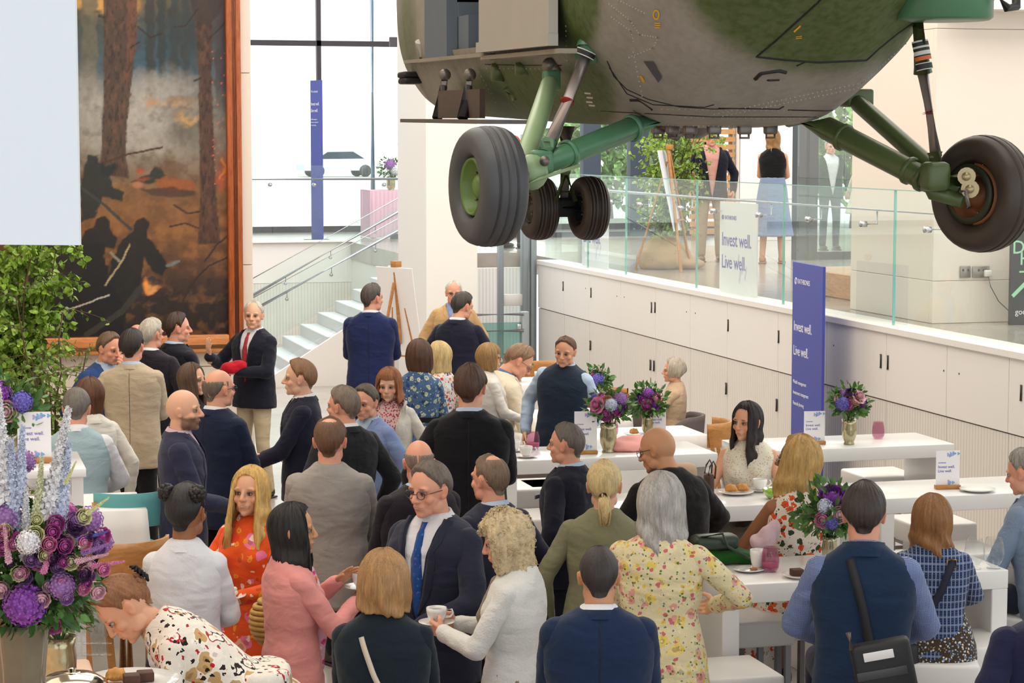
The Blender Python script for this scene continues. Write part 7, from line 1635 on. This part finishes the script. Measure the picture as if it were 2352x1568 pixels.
# ================================================================== buffet and the big flower arrangement
bt0 = thing('buffet_table', 'buffet table covered in pink-beige cloth at the bottom left', 'table', (0, 7.6, 0))
MB().rbox((-1.9, 6.0, .0), (.62, 8.9, 1.0), .02).build('draped_body', mat('blush_cloth', '#e6c3ab', .6, var=.12, vscale=3), bt0, world=True)
BP = at(50, 1500, 7.0); BP = np.array([BP[0], BP[1], 1.0])
vs = thing('large_vase', 'tall fluted glass vase holding the big flower arrangement', 'vase', BP)
vg = mat('smoky_glass_vase', '#a89e86', .08, var=.3, vscale=8, trans=.55, ior=1.3)
m = MB(); G_ = []
for (r, z) in ((.03, 0), (.075, .0), (.085, .02), (.06, .09), (.075, .13), (.090, .16), (.080, .18), (.062, .20), (.068, .30), (.072, .42), (.085, .54), (.10, .57), (.094, .57), (.07, .5), (.058, .22), (.01, .2)):
    G_.append([((r*(1+.05*cos(8*t)))*cos(t), (r*(1+.05*cos(8*t)))*sin(t), z) for t in np.arange(64)*2*pi/64])
m.grid(G_, 0, True, True).build('vase_body', vg, vs)
fa = thing('flower_arrangement', 'large arrangement of white delphiniums, purple hydrangeas and alliums at the left', 'flowers', BP+[0, 0, .57])
Cc = BP+np.array([0, 0, .80])
foliage(fa, Cc+RT*.0-[0, 0, .06], .25, 1100, 21, .05, '#3f6a30', low=-.75, zs=.9); foliage(fa, Cc+RT*.06-[0, 0, .10], .19, 600, 22, .035, '#5a8a3c', low=-.8)
def fl(kind, c, px, py, D, r, d=None, name=None):
    p = at(px, py, D); dd = (p-Cc) if d is None else np.array(d, float); dd = dd/np.linalg.norm(dd)-FH*(.5 if kind != 'spike' else 0); put_bloom(fa, kind, c, p, r, dd, name)
fl('hydrangea', PURP, 58, 1388, 6.75, .068); fl('allium', LILAC, 14, 1190, 6.8, .05); fl('allium', LILAC, 205, 1195, 6.85, .046); fl('allium', LILAC, 142, 1345, 6.75, .044); fl('rose', DPURP, 117, 1258, 6.75, .048)
fl('peony', DPURP, 175, 1215, 6.8, .03); fl('allium', LILAC, 235, 1245, 6.9, .036); fl('allium', LILAC, 55, 1060, 7.0, .04); fl('hydrangea', MAG, 150, 1185, 6.9, .045); fl('hydrangea', WHT, 65, 1245, 6.7, .04)
U_ = np.array([0, 0, 1.]); 
for px, py, c, r, dx in ((12, 1140, WHT, .050, -.05), (45, 1160, LBLU, .036, .06), (112, 1185, WHT, .050, .20), (135, 1215, LBLU, .040, .14), (-20, 1190, WHT, .05, -.1), (85, 1190, '#dfe0b8', .028, .10), (60, 1280, WHT, .032, .02), (30, 1210, LBLU, .04, 0)):
    fl('spike', c, px, py, 6.80, r, U_+RT*dx)
for px, py, c, r, dx, dz in ((175, 1290, PALEP, .024, 1, .25), (210, 1300, PINK, .024, 1, .15), (190, 1270, LILAC, .024, 1, .35), (180, 1240, BLUV, .022, 1, .3), (100, 1315, PINK, .026, .3, .9), (20, 1290, PALEP, .028, -.1, 1), (200, 1180, '#e4e2a8', .02, .8, .6), (150, 1110, '#e4e2a8', .018, .5, 1)):
    fl('spike', c, px, py, 6.72, r*.62, U_*dz+RT*dx)
rng = np.random.RandomState(8)
for k in range(64):
    x, y = rng.uniform(0, 240), rng.uniform(1180, 1400)
    if (x-90)**2/170**2+(y-1290)**2/130**2 < 1: fl('rose', (PINK, PALEP, MAG, LILAC, DPURP, '#e4e2a8')[k % 6], x, y, 6.70+rng.uniform(0, .08), rng.uniform(.014, .026))
# second arrangement behind, at the left edge
pb = at(40, 1040, 9.6); pbz = np.array([pb[0], pb[1], pb[2]-.0]); 
sd = thing('side_table', 'white side table at the left edge under the small bouquet', 'table', (pb[0], pb[1], 0)); zt_ = at(40, 1062, 9.6)[2]
MB().rbox((pb[0]-.4, pb[1]-.25, zt_-.04), (pb[0]+.28, pb[1]+.3, zt_-.001), .005).build('tabletop', tablew, sd, world=True)
for a in (-.35, .22): MB().box((pb[0]+a, pb[1]-.2, 0), (pb[0]+a+.05, pb[1]+.25, zt_-.04)).build('leg', tablew, sd, world=True)
bouquet((pb[0]-.03, pb[1]+.08, zt_), 'vase of purple and violet hydrangea at the far left edge', [('hydrangea', PURP, -.2, .7, .06), ('hydrangea', BLUV, .6, .4, .05), ('rose', PALEP, .1, .1, .045), ('hydrangea', PURP, -.7, .3, .06)], .15, .12, 11)
# buffet items
sil = mat('silver_dish', '#b9b2a4', .12, 1.0, var=.2, vscale=10)
def stand_item(px, py, D, label, cat, name):
    p = at(px, py, D); return thing(name, label, cat, (p[0], p[1], 1.001)), p
t, p = stand_item(165, 1545, 7.35, 'silver domed dish cover on a stand at the bottom left', 'dish', 'dish_cover'); z = p[2]-.02-1.0
MB().lathe([(.09, 0), (.09, .01), (.02, .02), (.02, z-.06), (.1, z-.05), (.1, z-.045)], n=24).build('stand', sil, t); MB().lathe([(.125, z-.045), (.128, z-.035), (.115, z-.01), (.08, z+.012), (.03, z+.022), (.012, z+.024), (.016, z+.035), (0, z+.038)], n=36).build('dome', sil, t)
t, p = stand_item(300, 1552, 7.45, 'white platter on a stand under the bending woman', 'plate', 'platter'); z = p[2]-.02-1.0
MB().lathe([(.08, 0), (.08, .01), (.02, .02), (.02, z-.02), (.13, z-.01), (.165, z+.006), (.165, z+.01), (.12, z), (0, z-.002)], n=36).build('platter_dish', porc, t)
zz = 1.0+z+.002
for k, (dx, kind, lab) in enumerate(((-.05, 'pastry', 'golden pastry on the platter under the bending woman'), (.0, 'brownie', 'dark cake square on the platter in the bottom left'), (.05, 'brownie', 'dark cake square nearest the bending woman\'s hand'))):
    food((t.matrix_basis.translation[0]+dx, t.matrix_basis.translation[1]-.03*(k % 2), zz), lab, kind)
for k in range(16):
    p = onZ(150+(k % 8)*13+random.uniform(-2, 2), 1478+(k//8)*26, 1.0); 
    t = thing('champagne_glass', 'clear flute glass on the buffet, %s from the left in the %s row' % (('first', 'second', 'third', 'fourth', 'fifth', 'sixth', 'seventh', 'eighth')[k % 8], ('back', 'front')[k//8]), 'glass', (p[0], p[1], 1.001), group='flutes on the buffet')
    MB().lathe([(0, 0), (.028, 0), (.028, .003), (.004, .008), (.004, .07), (.02, .09), (.027, .13), (.024, .19), (.0225, .19), (.025, .13), (.018, .094), (0, .085)], n=18).build('glass_shell', clearg, t)
bouquet(onZ(150, 1520, 1.001)+[-.05, -.5, 0], 'low vase of dark purple and magenta blooms on the buffet', [('spike', '#5a3f78', .1, .9, .02), ('rose', MAG, .4, .1, .045), ('rose', PEACH, -.6, .4, .05), ('rose', MAG, .0, -.2, .04), ('rose', DPURP, .6, .4, .04)], .13, .22, 14, fl=260)
# ================================================================== things in hands and bags
def hand_pt(key, sg, off=.07):
    M = G[key]['hands'][sg]; p = M[:3, 3]+M[:3, 1]/np.linalg.norm(M[:3, 1])*off; return p
p = (hand_pt('curly', 1)+hand_pt('curly', -1))/2; cup(p+[0, 0, .0], 'coffee cup held by the curly blonde woman')
p = (hand_pt('pink', 1)+hand_pt('pink', -1))/2; cup(hand_pt('pink', 1)+[0, 0, .02], 'coffee cup held by the woman in the pink jacket')
p = hand_pt('orange', -1, .06); plate(p+[0, 0, .012], 'plate of food held by the blonde woman in orange'); food(p+[-.03, 0, .022], 'pastry on the plate held by the woman in orange', 'pastry'); food(p+[.04, .0, .022], 'cream puff on the plate held by the woman in orange', 'cream'); food(p+[.01, -.05, .022], 'chocolate square on the plate held by the woman in orange', 'brownie')
p = hand_pt('navyphone', 1, .09); t = thing('phone', 'dark phone in the hand of the man in navy', 'phone', p, .4); MB().rbox((-.037, -.005, -.07), (.037, .005, .07), .004, M=Euler((R(55), 0, 0)).to_matrix().to_4x4()).build('phone_body', inter, t)
p = hand_pt('speaker', -1, .05); m = MB().ell((0, 0, 0), (.10, .07, .055)).ell((-.07, 0, -.07), (.05, .05, .08)).ell((.06, 0, .02), (.08, .06, .05)); v, f_ = remesh(m, .012, 2); v += normals(v, f_)*(.012*wave(v, 5, 50))[:, None]; o = obj_from('hat', v, f_, cloth('red_felt', '#c01228'), None); o.location = p+[0, 0, .03]; tag(o, 'crumpled red felt hat held by the speaker', 'hat')
def strap(key, pts, w, m, label, bag=None):
    """a bag strap laid over the back or chest, following the clothes"""
    I = G[key]; dg = bpy.context.evaluated_depsgraph_get(); P = I['o']; objs = [c for c in P.children if c.name.split('.')[0] in ('jacket', 'top', 'waistcoat')]
    Mi = np.linalg.inv(I['W']); bv = [BVHTree.FromPolygons([tuple(v.co) for v in c.data.vertices], [list(f.vertices) for f in c.data.polygons]) for c in objs]; s = I['s']; U = I['U']
    Q = []
    for k in range(len(pts)-1):
        for t in np.linspace(0, 1, 8)[:-1 if k < len(pts)-2 else None]:
            a = np.array(pts[k]); b = np.array(pts[k+1]); q = a+(b-a)*t; loc = xf(np.array([q]), U)[0]*s; sgn = 1 if q[1] > 0 else -1; dirv = (U[:3, :3]@np.array([0, -sgn, 0])); o_ = loc+np.array(-dirv)*.4
            best = None
            for bb in bv:
                h = bb.ray_cast(Vector(o_), Vector(dirv))
                if h[0] is not None and (best is None or h[3] < best[1]): best = (np.array(h[0]), h[3], np.array(h[1]))
            if best is not None and best[1] < .45: Q.append((best[0]+(-np.array(dirv))*.007, -np.array(dirv)))
            else: Q.append((loc, -np.array(dirv)))
    C_ = np.array([q[0] for q in Q]); C_[1:-1] = (C_[:-2]+C_[1:-1]*2+C_[2:])/4; G_ = []
    for i, (q, n) in enumerate(Q):
        d = C_[min(i+1, len(C_)-1)]-C_[max(0, i-1)]; d /= np.linalg.norm(d); sd_ = np.cross(d, n); sd_ /= np.linalg.norm(sd_); G_.append([C_[i]+sd_*w/2-n*.004, C_[i]+sd_*w/2+n*.003, C_[i]-sd_*w/2+n*.003, C_[i]-sd_*w/2-n*.004])
    V = xf(np.array(G_).reshape(-1, 3), I['W']); m2 = MB().grid(V.reshape(-1, 4, 3), 0, True, True)
    return m2, V
blkl = mat('black_webbing', '#17181b', .6, var=.1); tan_l = mat('pale_leather', '#cfc0ac', .5, var=.1)
# gilet man: crossbody bag
m2, V = strap('gilet', [(-.06, -.1, .49), (-.01, -.1, .30), (.03, -.1, .10), (.06, -.1, -.06)], .036, blkl, '')
e = V[-4:].mean(0); bag = thing('messenger_bag', 'black crossbody bag with a white card hanging behind the man in the gilet', 'bag', at(2042, 1622, 8.72)); m2.build('strap', blkl, bag, world=True)
MB().tube([e, at(1985, 1490, 8.78)], .012, 6).build('strap_end', blkl, bag, world=True)
Rb = Matrix.Rotation(-R(2)+G['gilet']['o'].rotation_euler[2], 4, 'Z') @ Matrix.Rotation(R(-12), 4, 'Y')
MB().rbox((-.11, -.045, 0), (.13, .045, .27), .02, M=Rb).build('bag_body', mat('black_nylon', '#1e1f23', .55, var=.1, bump=.3, bscale=200), bag)
MB().rbox((-.06, -.052, .205), (.06, -.046, .24), .002, M=Rb).build('white_card', cardw, bag); MB().rbox((-.10, -.05, .13), (.10, -.046, .165), .002, M=Rb).build('reflective_band', mat('band_grey', '#3f4146', .4), bag); MB().tube([xf(np.array([(-.10, -.03, .26)]), Rb)[0], xf(np.array([(-.10, -.03, .33)]), Rb)[0]], .012, 8).build('buckle', metal, bag)
m2, V = strap('plaid', [(.10, -.1, .45), (.04, -.1, .28), (-.06, -.1, .10), (-.13, -.1, 0)], .034, blkl, ''); e = V[-4:].mean(0); bag = thing('shoulder_bag', 'dark shoulder bag with a strap across the plaid denim jacket', 'bag', e+[-.03, 0, -.1]); m2.build('strap', mat('navy_webbing', '#1a2036', .7), bag, world=True); MB().rbox((-.09, -.05, -.06), (.07, .05, .10), .025).build('bag_body', mat('black_nylon', '#1e1f23', .55), bag)
p = V[4:8].mean(0); MB().tube([p+RT*.02+(0, 0, .02), p+RT*.02-[0, 0, .02], p-RT*.02-[0, 0, .02], p-RT*.02+(0, 0, .02)], .004, 6, closed=True).build('buckle', mat('brass', '#b89a55', .3, .8), bag, world=True)
m2, V = strap('bob', [(-.075, -.1, .44), (-.02, -.1, .28), (.06, -.1, .12), (.13, -.1, -.05)], .020, tan_l, ''); bag = thing('crossbody_bag', 'pale leather bag strap across the dark denim jacket', 'bag', V[-4:].mean(0)+[.03, 0, -.2]); m2.build('strap', tan_l, bag, world=True); MB().rbox((-.09, -.04, -.06), (.09, .04, .13), .02).build('bag_body', tan_l, bag)
# patterned handbag hanging from the olive jacket's left hand
def tote(p, label, m, w=.27, h=.20, rz=0.0, handle=inter, hh=.09):
    t = thing('handbag', label, 'bag', p, rz); MB().prism([(-w/2, 0), (w/2, 0), (w*.42, h), (-w*.42, h)], -.06, .06, 0, Matrix(((1, 0, 0, 0), (0, 0, 1, 0), (0, 1, 0, 0), (0, 0, 0, 1)))).build('bag_body', m, t)
    for y in (-.05, .05): MB().tube([(-w*.22, y, h-.02), (-w*.18, y, h+hh*.7), (0, y*.4, h+hh), (w*.18, y, h+hh*.7), (w*.22, y, h-.02)], .007, 6).build('handle', handle, t)
    MB().tube([(-w*.43, -.062, h), (w*.43, -.062, h)], .006, 5).build('trim_edge', handle, t)
    return t
mono = NT('monogram_canvas'); v_ = mono.coord(rot=(0, R(45), 0)); ck = mono.add('ShaderNodeTexVoronoi', distance='CHEBYCHEV'); ck.inputs['Scale'].default_value = 34; ck.inputs['Randomness'].default_value = 0; mono.L(v_, ck.inputs['Vector']); mono.col(mono.mix(mono.math('GREATER_THAN', ck.outputs['Distance'], .30), '#585a60', '#d6d3cd')); mono.set(Roughness=.5)
h_ = hand_pt('ponytail', -1, .09); tote((h_[0], h_[1], h_[2]-.29), 'black and white patterned handbag held by the woman in olive', mono.m, rz=-.2)
p = at(1270, 1400, 10.0)
t = thing('long_strap', 'dark loose strap hanging from the patterned handbag', 'strap', at(1245, 1380, 9.9)); MB().tube([at(1240, 1320, 9.95), at(1240, 1400, 9.95), at(1256, 1440, 9.95), at(1262, 1460, 9.95), at(1245, 1330, 9.9)], .006, 6).build('strap_loop', inter, t, world=True)
bl_ = mat('brown_leather', '#4a3226', .45, var=.15); bg_ = mat('beige_suede', '#c9a98c', .8, var=.1)
p = np.array([4.17, 11.44, H1]); q = thing('handbag', 'beige suede bag beside the elbow of the bald man in black', 'bag', (p[0]-.02, p[1]+.1, H1)); MB().rbox((-.10, -.05, 0), (.06, .05, .22), .04).build('bag_body', bg_, q)
q = thing('handbag', 'brown leather bag with looped handles between the bald man and the lace top', 'bag', (p[0]+.08, p[1]+.02, H1)); MB().rbox((-.02, -.04, 0), (.03, .04, .17), .02).build('bag_body', bl_, q)
for y in (-.03, .03): MB().tube([(-.01, y, .16), (.0, y, .21), (.02, y, .24), (.035, y, .21), (.03, y, .14)], .005, 6).build('handle', bl_, q)
p = onZ(1665, 1292, H1); grm = cloth('green_knit', '#1f6a1c', bump=.8, bs=90); m = MB().ell((0, 0, .03), (.16, .08, .04)).ell((.1, -.02, .02), (.1, .06, .03)).ell((-.08, .0, .04), (.08, .06, .04)); v, f_ = remesh(m, .012, 2); v += normals(v, f_)*(.012*wave(v, 9, 45))[:, None]; v[:, 2] = np.maximum(v[:, 2], .001)
o = obj_from('cardigan', v, f_, grm, None); o.location = p; tag(o, 'bright green knitted cardigan bundled on the front table', 'clothing')
q = thing('handbag', 'dark green leather bag lying on the green cardigan', 'bag', (p[0]-.04, p[1], H1+.068)); gl_ = mat('dark_green_leather', '#2a3a28', .35, var=.1); MB().rbox((-.13, -.06, 0), (.10, .06, .075), .03, seg=3).build('bag_body', gl_, q); MB().tube([(-.1, -.04, .07), (0, -.07, .09), (.02, -.09, .03), (.1, -.1, -.02), (.16, -.09, -.05)], .008, 6).build('strap', gl_, q)
h_ = hand_pt('orange', 1, .1); p = at(628, 1425, 9.6); t = thing('wicker_bag', 'round wicker bag between the orange dress and pink jacket', 'bag', p); m = MB()
for k in range(9): z = -.09+.18*k/8; m.tube([((.03+.07*sqrt(max(.02, 1-(z/.1)**2)))*cos(a), (.03+.05*sqrt(max(.02, 1-(z/.1)**2)))*sin(a), z) for a in np.linspace(0, 2*pi, 21)[:-1]], .012, 6, closed=True)
m.build('wicker_body', mat('wicker', '#c09a55', .7, var=.3, vscale=60), t)
# watch
p = hand_pt('silver', -1, -.02); t = thing('wrist_watch', 'square dark watch with an orange strap on the silver-haired woman\'s wrist', 'watch', p); M = G['silver']['hands'][-1][:3, :3]; d = M[:, 1]/np.linalg.norm(M[:, 1]); MB().lathe([(.028, -.012), (.030, 0), (.028, .012)], (0, 0, 0), 18, 0, d).build('watch_strap', mat('orange_strap', '#e0562e', .5), t); n_ = -M[:, 2]/np.linalg.norm(M[:, 2])*0+(-FH); MB().rbox(np.array(n_)*.032-.015, np.array(n_)*.032+.015, .005).build('watch_face', inter, t)
m = MB().ell((0, 0, 0), (.045, .06, .06)).ell((.04, 0, .04), (.035, .04, .045)).ell((-.04, .02, -.03), (.04, .05, .04)); v, f_ = remesh(m, .012, 2); v += normals(v, f_)*(.012*wave(v, 9, 45))[:, None]
o = obj_from('shawl', v, f_, cloth('pale_pink_wool', '#e3c3cc'), None); o.location = at(1762, 1232, 10.75); tag(o, 'pale pink shawl on the lap of the woman in the fern dress', 'clothing')
# red tunic on a stand inside the display case
t = thing('red_tunic', 'red military tunic on a stand in the oak display case', 'uniform', (DCX, DCY-.4, MZ+.25)); rm = cloth('scarlet_wool', '#b02824')
m = MB(); loft([(0, 0, .75, .20, .15), (0, 0, 1.0, .16, .12), (0, 0, 1.25, .21, .14), (0, 0, 1.42, .18, .11), (0, 0, 1.5, .08, .07)], 24, m)
for sg in (-1, 1): m.cap2((sg*.19, 0, 1.36), (sg*.26, .02, .85), .065, .045)
v, f_ = remesh(m, .016, 2); v += normals(v, f_)*(.006*wave(v, 2))[:, None]; obj_from('tunic', v, f_, rm, t); MB().tube([(0, 0, 0), (0, 0, .8)], .02, 8).lathe([(.18, 0), (.18, .02), (0, .03)], n=20).build('stand', inter, t); MB().lathe([(.05, 1.49), (.052, 1.56), (.045, 1.56)], n=16).build('tunic_collar', rm, t)
# street beyond the windows: parked car, building, trees
def car(p, rz):
    t = thing('car', 'pale car parked outside beyond the tall window', 'car', p, rz); m = MB()
    P_ = [(-2.1, .35), (-2.1, .75), (-1.5, .95), (-.8, 1.42), (.7, 1.45), (1.5, 1.0), (2.1, .85), (2.15, .35)]; Mx = Matrix(((1, 0, 0, 0), (0, 0, 1, 0), (0, 1, 0, 0), (0, 0, 0, 1))); m.prism(P_, -.8, .8, 0, Mx).build('car_body', mat('car_paint', '#c3d0d8', .3, var=0), t)
    MB().prism([(-1.35, .98), (-.78, 1.36), (.66, 1.38), (1.3, 1.0)], -.81, .81, 0, Mx).build('car_window', mat('car_glass', '#2d3a44', .1), t)
    for x in (-1.3, 1.35):
        for y in (-.8, .8): MB().lathe([(0, -.1), (.3, -.1), (.33, -.06), (.33, .06), (.3, .1), (0, .1)], (x, y, .33), 20, 0, (0, 1, 0)).build('wheel', blk, t)
p = onZ(775, 408, 1.2); p = onY(775, 408, 118); car((p[0], 118, 1.2), .1)
fb = thing('far_building', 'pale building across the street beyond the window', 'building', (3, 140, 1.2)); pale = mat('pale_stone', '#f4f2ee', .8, var=.03)
MB().box((-34, 140, 1.2), (84, 144, 26)).build('wall', pale, fb, world=True)
for k in range(12):
    for j in range(2):
        x = -20+k*7.0; w_ = MB().box((x, 139.9, 3.2+j*4.2), (x+1.5, 140, 5.6+j*4.2)).build('window', mat('far_window', '#d4dad8', .3), fb, world=True); MB().box((x-.1, 139.8, 3.05+j*4.2), (x+1.6, 140, 3.2+j*4.2)).build('sill', pale, w_, world=True)
def bush(p, R_, n, label, seed, c='#7fa05a', L=.3):
    rng = np.random.RandomState(seed); t = thing('street_tree', label, 'tree', (p[0], p[1], 1.2)); m = MB()
    for k in range(n): d = rng.randn(3); d /= np.linalg.norm(d); q = np.array(p)+d*R_*rng.uniform(.5, 1); add_leaf(m, q, rng.randn(3), rng.randn(3), L, L*.4)
    m.build('foliage', leaf_mat(c), t, world=True)['kind'] = 'stuff'; MB().tube([(p[0], p[1], 1.2), (p[0], p[1], p[2])], .12, 8).build('trunk', mat('birch_bark', '#5a4632', .8), t, world=True)
bush(at(1400, 330, 52), 1.5, 900, 'leafy green street tree outside between the dark posts', 1); bush(at(1560, 335, 44), 0.9, 700, 'green street tree outside behind the birch', 2); bush(at(1965, 290, 48), 1.8, 1100, 'green street tree outside behind the glass entrance', 3)
